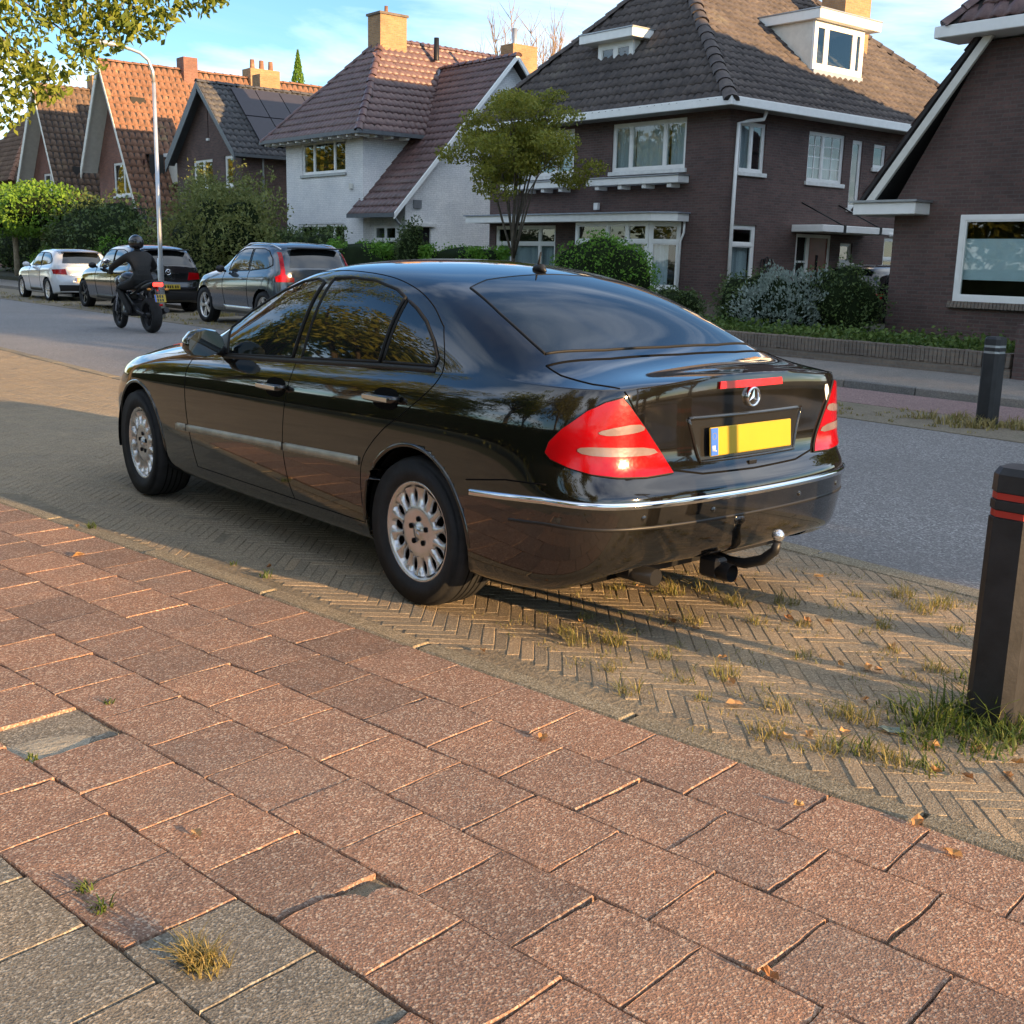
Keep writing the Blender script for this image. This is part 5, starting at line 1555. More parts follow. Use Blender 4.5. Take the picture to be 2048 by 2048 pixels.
# mirrors
for s, cst in ((-1, cl), (1, cr_)):
    m = MB()
    sec = [(.0, .0), (.015, .045), (.045, .075), (.11, .085), (.17, .07), (.205, .03), (.21, -.02), (.18, -.055), (.10, -.065), (.03, -.045)]
    x0, y0, z0 = s * .86, 1.80, 1.005
    rows = []
    for d, k in ((-.055, .92), (-.03, 1.0), (.02, .96), (.06, .74), (.085, .34)):
        rows.append([(x0 + s * (.105 + (a - .105) * k), y0 + d + a * .10, z0 + b * k) for a, b in sec])
    n = len(sec); vs = [p for r_ in rows for p in r_]
    fs = [(i * n + j, i * n + (j + 1) % n, (i + 1) * n + (j + 1) % n, (i + 1) * n + j) for i in range(4) for j in range(n)] + [tuple(range(4 * n, 5 * n))]
    m.add(vs, fs, True)
    mo = m.build('wing_mirror', MAT['black_paint'], car)
    g = MB().add([(p[0], p[1] + .002, p[2]) for p in rows[0]], [tuple(range(n))])
    g.build('mirror_glass', MAT['car_glass'], mo)
    MB().tube([(s * .80, 1.83, .955), (x0 + s * .05, y0 + .02, z0 - .03)], [.03, .02], 8).build('mirror_foot', MAT['black_plastic'], mo)
    MB().tube([(x0 + s * .10, y0 + .105, z0 + .0), (x0 + s * .17, y0 + .085, z0), (x0 + s * .215, y0 + .02, z0 + .0)], [.012, .014, .010], 8).build('indicator', MAT['clear_lens'], mo)
    tri = panel(cst, [(1.77, .955), (2.0, .95), (1.93, 1.03), (1.86, 1.075), (1.81, 1.02)], .004, .04)
    tri.build('mirror_sail', MAT['black_plastic'], car, fix=False)
# wheels
WM = dict(tyre=MAT['tyre_rubber'], rubber=MAT['dark_void'], rim=MAT['rim_silver'], dark=MAT['dark_void'], chrome=MAT['silver_trim'])
for (x, y, s, st_) in ((-.785, 0, -1, 0), (.785, 0, 1, 0), (-.785, 2.854, -1, R(-4)), (.785, 2.854, 1, R(-4))):
    wheel(car, x, y, .327, .222, .217, s, 'disc14', WM, st_)
# tow bar
tb = MB().tube([(0, -.85, .30), (0, -1.0, .28), (0, -1.08, .285), (0.01, -1.16, .315), (.015, -1.215, .365), (.015, -1.225, .405)], [.02, .021, .022, .022, .02, .016], 12).build('tow_bar', MAT['black_plastic'], car)
MB().ball((.015, -1.225, .43), .026, 16, 10).build('tow_ball', MAT['silver_trim'], tb)
sk = MB().box((-.14, -1.03, .285), (.075, .10, .085), 0, .012)
sk.lathe([(.036, -.07), (.038, 0.0), (.0, .0)], 'y', (-.14, -1.06, .275), 18)
sk.build('tow_socket', MAT['black_plastic'], car)
MB().tube([(-.45, -1.0, .28), (-.45, -.7, .27), (-.40, -.3, .26)], .035, 10).build('exhaust', MAT['rim_dark'], car)
MB().span((-.5, -.9, .27), (.5, -.5, .34)).build('silencer', MAT['rim_dark'], car)
# ================================================================== vegetation
def mat_leaf(name, cols, trans=.35, rough=.55):
    m = bpy.data.materials.new(name); m.use_nodes = True; MAT[name] = m
    t = m.node_tree; b = t.nodes['Principled BSDF']; out = t.nodes['Material Output']
    g = t.nodes.new('ShaderNodeNewGeometry')
    n1 = noise(t, g.outputs['Position'], .8, 3)
    f = mathn(t, 'ADD', mathn(t, 'MULTIPLY', g.outputs['Random Per Island'], .75), mathn(t, 'MULTIPLY', n1, .3))
    c = ramp(t, f, [(i / (len(cols) - 1) * .9 + .03, q) for i, q in enumerate(cols)])
    t.links.new(c, b.inputs['Base Color']); b.inputs['Roughness'].default_value = rough; b.inputs['Specular IOR Level'].default_value = .3
    tr = N(t, 'ShaderNodeBsdfTranslucent'); mx = N(t, 'ShaderNodeMixShader'); mx.inputs[0].default_value = trans
    t.links.new(c, tr.inputs['Color']); t.links.new(b.outputs[0], mx.inputs[1]); t.links.new(tr.outputs[0], mx.inputs[2]); t.links.new(mx.outputs[0], out.inputs[0])
    return m
mat_leaf('oak_leaf', [(0.066, 0.112, 0.022), (0.146, 0.198, 0.030), (0.251, 0.285, 0.038), (0.099, 0.147, 0.027)])
mat_leaf('golden_leaf', [(0.110, 0.143, 0.023), (0.207, 0.220, 0.033), (0.275, 0.254, 0.033), (0.138, 0.169, 0.025)], .35)
mat_leaf('olive_leaf', [(0.069, 0.095, 0.029), (0.137, 0.168, 0.046), (0.215, 0.225, 0.063), (0.098, 0.124, 0.038)], .25)
mat_leaf('bright_leaf', [(0.068, 0.166, 0.021), (0.123, 0.256, 0.028), (0.193, 0.316, 0.034), (0.097, 0.196, 0.028)], .35)
mat_leaf('dark_leaf', [(0.032, 0.059, 0.019), (0.058, 0.095, 0.029), (0.090, 0.126, 0.035), (0.043, 0.076, 0.023)], .2)
mat_leaf('hedge_leaf', [(0.064, 0.166, 0.022), (0.108, 0.254, 0.029), (0.162, 0.312, 0.036), (0.082, 0.195, 0.025)], .3)
mat_leaf('silver_leaf', [(.156, .204, .180), (.228, .288, .252), (.312, .360, .324)], .25)
mat_leaf('grass_blade', [(.045, .085, .014), (.07, .115, .02), (.11, .15, .03), (.20, .19, .065)], .3)
mat_leaf('dry_grass', [(.16, .14, .04), (.30, .24, .09), (.38, .29, .12), (.12, .14, .03)], .3)
mat_leaf('weed_blade', [(.09, .12, .02), (.17, .17, .04), (.28, .23, .08), (.34, .26, .11)], .3)
mat_leaf('ivy_leaf', [(.042, .084, .017), (.084, .140, .028), (.140, .196, .042)], .25)
mat_leaf('fallen', [(.38, .17, .05), (.45, .26, .10), (.30, .13, .05), (.50, .36, .18)], .15)
mat_leaf('flower_red', [(.5, .03, .04), (.6, .08, .10)], .2)
plain('bark', (.10, .085, .065), .9, 0, .2, .35, 9, 0, .8, 25)
plain('pale_bark', (.30, .25, .18), .9, 0, .2, .25, 9, 0, .6, 25)
plain('twig', (.30, .20, .11), .9, 0, .2, .2)
plain('core_shade_green', (.012, .020, .007), .95, 0, .1, .3, 3)  # near-black green stands in for the shade inside foliage

def leaf_mesh(name, C, size, jit=.35, droop=0.0, aspect=.55, seed=0, dirs=None):
    """one quad leaf at every centre"""
    r_ = np.random.default_rng(seed)
    n = len(C)
    a = r_.normal(size=(n, 3)) if dirs is None else dirs + r_.normal(size=(n, 3)) * .5
    a[:, 2] -= droop
    a /= np.linalg.norm(a, axis=1)[:, None] + 1e-9
    b = np.cross(a, r_.normal(size=(n, 3))); b /= np.linalg.norm(b, axis=1)[:, None] + 1e-9
    nn = np.cross(a, b)
    s = (size * r_.uniform(1 - jit, 1 + jit, n))[:, None]
    C = np.asarray(C)
    V = np.stack([C - a * s * .5, C + b * s * .5 * aspect + nn * s * .08, C + a * s * .5, C - b * s * .5 * aspect + nn * s * .08], 1).reshape(-1, 3)
    F = np.arange(4 * n).reshape(n, 4)
    return np_mesh(name, V, F)

def clumps(centres, radii, n, seed=0, flat=.7):
    r_ = np.random.default_rng(seed)
    centres = np.asarray(centres, float); radii = np.asarray(radii, float)
    k = r_.choice(len(centres), n, p=radii ** 2 / (radii ** 2).sum())
    d = r_.normal(size=(n, 3)); d /= np.linalg.norm(d, axis=1)[:, None]
    rad = radii[k] * r_.uniform(.15, 1.0, n) ** .55
    return centres[k] + d * rad[:, None] * np.array([1, 1, flat])

def tree(name, label, base, h_trunk, crown_c, crown_r, n_clump, clump_r, n_leaf, leaf, mat, tr=.16, bark='bark', group=None, seed=1, flat=.7, extra=None, droop=.2, gap=.45):
    """trunk, limbs to every foliage clump, and a crown of single leaves"""
    r_ = np.random.default_rng(seed)
    o = base_thing(name, label, 'tree', base, group)
    base = np.array(base, float); cc = np.array(crown_c, float); cr = np.array(crown_r, float)
    cs = []
    while len(cs) < n_clump:
        d = r_.normal(size=3); d /= np.linalg.norm(d)
        p = cc + d * cr * r_.uniform(gap, 1.0)
        cs.append(p)
    if extra is not None: cs += [np.array(e) for e in extra]
    cs = np.array(cs)
    tk = MB()
    top = np.array([base[0] + (cc[0] - base[0]) * .5, base[1] + (cc[1] - base[1]) * .5, base[2] + h_trunk])
    path = [base + (top - base) * f + np.array([math.sin(f * 4 + seed), math.cos(f * 3 + seed), 0]) * tr * .35 * f for f in np.linspace(0, 1, 6)]
    tk.tube(path, [tr * (1.35 if i == 0 else 1.0 - .07 * i) for i in range(6)], 10)
    n_main = max(4, int(len(cs) / 5))
    mains = cs[np.argsort(r_.random(len(cs)))[:n_main]]
    ends = []
    for m_ in mains:
        st = path[r_.integers(3, 6)]
        mid = (st + m_) / 2 + np.array([0, 0, .12 * np.linalg.norm(m_ - st)]) + r_.normal(size=3) * .1
        tk.tube([st, (st * .6 + mid * .4), mid, (mid + m_) / 2 + r_.normal(size=3) * .05, m_], [tr * .5, tr * .40, tr * .30, tr * .2, tr * .08], 6)
        ends += [mid, (mid + m_) / 2]
    ends = np.array(ends)
    for p in cs:
        st = ends[np.argmin(np.linalg.norm(ends - p, axis=1))]
        mid = (st + p) / 2 + r_.normal(size=3) * .08
        tk.tube([st, mid, p], [tr * .15, tr * .10, tr * .03], 5)
    tk.build('trunk', MAT[bark], o, fix=False)
    rad = clump_r * r_.uniform(.6, 1.3, len(cs))
    C = clumps(cs, rad, n_leaf, seed, flat)
    link('crown', leaf_mesh('crown', C, leaf, .4, droop, .55, seed), MAT[mat], o)
    return o

def bush(name, label, c, r_, n, leaf, mat, cat='shrub', group=None, seed=1, lump=.16, core=.82, box=False, droop=0.0, stems=False, up=0.0):
    g = np.random.default_rng(seed)
    o = base_thing(name, label, cat, (c[0], c[1], c[2] - r_[2]), group)
    c = np.array(c, float); r_ = np.array(r_, float)
    d = g.normal(size=(n, 3)); d /= np.linalg.norm(d, axis=1)[:, None]
    if box:
        k = .22
        d = np.sign(d) * np.abs(d) ** k; d /= np.abs(d).max(1)[:, None] * .5 + np.linalg.norm(d, axis=1)[:, None] * .5
    ph = g.uniform(0, 6, 6)
    lum = 1 + lump * (np.sin(d[:, 0] * 5 + ph[0]) * np.cos(d[:, 1] * 6 + ph[1]) + .6 * np.sin(d[:, 2] * 9 + ph[2]) * np.sin(d[:, 0] * 11 + ph[3]) + .5 * np.sin(d[:, 1] * 13 + ph[4] + d[:, 2] * 7))
    rad = lum * g.uniform(.66, 1.06, n) ** .8
    C = c + d * r_ * rad[:, None]
    C = C[C[:, 2] > c[2] - r_[2] + .02]
    dirs = None
    if up: dirs = np.tile(np.array([0, 0, up]), (len(C), 1)) + (C - c) / r_ * .6
    link('foliage', leaf_mesh('foliage', C, leaf, .4, droop, .5, seed, dirs), MAT[mat], o)
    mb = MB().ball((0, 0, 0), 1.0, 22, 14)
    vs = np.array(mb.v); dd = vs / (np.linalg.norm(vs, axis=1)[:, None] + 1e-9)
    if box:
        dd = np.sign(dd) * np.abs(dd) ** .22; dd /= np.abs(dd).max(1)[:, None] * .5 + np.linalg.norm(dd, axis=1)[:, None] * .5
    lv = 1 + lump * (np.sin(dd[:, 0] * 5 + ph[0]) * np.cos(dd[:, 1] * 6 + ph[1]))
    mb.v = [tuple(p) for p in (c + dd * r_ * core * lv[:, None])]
    mb.build('shade_core', MAT['core_shade_green'], o)  # added dark core stops light passing through the sparse leaves
    return o

# ---- the oak on the near side whose branches hang into the picture at upper left
ex = [(3.72, 11.8, 3.55), (4.1, 11.7, 3.62), (3.6, 11.9, 3.2), (3.5, 11.95, 2.75), (4.5, 11.5, 3.72), (4.86, 11.3, 3.8), (5.15, 11.2, 3.92), (3.85, 11.8, 3.05), (3.7, 11.85, 3.0), (4.68, 11.4, 3.62), (4.4, 11.5, 3.55),
      (4.15, 11.66, 3.3), (5.28, 11.1, 3.98), (3.95, 11.66, 3.8), (4.3, 11.5, 3.85), (3.4, 12.0, 3.4), (3.2, 12.1, 3.0), (3.5, 12.0, 3.8), (4.7, 11.3, 4.0), (4.0, 11.9, 4.0), (3.2, 12.3, 2.7), (3.3, 12.2, 3.6)]
oak = tree('oak_tree', 'oak whose yellow-green branches hang into the upper left corner', (.9, 14.6, 0), 3.4, (1.9, 13.8, 6.3), (3.0, 3.0, 2.6), 60, .75, 14000, .10, 'oak_leaf', .26, seed=3, droop=.6)
r_ = np.random.default_rng(12)
tw = MB(); hub = np.array([2.2, 13.0, 4.6])
for e in ex:
    e = np.array(e)
    tw.tube([hub + r_.normal(size=3) * .1, (hub + e) / 2 + np.array([0, 0, .25]), e + np.array([0, 0, .1]), e + np.array([.05, -.05, -.12])], [.03, .018, .008, .003], 5)
tw.build('branch', MAT['bark'], oak, fix=False)
link('branch_leaves', leaf_mesh('branch_leaves', clumps(ex, [.25] * len(ex), 3600, 5, .95), .085, .35, .9, .5, 9), MAT['oak_leaf'], oak)
# ---- trees on this side of the street (seen in the paint and the window panes)
for i, (x, y, h, rr, lf) in enumerate(((-7.5, 4.5, 9.5, 3.2, 'golden_leaf'), (-8.5, 12, 11.5, 3.6, 'oak_leaf'), (-7.8, 20, 10.0, 3.4, 'golden_leaf'), (-9, 28, 12, 3.8, 'oak_leaf'), (-8, 37, 11, 3.6, 'golden_leaf'), (-8.6, 46, 12, 3.8, 'oak_leaf'), (-9.5, 56, 12, 4.0, 'golden_leaf'), (-9.0, -6, 9.0, 3.2, 'oak_leaf'), (-9.0, 67, 12, 4.0, 'golden_leaf'))):
    tree('street_tree', ['golden-green tree on the near side of the street, seen only as reflection', 'oak-green tree on the near side of the street, seen only as reflection'][i % 2], (x, y, 0), h * .35, (x, y, h * .60), (rr, rr, h * .38), 40, 1.25, 5200, .28, lf, .24, seed=30 + i, group='trees on the near side of the street', gap=.2)
for i in range(5):
    x, y, h = -17 - (i % 3) * 1.6, 2 + i * 14.0, 13.0 + (i % 2) * 1.5
    tree('backdrop_tree', 'tall golden-green tree far behind the photographer, seen only as reflection', (x, y, 0), 3.0, (x, y, h * .52), (4.6, 5.2, h * .46), 46, 1.9, 4600, .46, 'golden_leaf', .3, seed=130 + i, group='tall trees behind the photographer', gap=.15)
for i in range(10):
    x, y, h = -9.5 - (i % 3) * 2.0, 76 + i * 10.5, 13.0 + (i % 2)
    tree('avenue_tree', 'tall golden tree farther along the near side, seen only in house windows', (x, y, 0), 3.0, (x, y, h * .52), (4.6, 5.4, h * .46), 40, 2.1, 2600, .58, 'golden_leaf', .3, seed=160 + i, group='tall trees farther along the near side', gap=.15)
bush('clipped_hedge', 'long clipped hedge on the near side, seen only as reflection', (-5.2, 24, .8), (.6, 42, .85), 9000, .13, 'olive_leaf', 'hedge', seed=61, lump=.05, box=True)
# ---- unseen trees added off to the right to shade road and parked cars
for i, (x, y, h, rr, lo) in enumerate(((11.4, -14, 4.2, 2.1, 1.6), (12.2, -19, 4.6, 2.2, 1.7), (15.6, -12, 9.0, 2.9, 2.4), (16.8, -20, 10, 3.0, 2.4), (18.2, -29, 10.5, 3.2, 2.4), (20.5, -39, 12, 3.6, 2.4), (24, -33, 12, 3.6, 2.4), (16.3, 2.9, 7.6, 2.3, 1.9))):
    tree('shade_tree', 'unseen leafy tree added beyond the right edge to cast shade', (x, y, 0), lo + .6, (x, y, (h + lo) / 2), (rr, rr, (h - lo) / 2), 40, 1.05, 5200, .30, 'oak_leaf', .2, seed=70 + i, group='unseen trees added for road shade', gap=.1)
# ---- far side
tree('garden_tree', 'small golden-green tree with layered crown in front of the big brick house', (17.5, 21.25, .2), 2.1, (17.5, 21.5, 3.95), (1.7, 2.35, 1.55), 66, .46, 22000, .08, 'golden_leaf', .06, seed=91, flat=.48, gap=.2, droop=.5)
for i, (y, lab) in enumerate(((53.0, 'clipped ball tree at the far left edge with bright green top'), (49.2, 'clipped ball tree second from the left edge with bright green top'))):
    t_ = base_thing('ball_tree', lab, 'tree', (15.6, y, .1), 'clipped ball trees')
    MB().tube([(15.6, y, .1), (15.62, y + .05, 1.2), (15.6, y, 2.3)], [.13, .11, .12], 9).build('trunk', MAT['pale_bark'], t_)
    C = clumps([(15.6, y, 2.95)], [2.05], 5200, 40 + i, .58); link('crown', leaf_mesh('crown', C, .15, .4, .3, .6, 40 + i), MAT['bright_leaf'], t_)
    mb = MB().ball((15.6, y, 2.9), 1.45, 16, 10, (1, 1, .5)); mb.build('shade_core', MAT['core_shade_green'], t_)
bush('dark_shrub', 'large dark green shrub behind the white parked car', (16.2, 44.5, 1.7), (1.5, 4.3, 1.75), 7000, .16, 'dark_leaf', seed=5)
bush('dark_shrub', 'dark shrub mass behind the ball trees at the far left', (18.0, 58, 1.6), (1.6, 7.5, 1.7), 6000, .18, 'dark_leaf', seed=6)
bush('bright_shrub', 'small bright green shrub between the white and the charcoal parked car', (15.7, 41.3, 1.0), (.9, 1.7, .95), 3800, .10, 'hedge_leaf', seed=7)
bush('low_shrub', 'pale yellow-green low shrub under the ball trees', (15.4, 47.6, .75), (.7, 2.0, .75), 2600, .10, 'bright_leaf', seed=8)
bush('olive_shrub', 'tall loose olive green shrub behind the charcoal parked car', (16.4, 34.6, 1.75), (1.3, 3.9, 1.85), 15000, .115, 'olive_leaf', seed=9, lump=.26, core=.66, droop=.4)
bush('olive_shrub', 'tall olive green shrub left of the white house, behind the grey parked car', (17.8, 37.6, 1.9), (1.2, 3.2, 2.1), 9000, .12, 'olive_leaf', seed=10, lump=.24, core=.68, droop=.4)
bush('wide_shrub', 'wide green shrub in front of the white house windows', (17.0, 30.2, 1.15), (1.0, 2.6, 1.05), 8000, .10, 'dark_leaf', seed=11, lump=.2)
bush('bright_hedge', 'bright green clipped hedge in front of the white house', (16.9, 26.6, 1.05), (.7, 2.0, .92), 9500, .075, 'hedge_leaf', 'hedge', seed=12, lump=.08, box=True)
bush('dark_conifer', 'narrow dark conifer standing in the hedge before the white house', (16.6, 24.25, 1.2), (.45, .42, 1.15), 3000, .08, 'dark_leaf', seed=13, lump=.12)
bush('green_hedge', 'green hedge right of the dark conifer, behind the sedan roof', (17.0, 22.6, .98), (.6, 1.5, .9), 6500, .075, 'hedge_leaf', 'hedge', seed=14, lump=.08, box=True)
bush('round_bush', 'round bright green bush in front of the bay window of the brick house', (18.6, 19.45, 1.0), (1.0, 1.42, 1.05), 9500, .075, 'hedge_leaf', seed=15, lump=.10, core=.9)
bush('small_shrub', 'small dark shrub below the corner of the brick house', (18.4, 17.0, .55), (.5, .85, .42), 2600, .07, 'dark_leaf', seed=16)
bush('dark_shrub', 'dark shrub right of the white downpipe by the brick house', (17.0, 13.75, .72), (.7, .75, .62), 5200, .06, 'dark_leaf', seed=17, lump=.2)
bush('silver_shrub', 'silver-grey leafy shrub before the front door of the brick house', (16.6, 12.75, .78), (.65, .85, .62), 5600, .065, 'silver_leaf', seed=18, lump=.25, core=.7, up=.7)
bush('dark_shrub', 'dark evergreen shrub between the silver shrub and the corner house', (17.1, 11.95, .85), (.55, .8, .68), 4600, .06, 'dark_leaf', seed=19, lump=.2)
cf = base_thing('conifer', 'yellow-green pointed conifer tip behind the solar panel roof', 'tree', (32, 57.5, .2))
MB().tube([(32, 57.5, .2), (32, 57.5, 9)], [.25, .06], 8).build('trunk', MAT['bark'], cf)
hh = rng.uniform(0, 1, 6000) ** .8; an_ = rng.uniform(0, 6.283, 6000); rr = (1 - hh) * 1.7 * rng.uniform(.5, 1, 6000)
link('crown', leaf_mesh('crown', np.column_stack([32 + rr * np.cos(an_), 57.5 + rr * np.sin(an_), 4.6 + hh * 7.4]), .16, .4, -1.5, .4, 3), MAT['bright_leaf'], cf)
bt = base_thing('bare_tree', 'leafless tan twigged tree behind the roof of the brick house', 'tree', (33, 39, .2))
tk = MB(); tk.tube([(33, 39, .2), (33, 39, 5)], [.3, .2], 8)
for k in range(26):
    a = rng.uniform(0, 6.28); s = rng.uniform(.4, 2.6)
    tip = np.array([33 + s * math.cos(a), 39 + s * math.sin(a) * 1.25, rng.uniform(8.2, 11.3)])
    b0 = np.array([33, 39, rng.uniform(3.5, 5.0)]); mid = b0 + (tip - b0) * .5 + np.array([0, 0, .4]); mid[:2] = b0[:2] + (tip[:2] - b0[:2]) * .75
    tk.tube([b0, mid, tip], [.09, .04, .012], 5)
    for j in range(13):
        f = rng.uniform(.35, .98); p = mid + (tip - mid) * f
        q = p + np.array([rng.normal() * .35, rng.normal() * .35, rng.uniform(.5, 1.3)])
        tk.tube([p, (p + q) / 2 + rng.normal(size=3) * .05, q], [.014, .010, .005], 4, cap=False)
tk.build('trunk', MAT['twig'], bt, fix=False)

# ---- grass, weeds, ivy, leaf litter
def blades(name, spots, mat, seed=0, width=.005):
    """spots: (x,y,z,radius,count,height)"""
    g = np.random.default_rng(seed)
    V, F = [], []
    b = 0
    for (x, y, z, rad, cnt, h) in spots:
        a = g.uniform(0, 6.283, cnt); rr = rad * np.sqrt(g.uniform(0, 1, cnt))
        px, py = x + rr * np.cos(a), y + rr * np.sin(a)
        hh = h * g.uniform(.4, 1.15, cnt); la = g.uniform(0, 6.283, cnt); ln = hh * g.uniform(.2, 1.5, cnt)
        lx, ly = np.cos(la) * ln, np.sin(la) * ln
        wx, wy = -np.sin(la) * width, np.cos(la) * width
        z0 = np.full(cnt, z)
        P = [np.column_stack([px - wx, py - wy, z0]), np.column_stack([px + wx, py + wy, z0]),
             np.column_stack([px + lx * .4 + wx * .8, py + ly * .4 + wy * .8, z0 + hh * .65]), np.column_stack([px + lx * .4 - wx * .8, py + ly * .4 - wy * .8, z0 + hh * .65]),
             np.column_stack([px + lx, py + ly, z0 + hh]), np.column_stack([px + lx * 1.01, py + ly * 1.01, z0 + hh * .99])]
        V.append(np.stack(P, 1).reshape(-1, 3))
        i = b + np.arange(cnt) * 6
        F.append(np.concatenate([np.column_stack([i, i + 1, i + 2, i + 3]), np.column_stack([i + 3, i + 2, i + 5, i + 4])]))
        b += cnt * 6
    me = np_mesh(name, np.concatenate(V), np.concatenate(F))
    return me
TUFT = [(3.81, 3.43), (3.65, 3.63), (3.93, 3.15), (3.23, 3.39), (3.55, 3.08), (3.78, 2.92), (3.12, 2.86), (4.12, 3.03), (4.49, 2.91), (4.53, 2.6), (4.69, 2.58), (3.92, 2.78), (2.86, 2.88), (3.17, 2.57), (2.93, 2.47), (3.08, 2.25), (3.58, 2.53), (3.95, 2.37), (3.89, 2.14), (4.16, 2.56), (3.97, 3.36), (3.02, 3.29), (3.09, 3.09), (2.98, 3.17), (2.77, 2.67), (3.01, 2.62), (3.19, 2.09), (3.22, 2.02), (2.86, 2.14), (2.93, 1.94), (3.01, 1.75), (3.02, 1.83), (4.4, 2.36), (4.67, 2.78)]
g_ = np.random.default_rng(4)
sp = []
for (x, y) in TUFT:
    s = g_.uniform(.5, 1.25)
    sp.append((x, y, -.01, .05 * s, int(52 * s), .058 * s))
    for k in range(2): sp.append((x + g_.normal() * .13, y + g_.normal() * .13, -.01, .05, 10, .035))
for k in range(170): sp.append((g_.uniform(2.8, 4.8), g_.uniform(1.6, 3.7), -.01, .05, 11, .026))
o = tag(link('weeds', blades('weeds', sp, None, 2, .0018), MAT['weed_blade']), 'sparse dry weeds growing in the brick joints behind the sedan', 'weeds', kind='stuff')
sp = []
for k in range(46):
    x, y = 3.50 + g_.normal() * .20, 1.74 + g_.normal() * .11
    sp.append((x, y, -.01, .06, 26, .06 if g_.random() < .8 else .12))
tag(link('grass', blades('grass', sp, None, 3, .0032), MAT['grass_blade']), 'green grass clump growing round the foot of the near bollard', 'grass', kind='stuff')
sp = [(10.62 + g_.normal() * .2, 5.65 + g_.normal() * .35, .005, .08, 24, .10) for k in range(26)]
sp += [(g_.uniform(9.9, 11.0), g_.uniform(2, 15), .005, .05, 8, .04) for k in range(150)]
sp += [(g_.uniform(9.9, 11.2), g_.uniform(17, 40), .005, .09, 12, .06) for k in range(160)]
sp += [(11.9 + g_.normal() * .25, 25.6 + g_.normal() * .5, .005, .12, 20, .09) for k in range(24)]
tag(link('verge_grass', blades('verge_grass', sp, None, 5, .006), MAT['dry_grass']), 'dry grass patches along the far verge and the parked cars', 'grass', kind='stuff')
n = 9000
C = np.column_stack([15.0 + np.abs(g_.normal(size=n)) * .9, g_.uniform(7.6, 17.5, n), .34 + np.abs(g_.normal(size=n)) * .09])
tag(link('ground_cover', leaf_mesh('ground_cover', C, .07, .4, 0, .7, 21), MAT['ivy_leaf']), 'green ground cover behind the low garden wall', 'ground cover', kind='stuff')
sp = [(g_.uniform(14.95, 16.6), g_.uniform(7.6, 17), .3, .1, 16, .16) for k in range(260)]
tag(link('garden_grass', blades('garden_grass', sp, None, 6, .006), MAT['grass_blade']), 'unmown grass in the garden behind the low wall', 'grass', kind='stuff')
sp = [(.89, 2.085, .0, .03, 150, .055), (.90, 2.06, .0, .045, 120, .035), (.875, 2.11, 0, .02, 60, .06)]
tag(link('grass_tuft', blades('grass_tuft', sp, None, 7, .0016), MAT['dry_grass']), 'yellowed grass tuft in a joint of the grey slabs, lower left', 'grass')
sp = [(.80, 2.52, .0, .02, 26, .03), (.80, 2.42, .0, .025, 26, .03), (.93, 3.33, .0, .02, 20, .02), (1.27, 3.63, .0, .02, 14, .02), (2.10, 6.12, .0, .03, 26, .04), (2.42, 4.72, .0, .03, 22, .04), (2.38, 5.0, 0, .02, 10, .03)]
tag(link('joint_moss', blades('joint_moss', sp, None, 8, .003), MAT['grass_blade']), 'tiny green weeds in the slab joints at the left', 'weeds', kind='stuff')
LV = [(3.16, 3.35), (3.74, 3.57), (3.49, 3.0), (3.92, 2.86), (4.03, 2.74), (4.21, 2.62), (3.96, 2.79), (3.61, 2.38), (3.67, 2.3), (3.69, 2.16), (2.97, 2.36), (2.88, 2.08), (2.97, 2.05), (3.38, 2.12), (3.21, 1.76), (3.31, 1.66), (3.05, 1.65), (3.31, 1.53), (3.2, 1.5), (3.97, 2.39), (3.13, 2.51), (3.48, 3.13), (3.09, 1.57), (3.08, 1.99), (3.68, 2.26),
      (2.04, 6.18), (1.84, 5.57), (2.25, 2.54), (2.53, 1.76), (2.71, 1.5), (1.12, 2.61), (2.63, 1.35), (2.5, 4.85), (1.83, 1.31), (2.6, 3.3), (3.3, 2.7), (4.4, 2.1), (4.6, 3.2), (3.85, 1.85), (4.2, 3.4)]
def litter(spots, size, seed):
    g = np.random.default_rng(seed)
    mb = MB()
    for (x, y) in spots:
        s = size * g.uniform(.6, 1.25); a = g.uniform(0, 6.28); ca, sa = math.cos(a), math.sin(a)
        pr = [(-.5, 0, .004), (-.3, .22, .012), (.0, .30, .010), (.3, .20, .016), (.55, .0, .008), (.3, -.20, .014), (.0, -.28, .012), (-.3, -.2, .010), (0, 0, .003)]
        vs = [(x + (p * ca - q * sa) * s, y + (p * sa + q * ca) * s, .004 + z * g.uniform(.5, 1.6)) for p, q, z in pr]
        mb.add(vs, [(8, i, (i + 1) % 8) for i in range(8)])
    return mb
tag(litter(LV, .05, 3).build('fallen_leaves', MAT['fallen'], fix=False), 'small dry fallen leaves scattered over bricks and slabs', 'leaves', kind='stuff')
tag(litter([(3.21, 1.91)], .075, 5).build('green_leaf', MAT['silver_leaf'], fix=False), 'single pale green leaf on the bricks left of the near bollard', 'leaf')
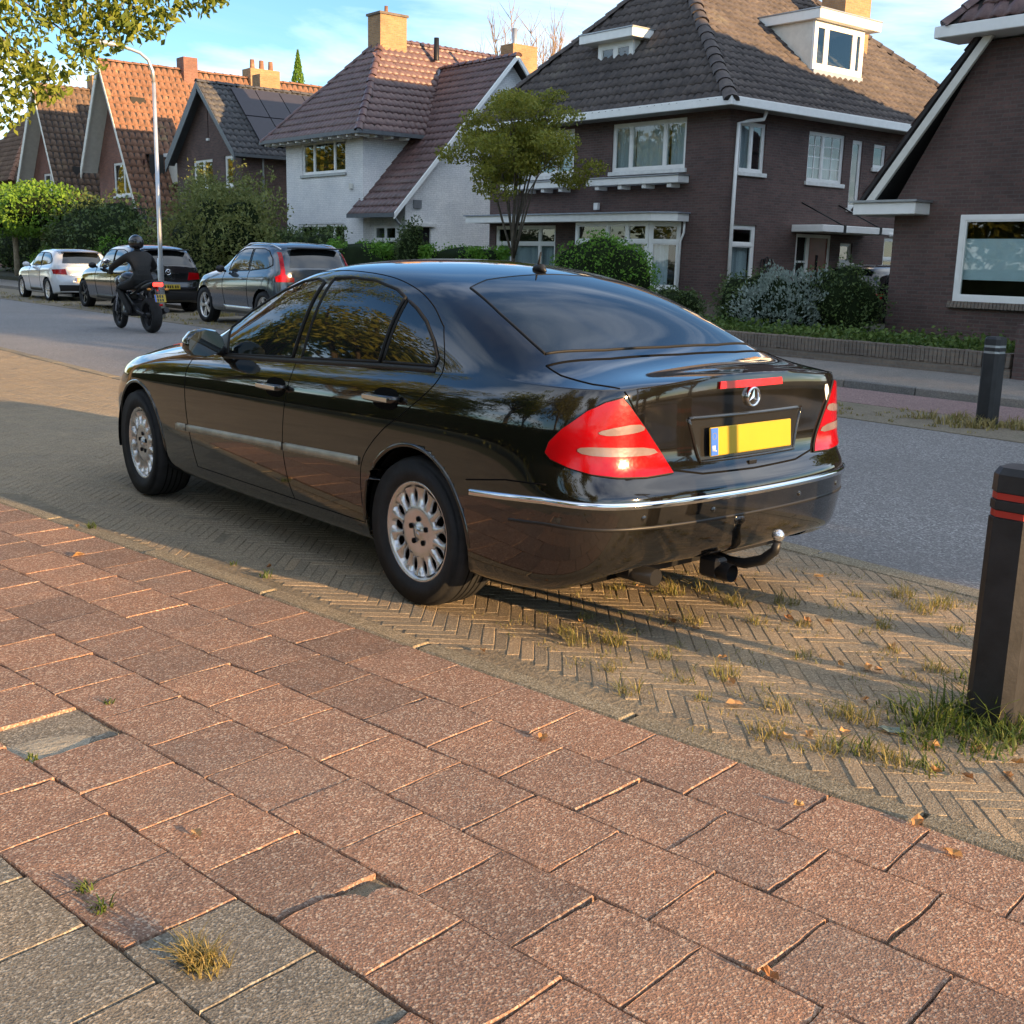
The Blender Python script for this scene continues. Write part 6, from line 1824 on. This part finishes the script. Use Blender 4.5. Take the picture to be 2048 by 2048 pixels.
# ================================================================== street furniture
plain('bollard_black', (.022, .022, .024), .5, 0, .4, .3, 12, 0, .25, 60)
plain('bollard_red', (.42, .03, .02), .45)
plain('lamp_metal', (.52, .54, .56), .35, .6, .5, .1)
def bollard(label, x, y, rz, h=.92, w=.15, red=True):
    b = thing('bollard', label, 'bollard', (x, y, -.02), rz, 'black bollards')
    m = MB()
    def sec(z, k, ch=.03):
        a = w / 2 * k; c_ = ch * k
        return [(-a + c_, -a, z), (a - c_, -a, z), (a, -a + c_, z), (a, a - c_, z), (a - c_, a, z), (-a + c_, a, z), (-a, a - c_, z), (-a, -a + c_, z)]
    zs = [(0, 1.0), (h * .815, .97), (h * .817, .90), (h * .845, .90), (h * .847, .97), (h * .88, .97), (h * .882, .90), (h * .91, .90), (h * .912, .965), (h * .975, .95), (h, .80)]
    vs = [p for z, k in zs for p in sec(z, k)]
    fs = [(i * 8 + j, i * 8 + (j + 1) % 8, (i + 1) * 8 + (j + 1) % 8, (i + 1) * 8 + j) for i in range(len(zs) - 1) for j in range(8)] + [tuple(range((len(zs) - 1) * 8, len(zs) * 8))]
    m.add(vs, fs).build('post', MAT['bollard_black'], b)
    for (z0, z1) in ((.819, .843), (.884, .908)):
        r_ = MB(); q = [p for z, k in ((h * z0, .925), (h * z1, .925)) for p in sec(z, k)]
        r_.add(q, [(j, (j + 1) % 8, 8 + (j + 1) % 8, 8 + j) for j in range(8)]).build('red_band' if red else 'band', MAT['bollard_red'] if red else MAT['zinc'], b)
    return b
bollard('black bollard with two red bands at the right edge, nearest to the sedan', 3.60, 1.76, R(4), .89, .16)
bollard('black bollard on the far verge in front of the garden wall', 10.71, 5.67, R(-3), .88, .175, False)
bollard('black bollard out of view to the right of the nearest one', 4.48, 1.42, R(7), .92, .16)
sp_ = thing('sign_post', 'thin grey sign post standing out of view behind the sedan', 'sign post', (4.02, .55, -.02))
MB().tube([(0, 0, 0), (0, 0, 2.3)], .03, 10).build('pole', MAT['lamp_metal'], sp_)
MB().lathe([(.0, -.008), (.3, -.006), (.3, .006), (.0, .008)], 'y', (0, 0, 2.25), 28).build('sign_disc', MAT['plate_white'], sp_)
lp = base_thing('street_lamp', 'tall grey street lamp with curved arm over the road', 'street lamp', (10.2, 24.5, 0))
MB().tube([(10.2, 24.5, 0), (10.2, 24.5, 1.3), (10.2, 24.48, 1.31), (10.2, 24.45, 4.9)], [.066, .063, .048, .038], 14).build('pole', MAT['lamp_metal'], lp)
arm = [(10.2, 24.45, 4.88), (10.19, 24.46, 5.12), (10.12, 24.50, 5.34), (9.98, 24.56, 5.47), (9.78, 24.64, 5.54), (9.5, 24.74, 5.585), (9.32, 24.80, 5.60)]
MB().tube(arm, [.038, .037, .035, .034, .033, .032, .03], 12).build('arm', MAT['lamp_metal'], lp)
lh = MB().tube([(9.62, 24.70, 5.575), (9.5, 24.74, 5.60), (9.25, 24.82, 5.625), (9.05, 24.89, 5.625), (8.98, 24.91, 5.62)], [.03, .055, .065, .05, .015], 12)
lh.build('lamp_head', MAT['lamp_metal'], lp)

# ================================================================== cars on the far side
def small_car(name, label, loc, rz, paintm, k=1.0, lift=0.0, wb=2.47, L_f=.83, L_r=.66, wsc=1.0, roofm=None, wr=.31, rimm='rim_silver', spokes=5, lampmat='red_lens', rails=False, tall_lamp=False, plate=True, arches_black=False, light_bar=False, two_door=False):
    o = thing(name, label, 'car', loc, rz, 'cars parked along the far side')
    yF, yR = wb + L_f, -L_r
    f = wb / 2.47
    OUTc = [(0, yF), (.3, yF - .01), (.56, yF - .09), (.75, yF - .28), (.835, yF - .5), (.862, wb), (.868, wb - .45), (.872, 1.55 * f), (.872, 1.2 * f), (.872, .9 * f), (.872, .45 * f), (.87, .1), (.862, -.25), (.835, yR + .18), (.75, yR + .06), (.57, yR + .01), (.3, yR - .01), (0, yR - .015)]
    OUTc = [(a * wsc, b) for a, b in OUTc]
    Z = lambda z: lift + (z if z < .55 else .55 + (z - .55) * k)
    belt = [Z(q) for q in (.76, .76, .76, .78, .82, .88, .91, .935, .945, .955, .975, .99, 1.0, 1.0, 1.0, 1.0, 1.0, 1.0)]
    lev = [(.12, .14, .10, .20, .20, .24), (.03, .045, .03, .22, .21, .26), (.01, .02, .01, .33, .30, .36), (0, .006, 0, .46, .44, .48), (0, 0, 0, .55, .55, .56), (.02, 0, .015, .62, .66, .62), (.10, .005, .05, .68, .76, .70), (.16, .014, .055, .72, .84, .80), (.22, .04, .06, .745, .90, .92), (.28, .07, .075, .76, .955, 1.0)]
    lev = [(a, b, c, Z(d), Z(e), Z(g)) for a, b, c, d, e, g in lev]
    rb = {3: [(.60, .79, .03), (.5, .81, .05), (.36, .82, .06), (.22, .826, .08), (.1, .828, .09), (0, .829, .09)],
          4: [(.70, .85, 0), (.58, .88, 0), (.44, .895, 0), (.3, .905, 0), (.15, .91, 0), (0, .912, 0)],
          5: [(.74, .915, 0), (.64, .95, 0), (.5, .97, 0), (.33, .98, 0), (.16, .985, 0), (0, .987, 0)],
          6: [(.755, .95, 0), (.67, .985, 0), (.5, 1.01, 0), (.33, 1.025, 0), (.16, 1.03, 0), (0, 1.035, 0)],
          7: [(.775, 1.01, 0), (.735, 1.09, 0), (.67, 1.15, 0), (.5, 1.17, 0), (.25, 1.185, 0), (0, 1.19, 0)],
          8: [(.775, 1.11, 0), (.725, 1.25, 0), (.65, 1.345, 0), (.5, 1.375, 0), (.25, 1.39, 0), (0, 1.395, 0)],
          9: [(.77, 1.13, 0), (.715, 1.30, 0), (.635, 1.40, 0), (.48, 1.435, 0), (.25, 1.45, 0), (0, 1.455, 0)],
          10: [(.77, 1.14, 0), (.715, 1.305, 0), (.635, 1.405, 0), (.48, 1.44, 0), (.25, 1.455, 0), (0, 1.46, 0)],
          11: [(.765, 1.14, 0), (.71, 1.30, 0), (.63, 1.395, 0), (.48, 1.43, 0), (.25, 1.445, 0), (0, 1.45, 0)],
          12: [(.755, 1.14, 0), (.70, 1.28, 0), (.615, 1.375, 0), (.46, 1.41, 0), (.25, 1.425, 0), (0, 1.43, 0)],
          13: [(.715, 1.12, 0), (.655, 1.22, -.0), (.575, 1.29, -.02), (.43, 1.32, -.03), (.2, 1.335, -.04), (0, 1.34, -.04)],
          14: [(.63, 1.05, 0), (.55, 1.08, 0), (.46, 1.10, -.01), (.33, 1.11, -.02), (.16, 1.115, -.02), (0, 1.12, -.02)],
          15: [(.46, 1.01, -.01), (.38, 1.015, -.015), (.28, 1.02, -.02), (.18, 1.02, -.024), (.09, 1.02, -.026), (0, 1.02, -.027)]}
    rb = {a: [(w * wsc, Z(z), d) for w, z, d in v] for a, v in rb.items()}
    ra = wr + .035
    V, F = car_shell(OUTc, 4, 4, lev, belt, rb, [(0, wr + .01, ra), (wb, wr + .01, ra)], nu=150, nv=36, nt=28)
    bo, bv = shell_object('body', V, F, MAT[paintm], o)
    l_, r2, t_, re = caster(bv, 'left'), caster(bv, 'right'), caster(bv, 'top'), caster(bv, 'rear')
    MB().span((-.70, yR + .25, Z(.21)), (.70, yF - .25, Z(.26))).build('underbody', MAT['dark_void'], o)
    for ya in (0, wb):
        for s in (-1, 1):
            ww = MB(); seg = 20
            pr = [(s * .845 * wsc, ya + (ra + .004) * math.cos(a), wr + .01 + (ra + .004) * math.sin(a)) for a in np.linspace(-.15, math.pi + .15, seg)]
            ww.add(pr + [(s * .5, p[1], p[2]) for p in pr], [(i, i + 1, seg + i + 1, seg + i) for i in range(seg - 1)] + [tuple(range(seg, 2 * seg))])
            ww.build('wheel_well', MAT['dark_void'], o)
    Wp = [(1.42 * f, .965), (.62 * f, .985), (.60 * f, 1.335), (.95 * f, 1.33), (1.2 * f, 1.25), (1.36 * f, 1.10)]
    Wr = [(.56 * f, .985), (-.10, 1.03), (-.28, 1.08), (-.22, 1.18), (-.02, 1.30), (.20, 1.335), (.54 * f, 1.338)]
    for cs in (l_, r2):
        for p in (Wp, Wr):
            g = panel(cs, [(a, Z(b)) for a, b in p], .004, .06).build('side_window', MAT['car_glass'], o, fix=False)
            stripe(cs, [(a, Z(b)) for a, b in p], .011, .002, .05, True, 5).build('window_seal', MAT['black_rubber'], g)
        stripe(cs, [(1.60 * f, Z(.95)), (1.62 * f, Z(.70)), (1.52 * f, Z(.32))], .006, 0, .06, False, 4).build('shut_line', MAT['dark_void'], o)
        stripe(cs, [(.58 * f, Z(.98)), (.60 * f, Z(.70)), (.55 * f, Z(.32))], .006, 0, .06, False, 4).build('shut_line', MAT['dark_void'], o)
        band(cs, [(1.6 * f, Z(.31)), (.45, Z(.31))], .05, .006, .1).build('sill_trim', MAT['silver_trim'] if arches_black else MAT['black_plastic'], o)
        P = cs(.75 * f, Z(.84), .0); s = -1 if cs is l_ else 1
        MB().tube([P + Vector((0, .09, 0)), P + Vector((s * .03, .07, 0)), P + Vector((s * .03, -.07, 0)), P + Vector((0, -.09, 0))], .012, 6).build('door_handle', MAT[paintm], o)
        m = MB().ball((s * .96 * wsc, 1.48 * f, Z(.99)), .1, 12, 8, (1.0, .55, .72)); mo = m.build('wing_mirror', MAT['black_plastic' if name != 'white_hatchback' else 'white_paint'], o)
        MB().tube([(s * .84 * wsc, 1.5 * f, Z(.95)), (s * .92 * wsc, 1.48 * f, Z(.97))], .025, 6).build('mirror_foot', MAT['black_plastic'], mo)
    rwp = [(-.56, 1.05), (.56, 1.05), (.50, 1.28), (.44, 1.335), (-.44, 1.335), (-.50, 1.28)]
    g = panel(re, [(a * wsc, Z(b)) for a, b in rwp], .005, .06).build('rear_window', MAT['dark_glass'], o, fix=False)
    panel(t_, [(-.60 * wsc, 1.60 * f), (.60 * wsc, 1.60 * f), (.55 * wsc, 1.22 * f), (-.55 * wsc, 1.22 * f)], .005, .08).build('windscreen', MAT['car_glass'], o, fix=False)
    if roofm:
        panel(t_, [(-.58 * wsc, -.38), (.58 * wsc, -.38), (.60 * wsc, .3), (.60 * wsc, 1.0 * f), (0, 1.08 * f), (-.60 * wsc, 1.0 * f), (-.60 * wsc, .3)], .004, .08).build('roof_panel', MAT[roofm], o, fix=False)
    sl = MB().box((0, yR + .16, Z(1.355)), (1.06 * wsc, .22, .03), 0, .012).build('roof_spoiler', MAT['black_plastic'] if roofm or tall_lamp else MAT[paintm], o)
    for s in (-1, 1):
        if tall_lamp:
            lo = [(s * .50, .82), (s * .80, .82), (s * .80, .90), (s * .735, .94), (s * .665, 1.28), (s * .625, 1.28), (s * .66, .95), (s * .62, .90), (s * .50, .89)]
            cs = (lambda a, b, q=0.0: re(a, b, q))
        else:
            lo = [(s * .46, .74), (s * .80, .76), (s * .81, .88), (s * .50, .90)]
            cs = re
        lamp = panel(cs, [(a * wsc, Z(b)) for a, b in lo], .012, .04, .03).build('tail_lamp', MAT[lampmat], o)
    if light_bar: panel(re, [(-.46, Z(.86)), (.46, Z(.86)), (.46, Z(.82)), (-.46, Z(.82))], .008, .05).build('light_bar', MAT['dark_glass'], o, fix=False)
    panel(re, [(-.70 * wsc, Z(.46)), (.70 * wsc, Z(.46)), (.66 * wsc, Z(.25)), (-.66 * wsc, Z(.25))], .006, .06).build('lower_bumper', MAT['black_plastic'], o, fix=False)
    py = re(0, Z(.60 if not plate == 'high' else .72), .004)
    pl = MB().box((0, 0, 0), (.52, .01, .11), 0, .003).build('number_plate', MAT['plate_yellow'], o, (0, py.y - .012, py.z), (R(-6), 0, 0))
    MB().box((-.24, -.006, 0), (.035, .002, .10)).build('plate_band', MAT['plate_blue'], pl)
    mk = MB()
    for q in (-.17, -.115, -.04, .015, .07, .145, .2): mk.span((q - .017, -.0072, -.032), (q + .017, -.0062, .032))
    mk.v = [(x, y, z) for x, y, z in mk.v]
    for q in mk.v: pass
    chars = mk.build('plate_marks', MAT['badge_dark'], pl); chars['kind'] = 'stuff'
    mt = dict(tyre=MAT['tyre_rubber'], rubber=MAT['dark_void'], rim=MAT[rimm], dark=MAT['dark_void'], chrome=MAT['silver_trim'])
    for (x, y, s) in ((-1, 0, -1), (1, 0, 1), (-1, wb, -1), (1, wb, 1)):
        wheel(o, x * .755 * wsc, y, wr, .21, wr * .70, s, 'spoke', mt, 0, spokes)
    if rails:
        for s in (-1, 1):
            MB().tube([t_(s * .60 * wsc, y, .03 if 0 < i < 5 else 0) for i, y in enumerate(np.linspace(-.3, 1.15 * f, 6))], .016, 6).build('roof_rail', MAT['silver_trim'], o)
    return o, re, Z
small_car('white_hatchback', 'white three-door hatchback with silver roof, farthest of the parked cars', (11.52, 33.6, 0), R(-1), 'white_paint', 1.0, 0, 2.47, .84, .62, 1.0, 'silver_roof_paint', .315, 'rim_silver', 10)
vw, re_, Zv = small_car('charcoal_hatchback', 'charcoal hatchback with pale roof, parked behind the motorcycle', (11.30, 27.35, 0), R(-1), 'charcoal_paint', 1.14, .02, 2.75, .80, .72, 1.04, 'silver_roof_paint', .345, 'rim_dark', 5, light_bar=True)
P = re_(0, Zv(.90), .012)
em = MB().lathe([(.055, .0), (.062, -.006), (.070, .0)], 'y', P, 24)
for a, b in (((-.035, .04), (-.012, -.02)), ((-.012, -.02), (0, .008)), ((0, .008), (.012, -.02)), ((.012, -.02), (.035, .04))):
    em.tube([(P.x + a[0], P.y - .002, P.z + a[1]), (P.x + b[0], P.y - .002, P.z + b[1])], .006, 5)
em.build('round_emblem', MAT['chrome'], vw)
small_car('grey_suv', 'blue-grey compact SUV with roof rails, nearest of the far parked cars', (11.52, 20.62, 0), R(0), 'grey_paint', 1.20, .06, 2.64, .86, .66, 1.06, None, .37, 'rim_silver', 5, 'brake_red', True, True, True, True)
small_car('dark_hatchback', 'dark car half hidden in the driveway behind the shrubs, left of the corner house', (22.4, 15.1, .02), R(-90), 'charcoal_paint', 1.08, 0, 2.55, .82, .66, 1.02, None, .32, 'rim_dark', 5)

# ================================================================== motorcycle and rider
plain('moto_black', (.010, .010, .011), .3, 0, .5, .2, 10, .4)
plain('engine_grey', (.045, .045, .048), .4, .7)
plain('leather', (.007, .007, .0075), .62, 0, .35, .3, 14, 0, .5, 60)
plain('helmet_black', (.008, .008, .009), .22, 0, .5, .2, 10, .6)
mo = thing('motorcycle', 'black motorcycle riding away on the road, red tail light lit', 'motorcycle', (8.33, 20.52, 0), R(1))
def mwheel(y, r, w, rot=0):
    prof = [(r * .66, -w * .36), (r * .70, -w * .46), (r * .86, -w * .5), (r * .955, -w * .36), (r, -w * .12), (r, w * .12), (r * .955, w * .36), (r * .86, w * .5), (r * .70, w * .46), (r * .66, w * .36)]
    o = MB().lathe(prof, 'x', seg=40).build('wheel', MAT['tyre_rubber'], mo, (0, y, r), (0, 0, rot))
    m = MB().lathe([(r * .68, -w * .3), (r * .60, -w * .25), (r * .60, w * .25), (r * .68, w * .3)], 'x', seg=36)
    m.lathe([(.0, -w * .5), (.045, -w * .5), (.05, w * .5), (.0, w * .5)], 'x', seg=16)
    for k in range(5):
        a = 2 * math.pi * k / 5
        m.tube([(0, .04 * math.cos(a), .04 * math.sin(a)), (0, r * .62 * math.cos(a), r * .62 * math.sin(a))], [.022, .016], 6)
    m.build('rim', MAT['rim_dark'], o)
    d = MB().lathe([(r * .48, w * .42), (r * .50, w * .44), (r * .48, w * .46), (r * .3, w * .46), (r * .3, w * .42)], 'x', seg=30)
    d.build('brake_disc', MAT['silver_trim'], o)
mwheel(0, .318, .19); mwheel(1.43, .30, .12, R(-2))
MB().tube([(-.09, 1.40, .33), (-.10, 1.20, .78), (-.10, 1.14, .95)], [.03, .032, .03], 8).build('fork', MAT['silver_trim'], mo)
MB().tube([(.09, 1.40, .33), (.10, 1.20, .78), (.10, 1.14, .95)], [.03, .032, .03], 8).build('fork', MAT['silver_trim'], mo)
fd = MB()
vs = []
for a in np.linspace(.5, 2.5, 9):
    for x in (-.07, 0, .07): vs.append((x, 1.43 + .33 * math.cos(a), .30 + (.33 - abs(x) * .25) * math.sin(a)))
fd.add(vs, [(i * 3 + j, i * 3 + j + 1, (i + 1) * 3 + j + 1, (i + 1) * 3 + j) for i in range(8) for j in range(2)], True).build('front_mudguard', MAT['moto_black'], mo, fix=False)
MB().tube([(-.13, 0, .32), (-.12, .3, .38), (-.09, .52, .42)], [.035, .04, .045], 8).build('swing_arm', MAT['engine_grey'], mo)
MB().tube([(.13, 0, .32), (.12, .3, .38), (.09, .52, .42)], [.035, .04, .045], 8).build('swing_arm', MAT['engine_grey'], mo)
en = MB().box((0, .78, .42), (.34, .44, .30), 0, .06); en.box((0, .92, .62), (.30, .26, .18), 0, .05); en.lathe([(.0, -.22), (.09, -.21), (.10, .21), (.0, .22)], 'x', (0, .70, .38), 18)
en.build('engine', MAT['engine_grey'], mo)
fr = MB()
for s in (-1, 1): fr.tube([(s * .06, 1.14, .90), (s * .17, .90, .78), (s * .16, .60, .62), (s * .10, .50, .42)], .032, 8)
for s in (-1, 1): fr.tube([(s * .12, .62, .66), (s * .10, .20, .78), (s * .06, -.18, .90)], .02, 6)
fr.build('frame', MAT['moto_black'], mo)
def loft(secs, n=12):
    vs = []
    for (y, z, hw, hh) in secs:
        for k in range(n):
            a = 2 * math.pi * k / n
            vs.append((hw * math.copysign(abs(math.cos(a)) ** .8, math.cos(a)), y, z + hh * math.copysign(abs(math.sin(a)) ** .8, math.sin(a))))
    fs = [(i * n + k, i * n + (k + 1) % n, (i + 1) * n + (k + 1) % n, (i + 1) * n + k) for i in range(len(secs) - 1) for k in range(n)]
    fs += [tuple(range(n)), tuple(range((len(secs) - 1) * n, len(secs) * n))]
    return MB().add(vs, fs, True)
loft([(1.10, .92, .06, .05), (1.04, .94, .15, .10), (.90, .95, .18, .12), (.74, .92, .16, .11), (.62, .86, .10, .06)]).build('fuel_tank', MAT['moto_black'], mo)
loft([(.68, .83, .11, .04), (.50, .80, .15, .05), (.25, .80, .16, .05), (.14, .85, .14, .05), (-.02, .90, .13, .045), (-.22, .93, .07, .03)]).build('seat', MAT['leather'], mo)
loft([(.35, .74, .13, .05), (.0, .83, .14, .055), (-.20, .88, .11, .045), (-.34, .91, .07, .03)]).build('tail_fairing', MAT['moto_black'], mo)
loft([(1.14, .86, .16, .10), (1.26, .88, .15, .12), (1.34, .86, .10, .10), (1.38, .85, .03, .05)]).build('headlight_fairing', MAT['moto_black'], mo)
tl_ = MB().box((0, -.345, .875), (.19, .035, .07), 0, .015).build('tail_light', MAT['lit_red'], mo)
hg = MB().tube([(0, -.25, .84), (0, -.36, .68), (0, -.40, .58)], [.05, .04, .03], 8).build('plate_bracket', MAT['moto_black'], mo)
mp_ = MB().box((0, 0, 0), (.21, .008, .143), 0, .004).build('number_plate', MAT['plate_yellow'], mo, (0, -.425, .635), (R(-18), 0, 0))
MB().box((-.088, -.005, 0), (.028, .002, .135)).build('plate_band', MAT['plate_blue'], mp_)
mk = MB()
for zz in (-.032, .034):
    for q in (-.045, 0, .045): mk.span((q - .014, -.006, zz - .024), (q + .014, -.005, zz + .024))
mk.build('plate_marks', MAT['badge_dark'], mp_)['kind'] = 'stuff'
MB().box((0, -.45, .52), (.06, .02, .04), 0, .006).build('reflector', MAT['brake_red'], mo)
for s in (-1, 1):
    MB().tube([(s * .06, -.30, .80), (s * .14, -.33, .79)], .008, 6).build('indicator_stalk', MAT['moto_black'], mo)
    MB().ball((s * .165, -.335, .79), .028, 10, 6, (1.4, 1, .8)).build('indicator', MAT['amber_lens'], mo)
    MB().tube([(0, 1.10, 1.02), (s * .18, 1.10, 1.04), (s * .36, 1.03, 1.05)], [.014, .014, .018], 8).build('handlebar', MAT['moto_black'], mo)
    MB().tube([(s * .24, 1.08, 1.06), (s * .33, 1.10, 1.22)], .007, 6).build('mirror_stalk', MAT['moto_black'], mo)
    mm = MB().ball((s * .36, 1.10, 1.26), .07, 14, 8, (1.25, .35, .75)).build('mirror', MAT['silver_trim'], mo)
ex_ = MB().tube([(.10, .85, .30), (.16, .45, .26), (.20, .15, .34), (.22, -.18, .42)], [.03, .032, .055, .055], 12).build('exhaust', MAT['engine_grey'], mo)
# rider
rd = base_thing('person', 'motorcycle rider in black jacket and black helmet, seen from behind', 'person', (8.33, 20.9, .86))
me = bpy.data.meshes.new('body')
J = {'pel': (0, .34, .92, .155), 'wai': (0, .40, 1.06, .145), 'che': (0, .47, 1.26, .175), 'nek': (0, .52, 1.43, .075), 'hea': (0, .55, 1.50, .07)}
for s, n_ in ((-1, 'l'), (1, 'r')):
    J.update({n_ + 'sh': (s * .20, .49, 1.36, .082), n_ + 'el': (s * .40, .72, 1.16, .062), n_ + 'wr': (s * .36, .96, 1.075, .042), n_ + 'ha': (s * .345, 1.035, 1.06, .045),
              n_ + 'hip': (s * .13, .38, .88, .115), n_ + 'kn': (s * .25, .84, .78, .085), n_ + 'an': (s * .215, .52, .42, .06), n_ + 'he': (s * .215, .47, .35, .055), n_ + 'to': (s * .22, .68, .33, .042)})
names = list(J)
E_ = [('pel', 'wai'), ('wai', 'che'), ('che', 'nek'), ('nek', 'hea')]
for n_ in 'lr': E_ += [('che', n_ + 'sh'), (n_ + 'sh', n_ + 'el'), (n_ + 'el', n_ + 'wr'), (n_ + 'wr', n_ + 'ha'), ('pel', n_ + 'hip'), (n_ + 'hip', n_ + 'kn'), (n_ + 'kn', n_ + 'an'), (n_ + 'an', n_ + 'he'), (n_ + 'he', n_ + 'to')]
me.from_pydata([(8.33 + J[k][0], 20.52 + J[k][1], J[k][2]) for k in names], [(names.index(a), names.index(b)) for a, b in E_], [])
ob = link('body', me, MAT['leather'], rd)
sk_ = ob.modifiers.new('Skin', 'SKIN')
for i, k in enumerate(names):
    me.skin_vertices[0].data[i].radius = (J[k][3], J[k][3]); me.skin_vertices[0].data[i].use_root = (k == 'pel')
ss = ob.modifiers.new('Sub', 'SUBSURF'); ss.levels = 2; ss.render_levels = 2
hm = MB().ball((8.33, 21.08, 1.60), .145, 22, 16, (.92, 1.12, 1.0))
hm.v = [(x, y, z if z > 1.52 else 1.52 - (1.52 - z) * .55) for x, y, z in hm.v]
ho = hm.build('helmet', MAT['helmet_black'], rd)
vz = MB(); vs = []
for a in np.linspace(.35, math.pi - .35, 12):
    for z, k in ((1.56, 1.02), (1.61, 1.03), (1.66, .98)): vs.append((8.33 + .137 * k * math.cos(a), 21.08 + .166 * k * math.sin(a), z))
vz.add(vs, [(i * 3 + j, i * 3 + j + 1, (i + 1) * 3 + j + 1, (i + 1) * 3 + j) for i in range(11) for j in range(2)], True).build('visor', MAT['dark_glass'], ho, fix=False)
for s in (-1, 1):
    gv = MB(); bx_, by_, bz_ = 8.33 + s * .345, 20.52 + 1.035, 1.06
    for k in range(4):
        yy = by_ - .0; x0 = bx_ - s * .035 + s * .022 * k
        gv.tube([(x0, by_ - .02, bz_ + .03), (x0, by_ + .03, bz_ + .035), (x0, by_ + .045, bz_ + .005), (x0, by_ + .02, bz_ - .025)], [.012, .012, .011, .009], 6)
    gv.tube([(bx_ - s * .05, by_ - .03, bz_ + .0), (bx_ - s * .055, by_ + .01, bz_ - .03), (bx_ - s * .04, by_ + .03, bz_ - .03)], [.013, .012, .010], 6)
    gv.build('glove', MAT['leather'], rd)
    MB().box((8.33 + s * .217, 20.52 + .575, .335), (.095, .27, .08), 0, .03).build('boot', MAT['leather'], rd)
# flower box on the balcony of the orange-roofed house
C = clumps([(19.9, 56.3, 3.75), (19.9, 57.0, 3.75)], [.35, .35], 500, 3, .6)
fb = base_thing('flower_box', 'red flowers on the balcony of the orange-roofed house', 'flowers', (19.9, 56.7, 3.42))
MB().span((19.75, 56.1, 3.42), (20.05, 57.25, 3.62)).build('planter', MAT['iron'], fb)
link('blossom', leaf_mesh('blossom', C, .13, .4, 0, .7, 2), MAT['flower_red'], fb)
